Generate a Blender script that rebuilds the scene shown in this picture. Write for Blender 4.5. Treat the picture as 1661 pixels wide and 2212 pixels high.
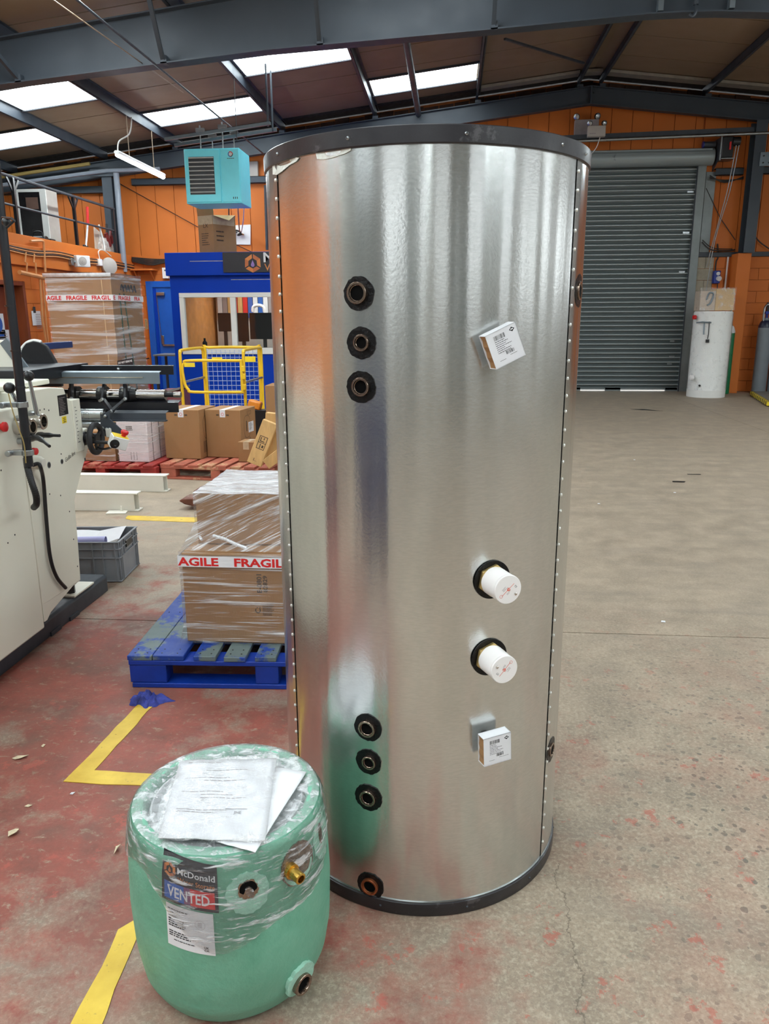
import bpy, bmesh, math, random
from mathutils import Vector, Matrix
random.seed(7)
S = bpy.context.scene
for o in list(bpy.data.objects): bpy.data.objects.remove(o)
COL = S.collection
R = math.radians

# ------------------------------------------------------------------ camera
def make_camera():
    pt, yw, rl = R(14.3), R(4.9), R(0.3)
    cy, sy = math.cos(yw), math.sin(yw)
    fw = Vector((-sy*math.cos(pt), cy*math.cos(pt), -math.sin(pt)))
    r = Vector((cy, sy, 0)); d = fw.cross(r)
    r2 = math.cos(rl)*r + math.sin(rl)*d
    d2 = -math.sin(rl)*r + math.cos(rl)*d
    cam = bpy.data.cameras.new('camera'); o = bpy.data.objects.new('camera', cam)
    M = Matrix((r2, -d2, -fw)).transposed().to_4x4(); M.translation = (0, 0, 1.55)
    o.matrix_world = M
    cam.sensor_fit = 'HORIZONTAL'; cam.sensor_width = 36; cam.lens = 36*1650/1661
    cam.clip_start = 0.05; cam.clip_end = 200
    COL.objects.link(o); S.camera = o
make_camera()

# ------------------------------------------------------------------ world + exposure
W = bpy.data.worlds.new('world'); S.world = W; W.use_nodes = True
W.node_tree.nodes['Background'].inputs[0].default_value = (0.85, 0.93, 1.0, 1)
W.node_tree.nodes['Background'].inputs[1].default_value = 3.0
S.view_settings.view_transform = 'Standard'; S.view_settings.look = 'None'
S.view_settings.gamma = 1; S.view_settings.use_curve_mapping = False
S.view_settings.exposure = 0.22
SKYLIGHT_E = 9.0      # rooflight brightness
WINDOW_FILL_E = 2.4        # added unseen wall windows: fill light and mirrored streaks
TUBE_E = 100.0         # tube lamp brightness

# ------------------------------------------------------------------ helpers
def lin(c):
    c = c/255.0
    return c/12.92 if c <= .04045 else ((c+.055)/1.055)**2.4
def rgb(r, g, b): return (lin(r), lin(g), lin(b), 1)

class NT:
    def __init__(s, name):
        s.m = bpy.data.materials.new(name); s.m.use_nodes = True
        s.t = s.m.node_tree; s.t.nodes.clear()
        s.out = s.t.nodes.new('ShaderNodeOutputMaterial')
    def n(s, typ, **kw):
        nd = s.t.nodes.new('ShaderNode'+typ)
        for k, v in kw.items():
            if k[0] == '_': setattr(nd, k[1:], v)
            else:
                key = k.replace('__', ' ')
                if key.isdigit() or (key[0] == 'i' and key[1:].isdigit()): nd.inputs[int(key.lstrip('i'))].default_value = v
                else: nd.inputs[key].default_value = v
        return nd
    def l(s, a, b): s.t.links.new(a, b)
    def noise(s, scale, detail=4, vec=None, rough=.55, dist=0, stretch=None):
        nd = s.n('TexNoise', Scale=scale, Detail=detail, Roughness=rough, Distortion=dist)
        v = vec or s.pos()
        if stretch:
            mp = s.n('Mapping', Scale=stretch); s.l(v, mp.inputs[0]); v = mp.outputs[0]
        s.l(v, nd.inputs['Vector']); return nd.outputs[0]
    def pos(s):
        if not hasattr(s, '_p'):
            s._p = s.n('TexCoord').outputs['Object']
        return s._p
    def geo(s):
        return s.n('NewGeometry').outputs['Position']
    def math(s, op, a, b=None, clamp=False):
        nd = s.n('Math', _operation=op, _use_clamp=clamp)
        for i, x in enumerate((a, b)):
            if x is None: continue
            if isinstance(x, (int, float)): nd.inputs[i].default_value = x
            else: s.l(x, nd.inputs[i])
        return nd.outputs[0]
    def ramp(s, f, p0, p1, c0=(0, 0, 0, 1), c1=(1, 1, 1, 1)):
        nd = s.n('ValToRGB'); e = nd.color_ramp.elements
        e[0].position = p0; e[0].color = c0; e[1].position = p1; e[1].color = c1
        s.l(f, nd.inputs[0]); return nd.outputs[0]
    def mix(s, f, a, b):
        nd = s.n('Mix', _data_type='RGBA')
        for i, x in ((0, f), (6, a), (7, b)):
            if isinstance(x, (int, float)): nd.inputs[i].default_value = x
            elif isinstance(x, tuple): nd.inputs[i].default_value = x
            else: s.l(x, nd.inputs[i])
        return nd.outputs[2]
    def bump(s, h, strength=.3, dist=.01):
        nd = s.n('Bump', Strength=strength, Distance=dist); s.l(h, nd.inputs['Height']); return nd.outputs[0]
    def bsdf(s, **kw):
        return s.n('BsdfPrincipled', **kw)

def mk(name, col, rough=.5, metal=0, var=.12, vscale=6, bump=0, bscale=40, spec=.5, coat=0, stretch=None, worn=None, wscale=5, wlev=.62):
    """generic procedural material: colour with noise variation, optional wear colour and bump"""
    t = NT(name); b = t.bsdf(Roughness=rough, Metallic=metal)
    b.inputs['Specular IOR Level'].default_value = spec; b.inputs['Coat Weight'].default_value = coat
    b.inputs['Coat Roughness'].default_value = .15
    n1 = t.noise(vscale, 5, stretch=stretch)
    lo = tuple(c*(1-var) for c in col[:3])+(1,); hi = tuple(min(1, c*(1+var)) for c in col[:3])+(1,)
    c = t.ramp(n1, .3, .7, lo, hi)
    if worn:
        w = t.ramp(t.noise(wscale, 8, rough=.7), wlev, wlev+.06); c = t.mix(w, c, worn)
    t.l(c, b.inputs['Base Color'])
    rr = t.ramp(t.noise(vscale*2.3, 4), .3, .7, (rough*.85,)*3+(1,), (min(1, rough*1.15),)*3+(1,))
    t.l(rr, b.inputs['Roughness'])
    if bump: t.l(t.bump(t.noise(bscale, 6, stretch=stretch), bump), b.inputs['Normal'])
    t.l(b.outputs[0], t.out.inputs[0]); return t.m

def emit(name, col, e):
    t = NT(name); em = t.n('Emission', Color=col, Strength=e); t.l(em.outputs[0], t.out.inputs[0]); return t.m

def film_mat(name, stretch, base=.05, amt=.55, scale=6, lo=.5, hi=.68, rough=.12, tint=(.9, .9, .92, 1), bstr=.5, shine=.35, rot=0):
    """clear stretch film: see-through, glossy, with milky gathered folds"""
    t = NT(name)
    v0 = t.pos()
    if rot:
        mp = t.n('Mapping', Rotation=(0, R(rot), 0)); t.l(v0, mp.inputs[0]); v0 = mp.outputs[0]
    n1 = t.noise(scale, 5, v0, dist=.6, stretch=stretch)
    n2 = t.noise(scale*2.7, 4, v0, dist=.4, stretch=stretch)
    fold = t.ramp(n1, lo, hi); fine = t.ramp(n2, lo+.04, hi+.02)
    f = t.math('MAXIMUM', fold, t.math('MULTIPLY', fine, .7))
    f = t.math('ADD', t.math('MULTIPLY', f, amt), base, True)
    nrm = t.bump(t.math('ADD', n1, n2), bstr, .02)
    tr = t.n('BsdfTransparent'); pr = t.bsdf(Roughness=rough); pr.inputs['Base Color'].default_value = tint
    gl = t.n('BsdfGlossy', Roughness=rough); t.l(nrm, gl.inputs['Normal']); t.l(nrm, pr.inputs['Normal'])
    m1 = t.n('MixShader'); t.l(f, m1.inputs[0]); t.l(tr.outputs[0], m1.inputs[1]); t.l(pr.outputs[0], m1.inputs[2])
    fr = t.n('Fresnel', IOR=1.35); t.l(nrm, fr.inputs['Normal'])
    m2 = t.n('MixShader'); t.l(t.math('MULTIPLY', fr.outputs[0], shine, True), m2.inputs[0]); t.l(m1.outputs[0], m2.inputs[1]); t.l(gl.outputs[0], m2.inputs[2])
    t.l(m2.outputs[0], t.out.inputs[0]); return t.m

class MB:
    """collects shapes, then links them as ONE mesh object"""
    def __init__(s): s.v = []; s.f = []; s.mi = []
    def add(s, vs, fs, mi=0):
        b = len(s.v); s.v += [tuple(v) for v in vs]; s.f += [tuple(i+b for i in f) for f in fs]; s.mi += [mi]*len(fs); return s
    def bx(s, x0, x1, y0, y1, z0, z1, mi=0):
        vs = [(x, y, z) for z in (z0, z1) for y in (y0, y1) for x in (x0, x1)]
        return s.add(vs, [(0, 2, 3, 1), (4, 5, 7, 6), (0, 1, 5, 4), (1, 3, 7, 5), (3, 2, 6, 7), (2, 0, 4, 6)], mi)
    def rbox(s, c, size, M=None, mi=0):
        hx, hy, hz = (q/2 for q in size); c = Vector(c)
        vs = [Vector((x, y, z)) for z in (-hz, hz) for y in (-hy, hy) for x in (-hx, hx)]
        if M is not None: vs = [M @ v for v in vs]
        return s.add([v+c for v in vs], [(0, 2, 3, 1), (4, 5, 7, 6), (0, 1, 5, 4), (1, 3, 7, 5), (3, 2, 6, 7), (2, 0, 4, 6)], mi)
    def bar(s, p0, p1, w, h, up=(0, 0, 1), mi=0):
        p0 = Vector(p0); p1 = Vector(p1); d = (p1-p0); L = d.length; d.normalize()
        x = d.cross(Vector(up));
        if x.length < 1e-4: x = d.cross(Vector((1, 0, 0)))
        x.normalize(); z = x.cross(d)
        M = Matrix((x, d, z)).transposed()
        return s.rbox((p0+p1)/2, (w, L, h), M, mi)
    def ring(s, c, ax, r, n, ref=None):
        ax = Vector(ax).normalized(); u = ax.orthogonal().normalized() if ref is None else (Vector(ref)-ax*Vector(ref).dot(ax)).normalized(); w = ax.cross(u)
        return [Vector(c)+u*(r*math.cos(2*math.pi*i/n))+w*(r*math.sin(2*math.pi*i/n)) for i in range(n)]
    def cyl(s, p0, p1, r0, r1=None, n=16, caps=True, mi=0):
        r1 = r0 if r1 is None else r1; p0 = Vector(p0); p1 = Vector(p1); ax = p1-p0
        vs = s.ring(p0, ax, r0, n)+s.ring(p1, ax, r1, n)
        fs = [(i, (i+1) % n, n+(i+1) % n, n+i) for i in range(n)]
        if caps: fs += [tuple(range(n-1, -1, -1)), tuple(range(n, 2*n))]
        return s.add(vs, fs, mi)
    def turn(s, p0, ax, prof, n=24, mi=0, closed=False):
        """lathe: profile of (distance along axis, radius)"""
        p0 = Vector(p0); ax = Vector(ax).normalized(); vs = []; fs = []
        for (h, r) in prof: vs += s.ring(p0+ax*h, ax, max(r, 1e-5), n)
        m = len(prof)
        for k in range(m-1 if not closed else m):
            a = k*n; b = ((k+1) % m)*n
            fs += [(a+i, a+(i+1) % n, b+(i+1) % n, b+i) for i in range(n)]
        return s.add(vs, fs, mi)
    def tube(s, pts, r, n=8, mi=0, smooth=0, caps=True):
        pts = [Vector(p) for p in pts]
        if smooth: pts = crom(pts, smooth)
        vs = []; fs = []; u = None
        for i, p in enumerate(pts):
            d = (pts[min(i+1, len(pts)-1)]-pts[max(i-1, 0)]).normalized()
            if u is None: u = d.orthogonal().normalized()
            u = (u-d*u.dot(d)).normalized(); w = d.cross(u)
            rr = r[min(len(r)-1, round(i*(len(r)-1)/max(1, len(pts)-1)))] if isinstance(r, list) else r
            vs += [p+u*(rr*math.cos(2*math.pi*k/n))+w*(rr*math.sin(2*math.pi*k/n)) for k in range(n)]
        for i in range(len(pts)-1):
            fs += [(i*n+k, i*n+(k+1) % n, (i+1)*n+(k+1) % n, (i+1)*n+k) for k in range(n)]
        if caps: fs += [tuple(range(n-1, -1, -1)), tuple(range((len(pts)-1)*n, len(pts)*n))]
        return s.add(vs, fs, mi)
    def prism(s, poly, f0, f1, mi=0):
        """poly: 2-D points; f0/f1 map (a,b) to the two end faces"""
        n = len(poly); vs = [f0(a, b) for a, b in poly]+[f1(a, b) for a, b in poly]
        fs = [tuple(range(n-1, -1, -1)), tuple(range(n, 2*n))]+[(i, (i+1) % n, n+(i+1) % n, n+i) for i in range(n)]
        return s.add(vs, fs, mi)
    def ball(s, c, r, nu=16, nv=10, sc=(1, 1, 1), mi=0):
        c = Vector(c); vs = []; fs = []
        for j in range(nv+1):
            t = math.pi*j/nv
            for i in range(nu):
                p = 2*math.pi*i/nu
                vs.append(c+Vector((r*sc[0]*math.sin(t)*math.cos(p), r*sc[1]*math.sin(t)*math.sin(p), r*sc[2]*math.cos(t))))
        for j in range(nv):
            fs += [(j*nu+i, (j+1)*nu+i, (j+1)*nu+(i+1) % nu, j*nu+(i+1) % nu) for i in range(nu)]
        return s.add(vs, fs, mi)
    def grid(s, fn, nu, nv, mi=0):
        vs = [fn(i/nu, j/nv) for j in range(nv+1) for i in range(nu+1)]
        fs = [(j*(nu+1)+i, j*(nu+1)+i+1, (j+1)*(nu+1)+i+1, (j+1)*(nu+1)+i) for j in range(nv) for i in range(nu)]
        return s.add(vs, fs, mi)
    def text(s, txt, size, fn, mi=0, align='LEFT', bold=0.0, sx=1.0, width=None):
        """flat lettering; fn maps text-plane (a,b) to 3-D"""
        vs, fs, w = text_geo(txt, size, align, bold)
        if width: sx = width/max(w, 1e-6)
        return s.add([fn(a*sx, b) for a, b in vs], fs, mi)
    def mesh(s, name, mats, smooth=True, angle=35, origin=None):
        me = bpy.data.meshes.new(name)
        v = s.v if origin is None else [tuple(Vector(p)-Vector(origin)) for p in s.v]
        me.from_pydata(v, [], s.f)
        for m in (mats if isinstance(mats, (list, tuple)) else [mats]): me.materials.append(m)
        me.polygons.foreach_set('material_index', s.mi)
        bm = bmesh.new(); bm.from_mesh(me); bmesh.ops.recalc_face_normals(bm, faces=bm.faces); bm.to_mesh(me); bm.free()
        if smooth:
            me.polygons.foreach_set('use_smooth', [True]*len(me.polygons)); me.set_sharp_from_angle(angle=R(angle))
        me.update(); return me
    def build(s, name, mats, parent=None, smooth=True, angle=35, bevel=0, label=None):
        org = Vector(parent.location) if parent and parent.parent is None else None
        if parent and parent.parent is not None: org = Vector(parent.parent.location)+Vector(parent.location)
        o = bpy.data.objects.new(name, s.mesh(name, mats, smooth, angle, org)); COL.objects.link(o)
        if parent: o.parent = parent
        if bevel:
            m = o.modifiers.new('bevel', 'BEVEL'); m.width = bevel; m.segments = 2; m.limit_method = 'ANGLE'; m.angle_limit = R(40)
        if label: o['label'] = label
        return o

def crom(P, k):
    out = []
    for i in range(len(P)-1):
        a, b, c, d = P[max(i-1, 0)], P[i], P[i+1], P[min(i+2, len(P)-1)]
        for j in range(k):
            t = j/k
            out.append(.5*((2*b)+(c-a)*t+(2*a-5*b+4*c-d)*t*t+(3*b-a-3*c+d)*t**3))
    out.append(P[-1]); return out

_tc = {}
def text_geo(txt, size, align='LEFT', bold=0.0):
    key = (txt, align, bold)
    if key not in _tc:
        cu = bpy.data.curves.new('t', 'FONT'); cu.body = txt; cu.size = 1; cu.align_x = align; cu.offset = bold; cu.resolution_u = 2
        ob = bpy.data.objects.new('t', cu); COL.objects.link(ob)
        dg = bpy.context.evaluated_depsgraph_get(); dg.update()
        me = bpy.data.meshes.new_from_object(ob.evaluated_get(dg))
        vs = [(v.co.x, v.co.y) for v in me.vertices]; fs = [tuple(p.vertices) for p in me.polygons]
        bpy.data.objects.remove(ob); bpy.data.curves.remove(cu); bpy.data.meshes.remove(me)
        _tc[key] = (vs, fs)
    vs, fs = _tc[key]
    xs = [a for a, b in vs] or [0]
    return [(a*size, b*size) for a, b in vs], fs, (max(xs)-min(xs))*size

def tag(o, label, cat, group=None):
    o['label'] = label; o['category'] = cat
    if group: o['group'] = group
    return o
def thing(name, label, cat, loc=(0, 0, 0), group=None):
    o = bpy.data.objects.new(name, None); o.empty_display_size = .05; COL.objects.link(o); o.location = loc
    return tag(o, label, cat, group)
def struct(o): o['kind'] = 'structure'; return o
def dup(o, parent, loc=None, mat=None, name=None):
    c = o.copy(); COL.objects.link(c); c.parent = parent
    if loc is not None: c.location = loc
    return c
def copy_tree(o, parent=None):
    c = o.copy(); COL.objects.link(c); c.parent = parent
    for ch in list(o.children): copy_tree(ch, c)
    return c

# ------------------------------------------------------------------ materials
M = {}
M['orange'] = mk('orange_paint', rgb(204, 112, 46), .55, var=.06, spec=.3, vscale=1.2, bump=.08, bscale=60)
M['orange_dark'] = mk('orange_joint', rgb(190, 106, 48), .7, var=.1)
M['soot'] = mk('sooty_timber_infill', rgb(70, 45, 32), .9, var=.4, vscale=3)
M['roofliner'] = mk('beige_roof_liner', rgb(132, 112, 90), .6, var=.07, vscale=.8, bump=.05, bscale=8)
M['roofdark'] = mk('dark_roof_void', rgb(38, 34, 30), .9)
M['steel'] = mk('blue_grey_painted_steel', rgb(58, 66, 75), .5, var=.1, vscale=1.5, bump=.04, bscale=30, worn=rgb(60, 58, 56), wscale=3, wlev=.66)
M['steel_dark'] = mk('dark_grey_steel', rgb(56, 61, 68), .5, var=.15)
M['galv'] = mk('galvanised_tube', rgb(168, 172, 174), .32, 1, var=.1, vscale=8)
M['foil'] = mk('silver_foil_insulation', rgb(165, 160, 150), .4, .4, var=.15, bump=.3, bscale=14)
M['shutter'] = mk('grey_shutter_steel', rgb(150, 160, 161), .38, .25, var=.1, vscale=2, stretch=(.3, 1, 4), worn=rgb(84, 88, 88), wscale=2.5, wlev=.62)
M['jamb'] = mk('grey_jamb', rgb(128, 134, 134), .45, .3, var=.08)
M['conc'] = mk('bare_blockwork', rgb(168, 160, 142), .85, var=.14, vscale=9, bump=.3, bscale=70)
M['black'] = mk('black_plastic', rgb(24, 24, 26), .38, var=.2)
M['blackm'] = mk('black_painted_metal', rgb(30, 31, 36), .33, .2, var=.2)
M['rubber'] = mk('matt_black_rubber', rgb(30, 30, 33), .6, var=.2, bump=.1)
M['rim'] = mk('black_edging', rgb(38, 36, 40), .34, .0, var=.25, vscale=12, bump=.12, bscale=18, worn=rgb(74, 72, 74), wscale=14, wlev=.6)
M['white'] = mk('white_paint', rgb(232, 232, 228), .45, var=.03)
M['cream'] = mk('cream_machine_enamel', rgb(230, 228, 212), .35, var=.03, vscale=2.5, coat=.2)
M['creamw'] = mk('worn_cream_steel', rgb(218, 216, 204), .5, var=.06, vscale=4, worn=rgb(150, 140, 124), wscale=9, wlev=.66)
M['blue'] = mk('booth_blue', rgb(0, 58, 176), .5, var=.07, vscale=1.5, spec=.18)
M['bluedoor'] = mk('door_blue', rgb(10, 92, 190), .4, var=.06)
M['cyan'] = mk('heater_cyan', rgb(122, 236, 253), .4, var=.03)
M['yellow'] = mk('yellow_tube_paint', rgb(226, 184, 36), .38, var=.08)
M['red'] = mk('red_plastic', rgb(205, 28, 30), .35, var=.06)
M['redpaint'] = mk('red_lettering', rgb(206, 34, 34), .5, var=.05)
M['card'] = mk('brown_cardboard', rgb(152, 112, 72), .75, var=.06, vscale=5, bump=.06, bscale=120, stretch=(1, 1, .3))
M['cardl'] = mk('light_cardboard', rgb(206, 172, 122), .75, var=.06, vscale=5)
M['cardd'] = mk('dark_print_on_card', rgb(70, 56, 44), .8)
M['tape'] = mk('clear_parcel_tape', rgb(192, 168, 138), .2, var=.1, vscale=20)
M['paper'] = mk('white_paper', rgb(220, 220, 223), .6, var=.03, vscale=14)
M['print'] = mk('printed_ink', rgb(44, 44, 46), .7)
M['grey'] = mk('grey_crate_plastic', rgb(128, 132, 138), .42, var=.06)
M['lilac'] = mk('lilac_paper', rgb(168, 168, 214), .6, var=.06)
M['greyst'] = mk('grey_sheet_steel', rgb(128, 140, 148), .35, .6, var=.14, vscale=3, bump=.05, bscale=12)
M['chrome'] = mk('bright_steel', rgb(205, 200, 194), .18, 1, var=.08)
M['roller'] = mk('zinc_roller', rgb(190, 196, 198), .28, .9, var=.1, vscale=10, stretch=(.4, 1, 1))
M['brass'] = mk('brass', rgb(206, 166, 80), .28, 1, var=.1, vscale=20)
M['bronze'] = mk('brown_threaded_steel', rgb(150, 130, 116), .26, .95, var=.2, vscale=40)
M['copper'] = mk('rusty_copper', rgb(160, 92, 58), .4, .8, var=.3, vscale=50)
M['plast_w'] = mk('white_cap_plastic', rgb(234, 230, 228), .35, var=.02)
M['gold'] = mk('passivated_nut', rgb(196, 170, 110), .35, .8, var=.12, vscale=30)
M['woodblue'] = mk('blue_painted_wood', rgb(16, 58, 142), .55, var=.22, vscale=6, bump=.25, bscale=30, stretch=(1, .2, 1), worn=rgb(98, 112, 112), wscale=5, wlev=.49)
M['woodbluev'] = mk('blue_painted_wood_fresh', rgb(4, 50, 146), .5, var=.25, vscale=7, bump=.2, bscale=30)
M['woodred'] = mk('red_stained_wood', rgb(150, 40, 34), .6, var=.25, vscale=7, bump=.25, bscale=30, worn=rgb(172, 104, 84), wscale=3.5, wlev=.57)
M['woodred2'] = mk('faded_red_wood', rgb(168, 92, 72), .65, var=.22, vscale=6, bump=.25, bscale=30, worn=rgb(190, 146, 112), wscale=4, wlev=.55)
M['wood'] = mk('pale_timber', rgb(206, 164, 104), .6, var=.16, vscale=4, stretch=(6, 6, 1), bump=.12, bscale=20)
M['door_w'] = mk('brown_door_wood', rgb(128, 62, 30), .45, var=.2, vscale=3, stretch=(5, 5, .6))
M['ggreen'] = mk('gas_green', rgb(10, 110, 66), .3, var=.08, coat=.2)
M['ggrey'] = mk('gas_grey', rgb(112, 118, 124), .4, var=.08)
M['dkblue'] = mk('navy_collar', rgb(28, 32, 56), .35)
M['sockblue'] = mk('socket_blue', rgb(28, 50, 140), .4)
M['tan'] = mk('tan_conduit', rgb(205, 140, 84), .5)
M['pipey'] = mk('yellow_grey_pipe', rgb(150, 128, 74), .5, var=.1)
M['pvcgrey'] = mk('grey_downpipe', rgb(132, 138, 148), .4, var=.08)
M['wire'] = mk('thin_wire', rgb(150, 130, 110), .5, .3)
M['cablew'] = mk('white_cable', rgb(220, 216, 208), .5)
M['cabled'] = mk('dark_cable', rgb(44, 40, 38), .55)
M['screen'] = mk('dark_monitor', rgb(18, 18, 23), .5, var=.2, spec=.25)
M['board'] = mk('translucent_board', rgb(196, 178, 160), .3, var=.08)
M['clampred'] = mk('dark_red_handle', rgb(120, 34, 32), .45)
M['steelfork'] = mk('worn_red_fork', rgb(116, 74, 62), .4, .3, var=.25, vscale=9, worn=rgb(176, 172, 166), wscale=8, wlev=.55)
M['plate'] = mk('scale_plate', rgb(122, 120, 116), .5, .3, var=.12)
M['rag'] = mk('blue_rag', rgb(52, 62, 140), .8, var=.35, vscale=30, bump=.6, bscale=60)
M['leaf'] = mk('pale_scrap', rgb(206, 190, 160), .8, var=.2, vscale=60)
M['amber'] = mk('amber_cover', rgb(214, 130, 40), .4)
M['signblack'] = mk('sign_black', rgb(28, 28, 36), .4, var=.1)
M['logo'] = mk('logo_orange', rgb(214, 132, 66), .5, var=.08)
M['logo2'] = mk('logo_orange_dark', rgb(186, 104, 58), .5, var=.08)
M['drop'] = mk('logo_drop', rgb(150, 120, 190), .5, var=.2)
M['stkblue'] = mk('sticker_blue', rgb(48, 96, 176), .35, var=.05)
M['stkred'] = mk('sticker_red', rgb(208, 44, 44), .35, var=.05)
M['ylabel'] = mk('yellow_label', rgb(232, 204, 40), .5)
M['blueg'] = mk('dark_blue_steel', rgb(30, 48, 96), .4, var=.1)
M['daylight'] = emit('window_daylight', (.92, .97, 1.0, 1), WINDOW_FILL_E)  # glow of the added unseen windows
M['louvre'] = mk('pale_louvre', rgb(214, 218, 220), .4)
M['crest'] = mk('rubbed_slat_crest', rgb(172, 180, 180), .32, .35, var=.08, vscale=3, stretch=(.3, 1, 4))  # painted light: paler colour for the lit crest of each slat
M['grime'] = mk('grimy_slat_paint', rgb(92, 101, 101), .5, .1, var=.12, vscale=2, stretch=(.3, 1, 4))  # painted shade: darker colour for the shaded groove between crests
M['seal'] = mk('glossy_black_sealant', rgb(9, 9, 11), .3, var=.3, vscale=60, bump=.3, bscale=120, spec=.3)
M['bore'] = mk('dark_bore', rgb(7, 6, 6), .9, spec=.1)  # black disc paints the shade inside a deep bore
M['palewall'] = mk('pale_grey_cladding', rgb(186, 186, 180), .6, var=.05, vscale=1)
M['alu'] = mk('bright_rivet', rgb(226, 226, 222), .3, .6, var=.04)
def glassmat():
    t = NT('clear_window_glass'); tr = t.n('BsdfTransparent'); gl = t.n('BsdfGlossy', Roughness=.03)
    fr = t.n('Fresnel', IOR=1.45); nn = t.ramp(t.noise(2, 3), .3, .7, (.93, .95, .95, 1), (.98, 1, 1, 1)); t.l(nn, tr.inputs[0])
    m = t.n('MixShader'); t.l(fr.outputs[0], m.inputs[0]); t.l(tr.outputs[0], m.inputs[1]); t.l(gl.outputs[0], m.inputs[2]); t.l(m.outputs[0], t.out.inputs[0]); return t.m
M['glass'] = glassmat()
def metal_skin():
    """galvanised jacket: fine horizontal rolling grain, faint vertical waviness of the sheet"""
    t = NT('galvanised_jacket'); b = t.bsdf(Metallic=1.0)
    g1 = t.noise(60, 3, stretch=(1, 1, 5)); g2 = t.noise(7, 4, stretch=(1, 1, .3)); g3 = t.noise(3.0, 2, stretch=(2.6, 2.6, .10))
    c = t.ramp(g2, .3, .7, rgb(206, 208, 205), rgb(224, 226, 224)); c = t.mix(t.math('MULTIPLY', t.ramp(g1, .42, .58), .18), c, rgb(180, 184, 183))
    t.l(c, b.inputs['Base Color'])
    t.l(t.ramp(t.noise(4, 5), .3, .7, (.20, .20, .20, 1), (.25, .25, .25, 1)), b.inputs['Roughness'])
    b.inputs['Anisotropic'].default_value = .55
    tg = t.n('CombineXYZ', i2=1.0); t.l(tg.outputs[0], b.inputs['Tangent'])
    t.l(t.bump(t.math('ADD', g3, t.math('MULTIPLY', t.noise(150, 3), .02)), .30, .03), b.inputs['Normal'])
    t.l(b.outputs[0], t.out.inputs[0]); return t.m
M['skin'] = metal_skin()
def foam():
    t = NT('green_sprayed_foam'); b = t.bsdf(Roughness=.5)
    n = t.noise(14, 6); n2 = t.noise(3.5, 4)
    c = t.ramp(n, .3, .7, rgb(92, 154, 128), rgb(114, 176, 150)); c = t.mix(t.ramp(n2, .5, .75), c, rgb(104, 154, 130))
    t.l(c, b.inputs['Base Color']); t.l(t.bump(t.math('ADD', n, t.noise(60, 3)), .22, .01), b.inputs['Normal'])
    t.l(b.outputs[0], t.out.inputs[0]); return t.m
M['foam'] = foam()
M['foamcut'] = mk('cut_foam_face', rgb(160, 206, 186), .8, var=.1, vscale=50, bump=.3, bscale=120)
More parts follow.
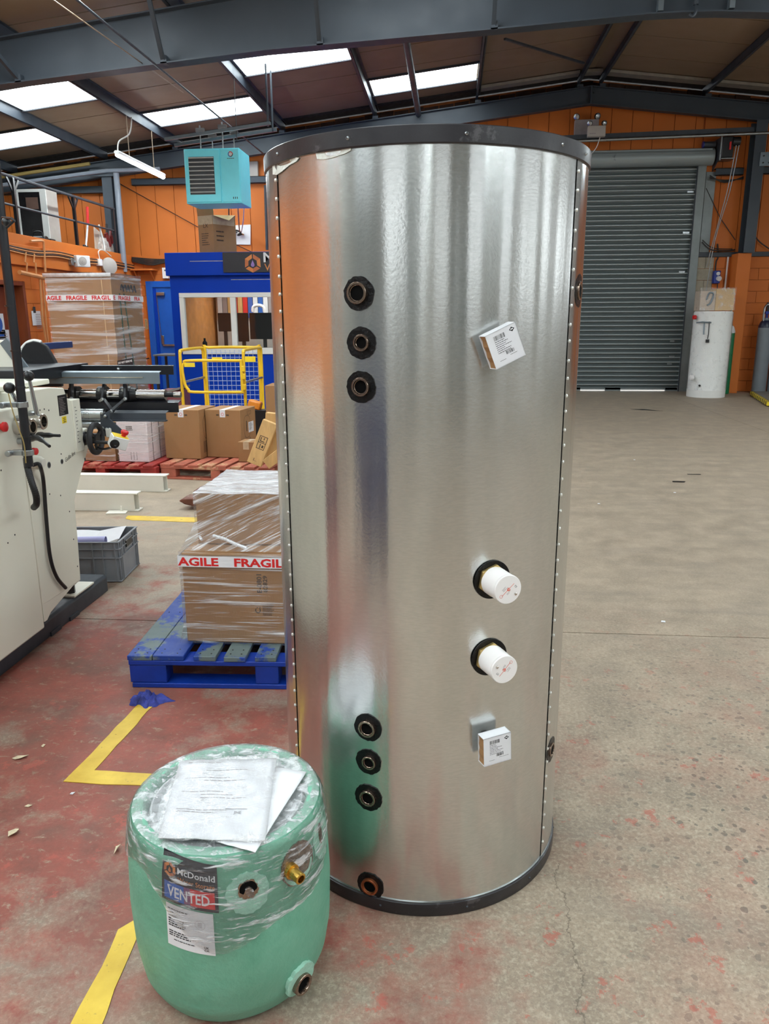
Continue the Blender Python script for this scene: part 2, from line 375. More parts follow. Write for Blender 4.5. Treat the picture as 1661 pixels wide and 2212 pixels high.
def floor_mat():
    """worn red floor paint over grey concrete with exposed aggregate, cracks and tyre scuffs"""
    t = NT('worn_painted_concrete'); P = t.geo(); b = t.bsdf()
    sx = t.n('SeparateXYZ'); t.l(P, sx.inputs[0]); X, Y = sx.outputs[0], sx.outputs[1]
    def mr(v, a, b_, c=0.0, d=1.0):
        q = t.n('MapRange', i1=a, i2=b_, i3=c, i4=d); t.l(v, q.inputs[0]); return q.outputs[0]
    big = t.noise(1.1, 8, P, .62, .15); mid = t.noise(5, 9, P, .7, .2); fine = t.noise(75, 6, P, .75); fine2 = t.noise(100, 5, P, .7, .2); streak = t.noise(3, 6, P, .6, .6, stretch=(.5, 2.2, 1))
    near = mr(Y, 4.2, 2.4); fq = mr(Y, 5.5, 2.0, .13, .42)
    conc = t.ramp(mid, .32, .70, rgb(132, 118, 102), rgb(170, 153, 133))
    conc = t.mix(t.math('MULTIPLY', t.ramp(fine, .48, .60), fq), conc, rgb(198, 184, 162))
    conc = t.mix(t.math('MULTIPLY', t.ramp(fine2, .50, .62), fq), conc, rgb(112, 100, 88))
    conc = t.mix(t.math('MULTIPLY', t.ramp(streak, .5, .7), .35), conc, rgb(120, 111, 102))
    # exposed aggregate
    wn = t.noise(20, 3, P); wv = t.n('VectorMath', _operation='MULTIPLY_ADD'); t.l(wn, wv.inputs[0]); wv.inputs[1].default_value = (.03, .03, .0); t.l(P, wv.inputs[2])
    vo = t.n('TexVoronoi', Scale=44, _feature='F1'); t.l(wv.outputs[0], vo.inputs['Vector'])
    pick = t.n('SeparateColor'); t.l(vo.outputs['Color'], pick.inputs[0])
    stone = t.math('MULTIPLY', t.math('LESS_THAN', vo.outputs['Distance'], t.math('ADD', t.math('MULTIPLY', pick.outputs[1], .38), .12)), t.math('GREATER_THAN', pick.outputs[0], .30))
    agf = t.math('MULTIPLY', t.math('MULTIPLY', mr(X, .1, .9), near), t.ramp(big, .28, .46))
    sc = t.mix(pick.outputs[2], rgb(88, 86, 80), rgb(134, 122, 106))
    conc = t.mix(t.math('MULTIPLY', t.math('MULTIPLY', stone, agf), .8), conc, sc)
    # red paint: strong towards the left bay, patchy right, gone far away and behind
    gx = mr(X, 1.9, -1.2, -.17, .15); gy = mr(Y, 3.0, 8.5, 0.0, -.34); gb_ = mr(Y, .9, -1.0, 0.0, -.25); gw = mr(Y, 3.6, 3.75, 0, -.03)
    gr_ = t.math('MULTIPLY', mr(Y, 3.6, 3.75), mr(X, -1.2, .3, 0, -.3))
    f = t.math('ADD', t.math('ADD', t.math('MULTIPLY', big, .5), t.math('MULTIPLY', mid, .5)), t.math('ADD', t.math('ADD', gx, gy), t.math('ADD', t.math('ADD', gb_, gw), gr_)))
    redf = t.ramp(f, .51, .63)
    chips = t.ramp(t.noise(24, 8, P, .78, .5, stretch=(.8, 1.3, 1)), .56, .66)
    redf = t.math('MULTIPLY', redf, t.math('SUBTRACT', 1, t.math('MULTIPLY', chips, .8)), True)
    red = t.ramp(t.noise(6, 8, P, .7), .3, .7, rgb(108, 56, 46), rgb(158, 72, 60))
    red = t.mix(t.ramp(t.noise(2.0, 6, P, .6), .48, .68), red, rgb(106, 78, 68))
    c = t.mix(t.math('MULTIPLY', redf, .9), conc, red)
    # bright red flecks that survive on the grey bay, pale specks of chipped paint
    fl = t.math('MULTIPLY', t.ramp(t.noise(8.5, 7, P, .74), .59, .625), near)
    c = t.mix(t.math('MULTIPLY', fl, .6), c, rgb(172, 84, 70))
    c = t.mix(t.math('MULTIPLY', t.math('MULTIPLY', t.ramp(t.noise(2.2, 7, P, .68), .48, .62), near), .22), c, rgb(160, 92, 76))
    pk = t.math('MULTIPLY', t.ramp(t.noise(38, 5, P, .7), .70, .73), near)
    c = t.mix(t.math('MULTIPLY', pk, .7), c, rgb(200, 178, 152))
    # wandering crack
    wob = t.math('MULTIPLY', t.math('SUBTRACT', t.noise(6, 5, P, .7), .5), .16)
    cr = t.math('ABSOLUTE', t.math('SUBTRACT', t.math('ADD', X, wob), .33))
    crk = t.math('MULTIPLY', t.math('LESS_THAN', cr, .0022), t.math('LESS_THAN', Y, 1.95))
    c = t.mix(t.math('MULTIPLY', crk, .5), c, rgb(72, 62, 54))
    t.l(c, b.inputs['Base Color'])
    t.l(t.ramp(mid, .3, .7, (.52, .52, .52, 1), (.72, .72, .72, 1)), b.inputs['Roughness'])
    t.l(t.bump(t.math('ADD', t.math('MULTIPLY', fine, .6), t.math('SUBTRACT', mid, crk)), .22, .006), b.inputs['Normal'])
    t.l(b.outputs[0], t.out.inputs[0]); return t.m
M['floor'] = floor_mat()
M['joint'] = mk('dirty_floor_joint', rgb(62, 54, 48), .9)
def linepaint():
    t = NT('worn_yellow_line'); P = t.geo(); b = t.bsdf(Roughness=.5)
    c = t.ramp(t.noise(9, 5, P), .3, .7, rgb(196, 160, 40), rgb(224, 190, 66)); c = t.mix(t.ramp(t.noise(30, 7, P, .75), .62, .72), c, rgb(128, 104, 60))
    t.l(c, b.inputs[0]); tr = t.n('BsdfTransparent'); m = t.n('MixShader')
    t.l(t.ramp(t.noise(16, 7, P, .7), .66, .7), m.inputs[0]); t.l(b.outputs[0], m.inputs[1]); t.l(tr.outputs[0], m.inputs[2]); t.l(m.outputs[0], t.out.inputs[0]); return t.m
M['line'] = linepaint()
M['film_h'] = film_mat('stretch_film_level', (.5, .5, 14), .04, .6, 3.2, .53, .66)
M['film_top'] = film_mat('stretch_film_top', (1.2, 3, 1), .5, .4, 5, .4, .7)
M['film_d'] = film_mat('stretch_film_slanting', (.8, 1, 12), .06, .6, 4.2, .5, .66, rot=24)
M['film_w'] = film_mat('film_over_white', (2, 2, 2), .04, .25, 3, .56, .7, bstr=.1)
M['film_g'] = film_mat('film_on_foam', (1.3, 1.3, 7), .05, .55, 8, .54, .64, rough=.12, shine=.8)
M['film_gt'] = film_mat('film_over_cylinder_top', (3, 3, 3), .16, .5, 7, .5, .64, rough=.12, shine=.8)
M['skylight'] = emit('rooflight_daylight', (0.86, 0.96, 1.0, 1), SKYLIGHT_E)
M['tubelamp'] = emit('tube_glow', (0.88, 0.98, 1.0, 1), TUBE_E)

# ------------------------------------------------------------------ building shell
RIDGE_X, SL = 2.6, .115
def roof_z(x, base=6.05): return base-SL*abs(x-RIDGE_X)
XL, XR, YB, YW = -10.5, 15.0, -11.0, 16.8     # hall extents
PURL = [-9.2, -7.2, -5.62, -3.42, -1.55, .45, 2.38, 2.80, 4.77, 6.75, 8.7, 10.7, 12.7]

# floor: base slab that shows in the joints, big cast bays as parts
fl = struct(MB().bx(XL-.2, XR+.2, YB-.2, YW+.3, -.2, -.012).build('floor', M['joint']))
ys = [YB-.2, 3.66, 10.15, YW+.3]; xs = [XL-.2, 4.35, XR+.2]
for i in range(3):
    for j in range(2):
        MB().bx(xs[j]+.003, xs[j+1]-.003, ys[i]+.004, ys[i+1]-.004, -.1, 0).build('slab', M['floor'], fl)
# bright ground outside the shutter
struct(MB().bx(-6, 12, YW+.35, YW+14, -.2, -.02).build('floor_yard', mk('yard_concrete', rgb(170, 168, 160), .8)))

# back wall: brick-height painted blockwork below, vertical liner boards above
wb = MB()
DX0, DX1, DH = .25, 4.86, 4.62                 # shutter opening
def zt(x): return roof_z(x, 6.02)
def quadwall(x0, x1, z0):
    wb.prism([(x0, z0), (x1, z0), (x1, zt(x1)), (x0, zt(x0))], lambda a, b: (a, YW+.02, b), lambda a, b: (a, YW+.25, b))
quadwall(XL, DX0, 0); quadwall(DX1, XR, 0); quadwall(DX0, RIDGE_X, DH); quadwall(RIDGE_X, DX1, DH)
wall_back = struct(wb.build('wall_back', M['orange_dark'], smooth=False))
def boards(x0, x1, z0, step=.405, ztop=None, mat='orange'):
    x = x0
    while x < x1-.02:
        e = min(x+step, x1); g = .006
        f = ztop or (lambda q: roof_z(q, 5.82))
        MB().prism([(x+g, z0), (e-g, z0), (e-g, f(e)), (x+g, f(x))], lambda a, b: (a, YW-.012, b), lambda a, b: (a, YW+.03, b)).build('board', M[mat], wall_back, smooth=False)
        x = e
boards(-9.9, DX0, 2.86); boards(DX1+.02, 7.4, 2.78); boards(DX0, DX1, 4.62)
MB().bx(XL, -9.9, YW-.01, YW+.03, 0, 4.3).bx(7.4, XR, YW-.01, YW+.03, 0, 4.3).build('plain_board', M['orange'], wall_back, smooth=False)
# dark brown brick infill between rafter top and roof
so = MB()
for x in [XL+.3*i for i in range(86)]:
    h = .16+random.uniform(-.03, .02)
    so.prism([(x, roof_z(x, 5.83)), (x+.285, roof_z(x+.285, 5.83)), (x+.285, roof_z(x+.285, 5.83)+h), (x, roof_z(x, 5.83)+h)], lambda a, b: (a, YW-.03, b), lambda a, b: (a, YW+.05, b))
so.build('brick_infill', M['soot'], wall_back, smooth=False)
def blocks(parent, fn, u0, u1, z0, z1, mat, bl=.45, bh=.225, seed=1):
    """blockwork: each block its own part, sharing mesh data where whole; fn(u,z,d) -> world"""
    rnd = random.Random(seed); row = 0; z = z0
    while z < z1-.03:
        zz = min(z+bh, z1); u = u0-(bl/2 if row % 2 else 0)
        while u < u1-.01:
            a, b = max(u, u0), min(u+bl, u1)
            if b-a > .03:
                d = rnd.uniform(0, .003); g = .0035
                MB().prism([(a+g, z+g), (b-g, z+g), (b-g, zz-g), (a+g, zz-g)], lambda p, q: fn(p, q, -.012-d), lambda p, q: fn(p, q, .03)).build('block', M[mat], parent, smooth=False)
            u += bl
        z = zz; row += 1
bw = lambda u, z, d: (u, YW+d, z)
blocks(wall_back, bw, 5.30, 7.45, 0, 2.70, 'orange', seed=3)
blocks(wall_back, bw, DX1+.05, 5.30, 0, 2.70, 'conc', seed=4)
blocks(wall_back, bw, -6.86, -4.6, 0, 2.70, 'orange', seed=5)
MB().bx(-4.6, DX0, YW-.012, YW+.03, 0, 2.7).build('plain_blockwork', M['orange'], wall_back)
MB().bx(DX1+.05, 7.4, YW-.06, YW+.02, 2.70, 2.79).build('ledge', M['steel_dark'], wall_back, bevel=.005)
MB().bx(-6.86, DX0, YW-.03, YW+.02, 2.70, 2.86).build('ledge', M['orange'], wall_back, bevel=.005)
# orange pier under the right column and narrow grey pilaster by the jamb
struct(MB().bx(5.62, 5.88, YW-.42, YW+.0, 0, 2.74).build('trim_1', M['orange'], bevel=.006))
MB().bx(4.98, 5.17, YW-.05, YW+.02, 2.79, 4.3).build('grey_post', M['jamb'], wall_back, bevel=.004)

# other walls of the hall, behind and beside the camera (seen only as reflections)
def side_wall(name, x0, x1, y0, y1, h):
    w = MB().bx(x0, x1, y0, y1, 0, h).build(name, M['palewall']); struct(w); return w
side_wall('wall_right', XR, XR+.2, YB, YW+.3, 4.85); side_wall('wall_front', XL, XR, YB-.2, YB, 6.1); side_wall('wall_outer', XL-.2, XL, YB, YW+.3, 5.0)

# added unseen: glowing wall windows for fill and streaks, grey doors to darken reflections
def fill_window(n, x0, x1, y0, y1, z0, z1):
    w = struct(MB().bx(x0, x1, y0, y1, z0, z1).build('window_%d' % n, M['daylight']))
    f = MB(); e = .05
    if y1-y0 > x1-x0:
        for k in range(3): yy = y0+(y1-y0)*k/2; f.bx(x0-.03, x1+.01, yy-e/2, yy+e/2, z0, z1)
        f.bx(x0-.03, x1+.01, y0, y1, z1, z1+e).bx(x0-.03, x1+.01, y0, y1, z0-e, z0)
    else:
        for k in range(3): xx = x0+(x1-x0)*k/2; f.bx(xx-e/2, xx+e/2, y0-.01, y1+.03, z0, z1)
        f.bx(x0, x1, y0-.01, y1+.03, z1, z1+e).bx(x0, x1, y0-.01, y1+.03, z0-e, z0)
    f.build('frame', M['steel_dark'], w)
for i, (x0, x1) in enumerate(((-6.2, -4.2), (-.75, .25), (2.6, 3.9), (8, 10.5))): fill_window(60+i, x0, x1, YB+.005, YB+.02, 2.3, 4.3)
for i, y0 in enumerate((-8.5, -3.5, 1.5, 6.0, 10.5)): fill_window(70+i, XR-.02, XR-.005, y0, y0+2.4, 2.2, 4.0)
for n_, (x0, x1) in enumerate(((-3.9, -1.2), (4.6, 7.8))):
    d = struct(MB().bx(x0, x1, YB+.005, YB+.05, 0, 3.9).build('door_%d' % (3+n_), M['shutter']))  # added door, gives the cylinder a darker reflection
    for k in range(26): MB().bx(x0, x1, YB+.05, YB+.07, .15*k, .15*k+.08).build('door_slat', M['shutter'], d)
# office block with storage deck on the left: blockwork front at x = -6.88
OX = -6.88
OYB = -1.2; wl = MB()
DY0, DY1, DZ = 11.15, 12.33, 2.14              # doorway
wl.bx(OX-.15, OX-.02, OYB, DY0, 0, 2.655).bx(OX-.15, OX-.02, DY1, YW+.02, 0, 2.655).bx(OX-.15, OX-.02, DY0, DY1, DZ, 2.655)
wall_left = struct(wl.build('wall_left', M['orange_dark'], smooth=False))
lw = lambda u, z, d: (OX-d-.02, u, z)
blocks(wall_left, lw, DY1, YW-.02, 0, 2.36, 'orange', seed=6)
blocks(wall_left, lw, 8.3, DY0, 0, 2.36, 'orange', seed=7)
MB().bx(OX-.05, OX+.0, OYB, 8.3, 0, 2.36).bx(OX-.05, OX, DY0, DY1, DZ, 2.36).build('plain_blockwork', M['orange'], wall_left)
MB().bx(OX-.02, OX+.05, OYB, YW-.03, 2.385, 2.70).build('fascia', M['orange'], wall_left, bevel=.006)
MB().bx(OX-.02, OX+.02, OYB, YW-.03, 2.70, 2.862).build('kerb_board', M['orange'], wall_left, bevel=.006)
MB().bx(XL, OX-.021, OYB, YW, 2.66, 2.74).build('deck', M['joint'], wall_left)
d1 = struct(MB().bx(OX-.22, OX-.17, DY0+.02, DY1-.25, 0, 2.05).build('door_1', M['door_w'], bevel=.004))
MB().bx(OX-.22, OX+.015, DY1-.07, DY1-.002, 0, DZ).bx(OX-.22, OX+.015, DY0, DY0+.06, 0, DZ).bx(OX-.22, OX+.015, DY0+.06, DY1-.07, DZ-.07, DZ-.002).build('door_frame', M['door_w'], d1, bevel=.004)
for i in range(4):
    MB().bx(OX-.17, OX-.16, DY1-.25+.045*i, DY1-.21+.045*i, 0, 2.05).build('door_board', M['door_w'], d1)
MB().bx(XL, OX-.151, OYB, OYB+.12, 0, 2.65).build('end_wall', M['palewall'], wall_left)
# inner room behind doorway so that it reads dark
MB().bx(OX-1.2, OX-1.1, DY0-.4, DY1+.4, 0, 2.6).build('passage_wall', M['door_w'], wall_left)

# ceiling: outer sheet, liner panels (1 m modules between purlins), purlins
ce = MB()
for s in (-1, 1):
    xe = XL-.3 if s < 0 else XR+.3
    ce.prism([(RIDGE_X, roof_z(RIDGE_X, 6.10)), (xe, roof_z(xe, 6.10)), (xe, roof_z(xe, 6.16)), (RIDGE_X, roof_z(RIDGE_X, 6.16))], lambda a, b: (a, YB-.3, b), lambda a, b: (a, YW+.4, b))
ceiling = struct(ce.build('ceiling', M['roofdark'], smooth=False))
def panel(x0, x1, y0, y1, name='roof_panel', mat='roofliner', zb=6.05, th=.025, par=ceiling):
    return MB().prism([(x0, roof_z(x0, zb)), (x1, roof_z(x1, zb)), (x1, roof_z(x1, zb+th)), (x0, roof_z(x0, zb+th))],
                      lambda a, b: (a, y0, b), lambda a, b: (a, y1, b)).build(name, M[mat], par, smooth=False)
edges = [XL]+PURL+[XR]
YS = [9.33+1.0*i for i in range(8)]            # 9.33 .. 16.33
for i in range(len(edges)-1):
    a, b = edges[i], edges[i+1]
    if b-a < .1 or a > 7: continue
    if a < RIDGE_X < b: continue
    for y in YS[:-1]: panel(a+.004, b-.004, y+.012, y+.988)
for a, b in ((XL, RIDGE_X), (RIDGE_X, XR)):
    y = YB
    while y < 9.2:
        panel(a, b, y+.012, min(y+2.033, 9.33)-.012, 'roof_sheet'); y += 2.033
panel(6.75, XR, 9.34, 16.33, 'roof_sheet')
panel(2.38, RIDGE_X, 9.33, 16.33, 'ridge_sheet'); panel(RIDGE_X, 2.80, 9.33, 16.33, 'ridge_sheet')
for a, b in zip(edges[4:11], edges[5:12]):      # pale foil closing strip at the gable end
    if a >= -.0 and b-a > .3: panel(a+.05, b-.05, 16.10, 16.34, 'foil_strip', 'foil', 5.985, .05)
panel(XL, RIDGE_X, 16.345, YW, 'end_closer', 'roofdark', 6.04); panel(RIDGE_X, XR, 16.345, YW, 'end_closer', 'roofdark', 6.04)
for x in PURL:
    z1 = roof_z(x, 6.05); z0 = z1-.17
    m = MB()
    m.bx(x-.004, x+.004, YB, YW-.05, z0, z1).bx(x-.045, x+.004, YB, YW-.05, z0, z0+.006).bx(x-.004, x+.05, YB, YW-.05, z1-.006, z1).bx(x-.045, x-.04, YB, YW-.05, z0, z0+.02)
    m.build('purlin', M['steel'], ceiling, smooth=False)
# round tie strut between the purlins
MB().tube([(-.70, 10.4, 5.36), (-.70, 16.42, 5.40)], .055, 12).build('tie_strut', M['steel'], ceiling)
MB().bar((.75, 13.2, 5.66), (2.25, 15.2, 5.86), .04, .03).build('sag_bar', M['steel_dark'], ceiling)

# rooflights
def skylight(i, x0, x1, y0, y1):
    w = panel(x0+.06, x1-.06, y0, y1, 'window_%d' % i, 'skylight', 6.038, .012, None); struct(w)
    f = MB()
    for (a, b, c, d) in ((x0+.02, x1-.02, y0-.05, y0), (x0+.02, x1-.02, y1, y1+.05)):
        f.prism([(a, roof_z(a, 6.02)), (b, roof_z(b, 6.02)), (b, roof_z(b, 6.05)), (a, roof_z(a, 6.05))], lambda p, q: (p, c, q), lambda p, q: (p, d, q))
    f.build('frame', M['steel_dark'], w, smooth=False)
sk = [(-7.2, -5.62, 12.36, 13.42), (-5.62, -3.42, 14.55, 15.5), (-9.2, -7.2, 14.4, 15.36), (-3.42, -1.55, 12.45, 13.5), (-1.55, .45, 14.72, 15.68)]
for bay in (5.2, -.9, -7.0):                   # same pattern in the bays nearer and behind
    for (a, b, o) in ((-7.2, -5.62, .6), (-5.62, -3.42, 2.8), (-3.42, -1.55, .6), (-1.55, .45, 2.8), (4.77, 6.75, 2.8), (6.75, 8.7, .6), (8.7, 10.7, 2.8)):
        sk.append((a, b, bay+o, bay+o+1.0))
for i, q in enumerate(sk): skylight(i+1, *q)

# rafters
def rafter(name, label, y, top, bot, xs, w=.19, parts=True):
    t = thing(name, label, 'steel beam', (RIDGE_X, y, top(RIDGE_X)))
    for seg in (xs, ):
        web = MB(); fl_t = MB(); fl_b = MB()
        for a, b in zip(seg[:-1], seg[1:]):
            web.prism([(a, bot(a)), (b, bot(b)), (b, top(b)), (a, top(a))], lambda p, q: (p, y-.006, q), lambda p, q: (p, y+.006, q))
            fl_b.prism([(a, bot(a)), (b, bot(b)), (b, bot(b)+.016), (a, bot(a)+.016)], lambda p, q: (p, y-w/2, q), lambda p, q: (p, y+w/2, q))
            fl_t.prism([(a, top(a)-.016), (b, top(b)-.016), (b, top(b)), (a, top(a))], lambda p, q: (p, y-w/2, q), lambda p, q: (p, y+w/2, q))
        web.build('web', M['steel'], t, smooth=False); fl_b.build('bottom_flange', M['steel'], t, smooth=False); fl_t.build('top_flange', M['steel'], t, smooth=False)
    return t
def pl(pts):
    def f(x):
        x = x if x <= RIDGE_X else 2*RIDGE_X-x
        for (a, za), (b, zb) in zip(pts[:-1], pts[1:]):
            if x <= b: return za+(zb-za)*(x-a)/(b-a)
        return pts[-1][1]
    return f
nb = pl([(-10.5, 3.95), (-5.77, 4.375), (-2.28, 4.667), (.42, 4.80), (2.2, 4.90), (2.6, 4.905)])
near_r = rafter('roof_rafter', 'deep blue-grey haunched steel rafter crossing the top of the picture', 10.2, lambda x: roof_z(x, 5.86), nb, [-10.4, -5.77, -2.28, .42, 2.2, 2.6, 3.0, 4.8, 7.5, 11, 14.9], .2)
for x in (2.33, 3.12):
    MB().bx(x-.03, x+.03, 10.10, 10.195, 4.93, 5.8).build('splice_plate', M['greyst'], near_r)
MB().tube([(2.72, 10.12, 5.25), (2.72, 10.12, 4.98)], .03, 10).tube([(2.72, 10.12, 4.98), (2.72, 10.1, 4.9), (2.69, 10.1, 4.86), (2.65, 10.1, 4.88)], .018, 8, smooth=4).build('lifting_hook', M['steel'], near_r)
for x in (2.5, 2.62, 2.84, 2.96):
    MB().cyl((x, 10.194, 5.08), (x, 10.17, 5.08), .018, n=6).build('bolt', M['steel_dark'], near_r)
for px, (xb, xt) in enumerate(((-5.42, -5.62), (-3.55, -3.42), (-1.62, -1.55), (.44, .45))):
    zb = nb(xb)+.03
    m = MB(); m.bar((xb, 10.12, zb), (xt, 9.30, roof_z(xt, 5.90)), .05, .006).bar((xb+.022, 10.12, zb+.02), (xt+.022, 9.30, roof_z(xt, 5.92)), .006, .05)
    m.build('fly_brace', M['steel'], near_r, smooth=False)
    MB().bx(xb-.03, xb+.05, 10.1, 10.19, zb-.03, zb+.06).build('brace_cleat', M['steel'], near_r, smooth=False)
gt = lambda x: roof_z(x, 5.81); gb = lambda x: roof_z(x, 5.49)
gable_r = rafter('gable_rafter', 'slim dark steel rafter along the top of the orange gable wall', 16.45, gt, gb, [-10.3, RIDGE_X, 14.8], .16)
MB().bx(RIDGE_X-.012, RIDGE_X+.012, 16.36, 16.44, 5.5, 5.79).build('ridge_plate', M['steel'], gable_r)
for s in (-1, 1):
    for z in (5.56, 5.7): MB().cyl((RIDGE_X+s*.06, 16.444, z), (RIDGE_X+s*.06, 16.42, z), .016, n=6).build('bolt', M['steel'], gable_r)
for x in (-5.62, -3.42, -1.55, .45, 2.38, 2.8, 4.77):
    MB().bx(x-.05, x+.06, 16.36, 16.55, gt(x)+.001, gt(x)+.05).build('purlin_cleat', M['steel'], gable_r)

def column(name, label, x, y, z0, z1, w, d, lab_l=None):
    t = thing(name, label, 'steel column', (x, y, z0))
    MB().bx(x-w/2, x+w/2, y-d/2, y-d/2+.012, z0, z1).build('front_flange', M['steel'], t)
    MB().bx(x-w/2, x+w/2, y+d/2-.012, y+d/2, z0, z1).build('rear_flange', M['steel'], t)
    MB().bx(x-.006, x+.006, y-d/2+.012, y+d/2-.012, z0, z1).build('web', M['steel_dark'], t)
    return t
c1 = column('steel_column', 'dark steel column to the right of the grey roller shutter', 5.79, 16.44, 2.745, gb(5.79)-.005, .21, .3)
MB().bx(5.80, 6.03, 16.26, 16.285, 4.30, 4.55).build('bolt_plate', M['greyst'], c1, bevel=.004)
for x in (5.86, 5.97):
    for z in (4.36, 4.48): MB().cyl((x, 16.26, z), (x, 16.235, z), .014, n=6).build('bolt', M['black'], c1)
c2 = column('steel_column', 'blue-grey steel column rising from the storage deck at the far left', -7.06, 16.40, 2.745, gb(-7.06)-.005, .21, .26)
MB().bx(-7.38, -6.86, 16.22, 16.27, 4.36, 4.5).build('haunch_plate', M['steel'], c2, bevel=.004)

# rails across the gable wall
for (x0, x1, z, lab) in ((-6.7, .1, 4.30, 'grey cladding rail on the gable wall behind the cyan heater'), (5.13, 5.66, 4.27, 'grey cladding rail between the shutter and the right column'), (5.92, 7.3, 4.28, 'grey cladding rail right of the right column')):
    t = MB().bx(x0, x1, YW-.14, YW-.012, z-.05, z-.04).bx(x0, x1, YW-.14, YW-.13, z-.05, z+.08).bx(x0, x1, YW-.14, YW-.012, z+.07, z+.08).build('cladding_rail', M['steel'])
    tag(t, lab, 'wall rail')
tag(MB().bx(-10.3, -7.25, YW-.15, YW-.013, 4.12, 4.25).build('cladding_rail', M['steel']), 'dark cladding rail above the white cabinet on the storage deck', 'wall rail')

# ------------------------------------------------------------------ tall galvanised cylinder
TX, TY, TR = -.071, 2.12, .4055
def tp(th, z, h=0): a = R(th); return Vector((TX+(TR+h)*math.cos(a), TY+(TR+h)*math.sin(a), z))
def tn(th): a = R(th); return Vector((math.cos(a), math.sin(a), 0))
tank = thing('hot_water_cylinder', 'tall shiny galvanised hot water cylinder with black top and bottom bands', 'water tank', (TX, TY, 0))
def sheet(a0, a1, h, z0, z1, n):
    return MB().grid(lambda u, v: tp(a0+(a1-a0)*u, z0+(z1-z0)*v, h), n, 24)
sheet(-147.2, -29.2, 0, .01, 1.92, 72).build('front_jacket', M['skin'], tank, angle=80)
sheet(-29.9, 213.4, .0016, .01, 1.92, 120).build('rear_jacket', M['skin'], tank, angle=80)
MB().grid(lambda u, v: tp(-29.9+.055*u, .05+1.85*v, .0019), 1, 2).build('lap_edge', M['cabled'], tank)
MB().grid(lambda u, v: tp(-146.6-.055*u, .05+1.84*v, .0019), 1, 2).build('lap_edge', M['cabled'], tank)
MB().turn((TX, TY, 0), (0, 0, 1), [(1.897, TR), (1.8965, TR+.004), (1.899, TR+.0055), (1.9315, TR+.006), (1.9335, TR+.0045), (1.9338, TR-.004), (1.9335, TR-.03), (1.930, .05), (1.930, 0)], 160).build('top_band', M['rim'], tank, angle=30)
MB().turn((TX, TY, 0), (0, 0, 1), [(0, TR-.02), (0, TR+.004), (.003, TR+.0065), (.038, TR+.006), (.040, TR+.003), (.040, TR)], 160).build('base_band', M['rim'], tank, angle=50)
MB().turn((TX, TY, 0), (0, 0, 1), [(.0385, TR+.0025), (.0425, TR+.0025), (.0425, TR), (.0385, TR)], 120).build('sealant_bead', M['galv'], tank)
def dome(p, n, r, name, mat, par, h=.55):
    return MB().turn(p, n, [(-.001, r), (.0006, r), (r*h*.7, r*.7), (r*h, r*.25), (r*h, 0)], 10).build(name, mat, par)
for th in (-144.1, -111.6, -76.4, -41.3, -23.8, 10, 46, 82, 118, 154):
    s0 = dome(tp(th, 1.915, .006), tn(th), .0042, 'band_screw', M['galv'], tank, .8)
    MB().cyl(tp(th, 1.915, .0088), tp(th, 1.915, .0095), .0018, n=6).build('recess', M['black'], s0)
for th in (-135, -103.1, -70.3, -40, -5):
    dome(tp(th, .020, .006), tn(th), .0035, 'band_screw', M['steel_dark'], tank, .8)
for th, z0, zs in ((-28.4, 1.872, .0425), (-148.1, 1.862, .0425)):
    z = z0; rnd = random.Random(5)
    while z > .055:
        dome(tp(th+rnd.uniform(-.12, .12), z+rnd.uniform(-.003, .003), .0018), tn(th), .0044, 'rivet', M['alu'], tank, .6); z -= zs
# torn pale tape under the band at the left
def patch(pts, h, name, mat, par):
    return MB().prism(pts, lambda a, b: tp(a, b, h), lambda a, b: tp(a, b, h+.0008)).build(name, mat, par)
M['tapew'] = mk('pale_torn_tape', rgb(206, 206, 196), .3, var=.12, vscale=60, bump=.4, bscale=90)
patch([(-150, 1.897), (-150, 1.878), (-146, 1.873), (-142, 1.876), (-137, 1.884), (-133, 1.888), (-131.5, 1.894), (-133, 1.8965)], .0025, 'torn_tape', M['tapew'], tank)
patch([(-124, 1.8965), (-123.5, 1.884), (-121, 1.881), (-117.5, 1.882), (-113, 1.887), (-111, 1.892), (-111, 1.8965)], .0012, 'torn_tape', M['tapew'], tank)

def port(th, z, rb, rp, mat='bronze', par=None, seal='seal', centre=tp, nrm=tn, proud=.0105, off=(0, 0)):
    rnd = random.Random(int(z*1e4)); n = nrm(th); up = Vector((0, 0, 1)); sd = up.cross(n)
    p = MB(); pts = []
    for i in range(36):
        a = 2*math.pi*i/36; rr = rb*(1+rnd.uniform(-.035, .035)); pts.append((rr*math.cos(a), rr*math.sin(a)))
    def f(a, b, h): return centre(th+math.degrees(a/(TR if centre is tp else .235)), z+b, h)
    p.prism(pts, lambda a, b: f(a, b, 0), lambda a, b: f(a, b, .0025)); s = p.build('rubber_seal', M[seal], par, angle=30)
    c = centre(th, z, 0)+sd*off[0]+up*off[1]
    MB().turn(c, n, [(0, rp), (proud-.001, rp), (proud, rp-.001), (proud, rp*.78), (proud-.002, rp*.74), (.004, rp*.72)], 28).build('threaded_socket', M[mat], s)
    for k in range(4):
        h = .005+.0026*k
        if h < proud-.003: MB().turn(c, n, [(h, rp*.735), (h+.0009, rp*.69), (h+.0018, rp*.735)], 24).build('thread', M[mat], s)
    MB().turn(c, n, [(.0045, rp*.74), (.0045, 0)], 24).build('bore', M['bore'], s)
    return s
port(-109, 1.601, .0367, .0235, par=tank, off=(-.002, .001)); port(-108.3, 1.4945, .0353, .0185, par=tank, off=(.002, .001)); port(-108.6, 1.397, .0362, .0212, par=tank, off=(.001, .001))
port(-107.6, .542, .0375, .0225, par=tank, off=(-.001, -.002)); port(-107.5, .4445, .0353, .0185, par=tank, off=(.003, 0)); port(-107.7, .3395, .038, .022, par=tank)
port(-107.35, .070, .0385, .024, 'copper', par=tank)
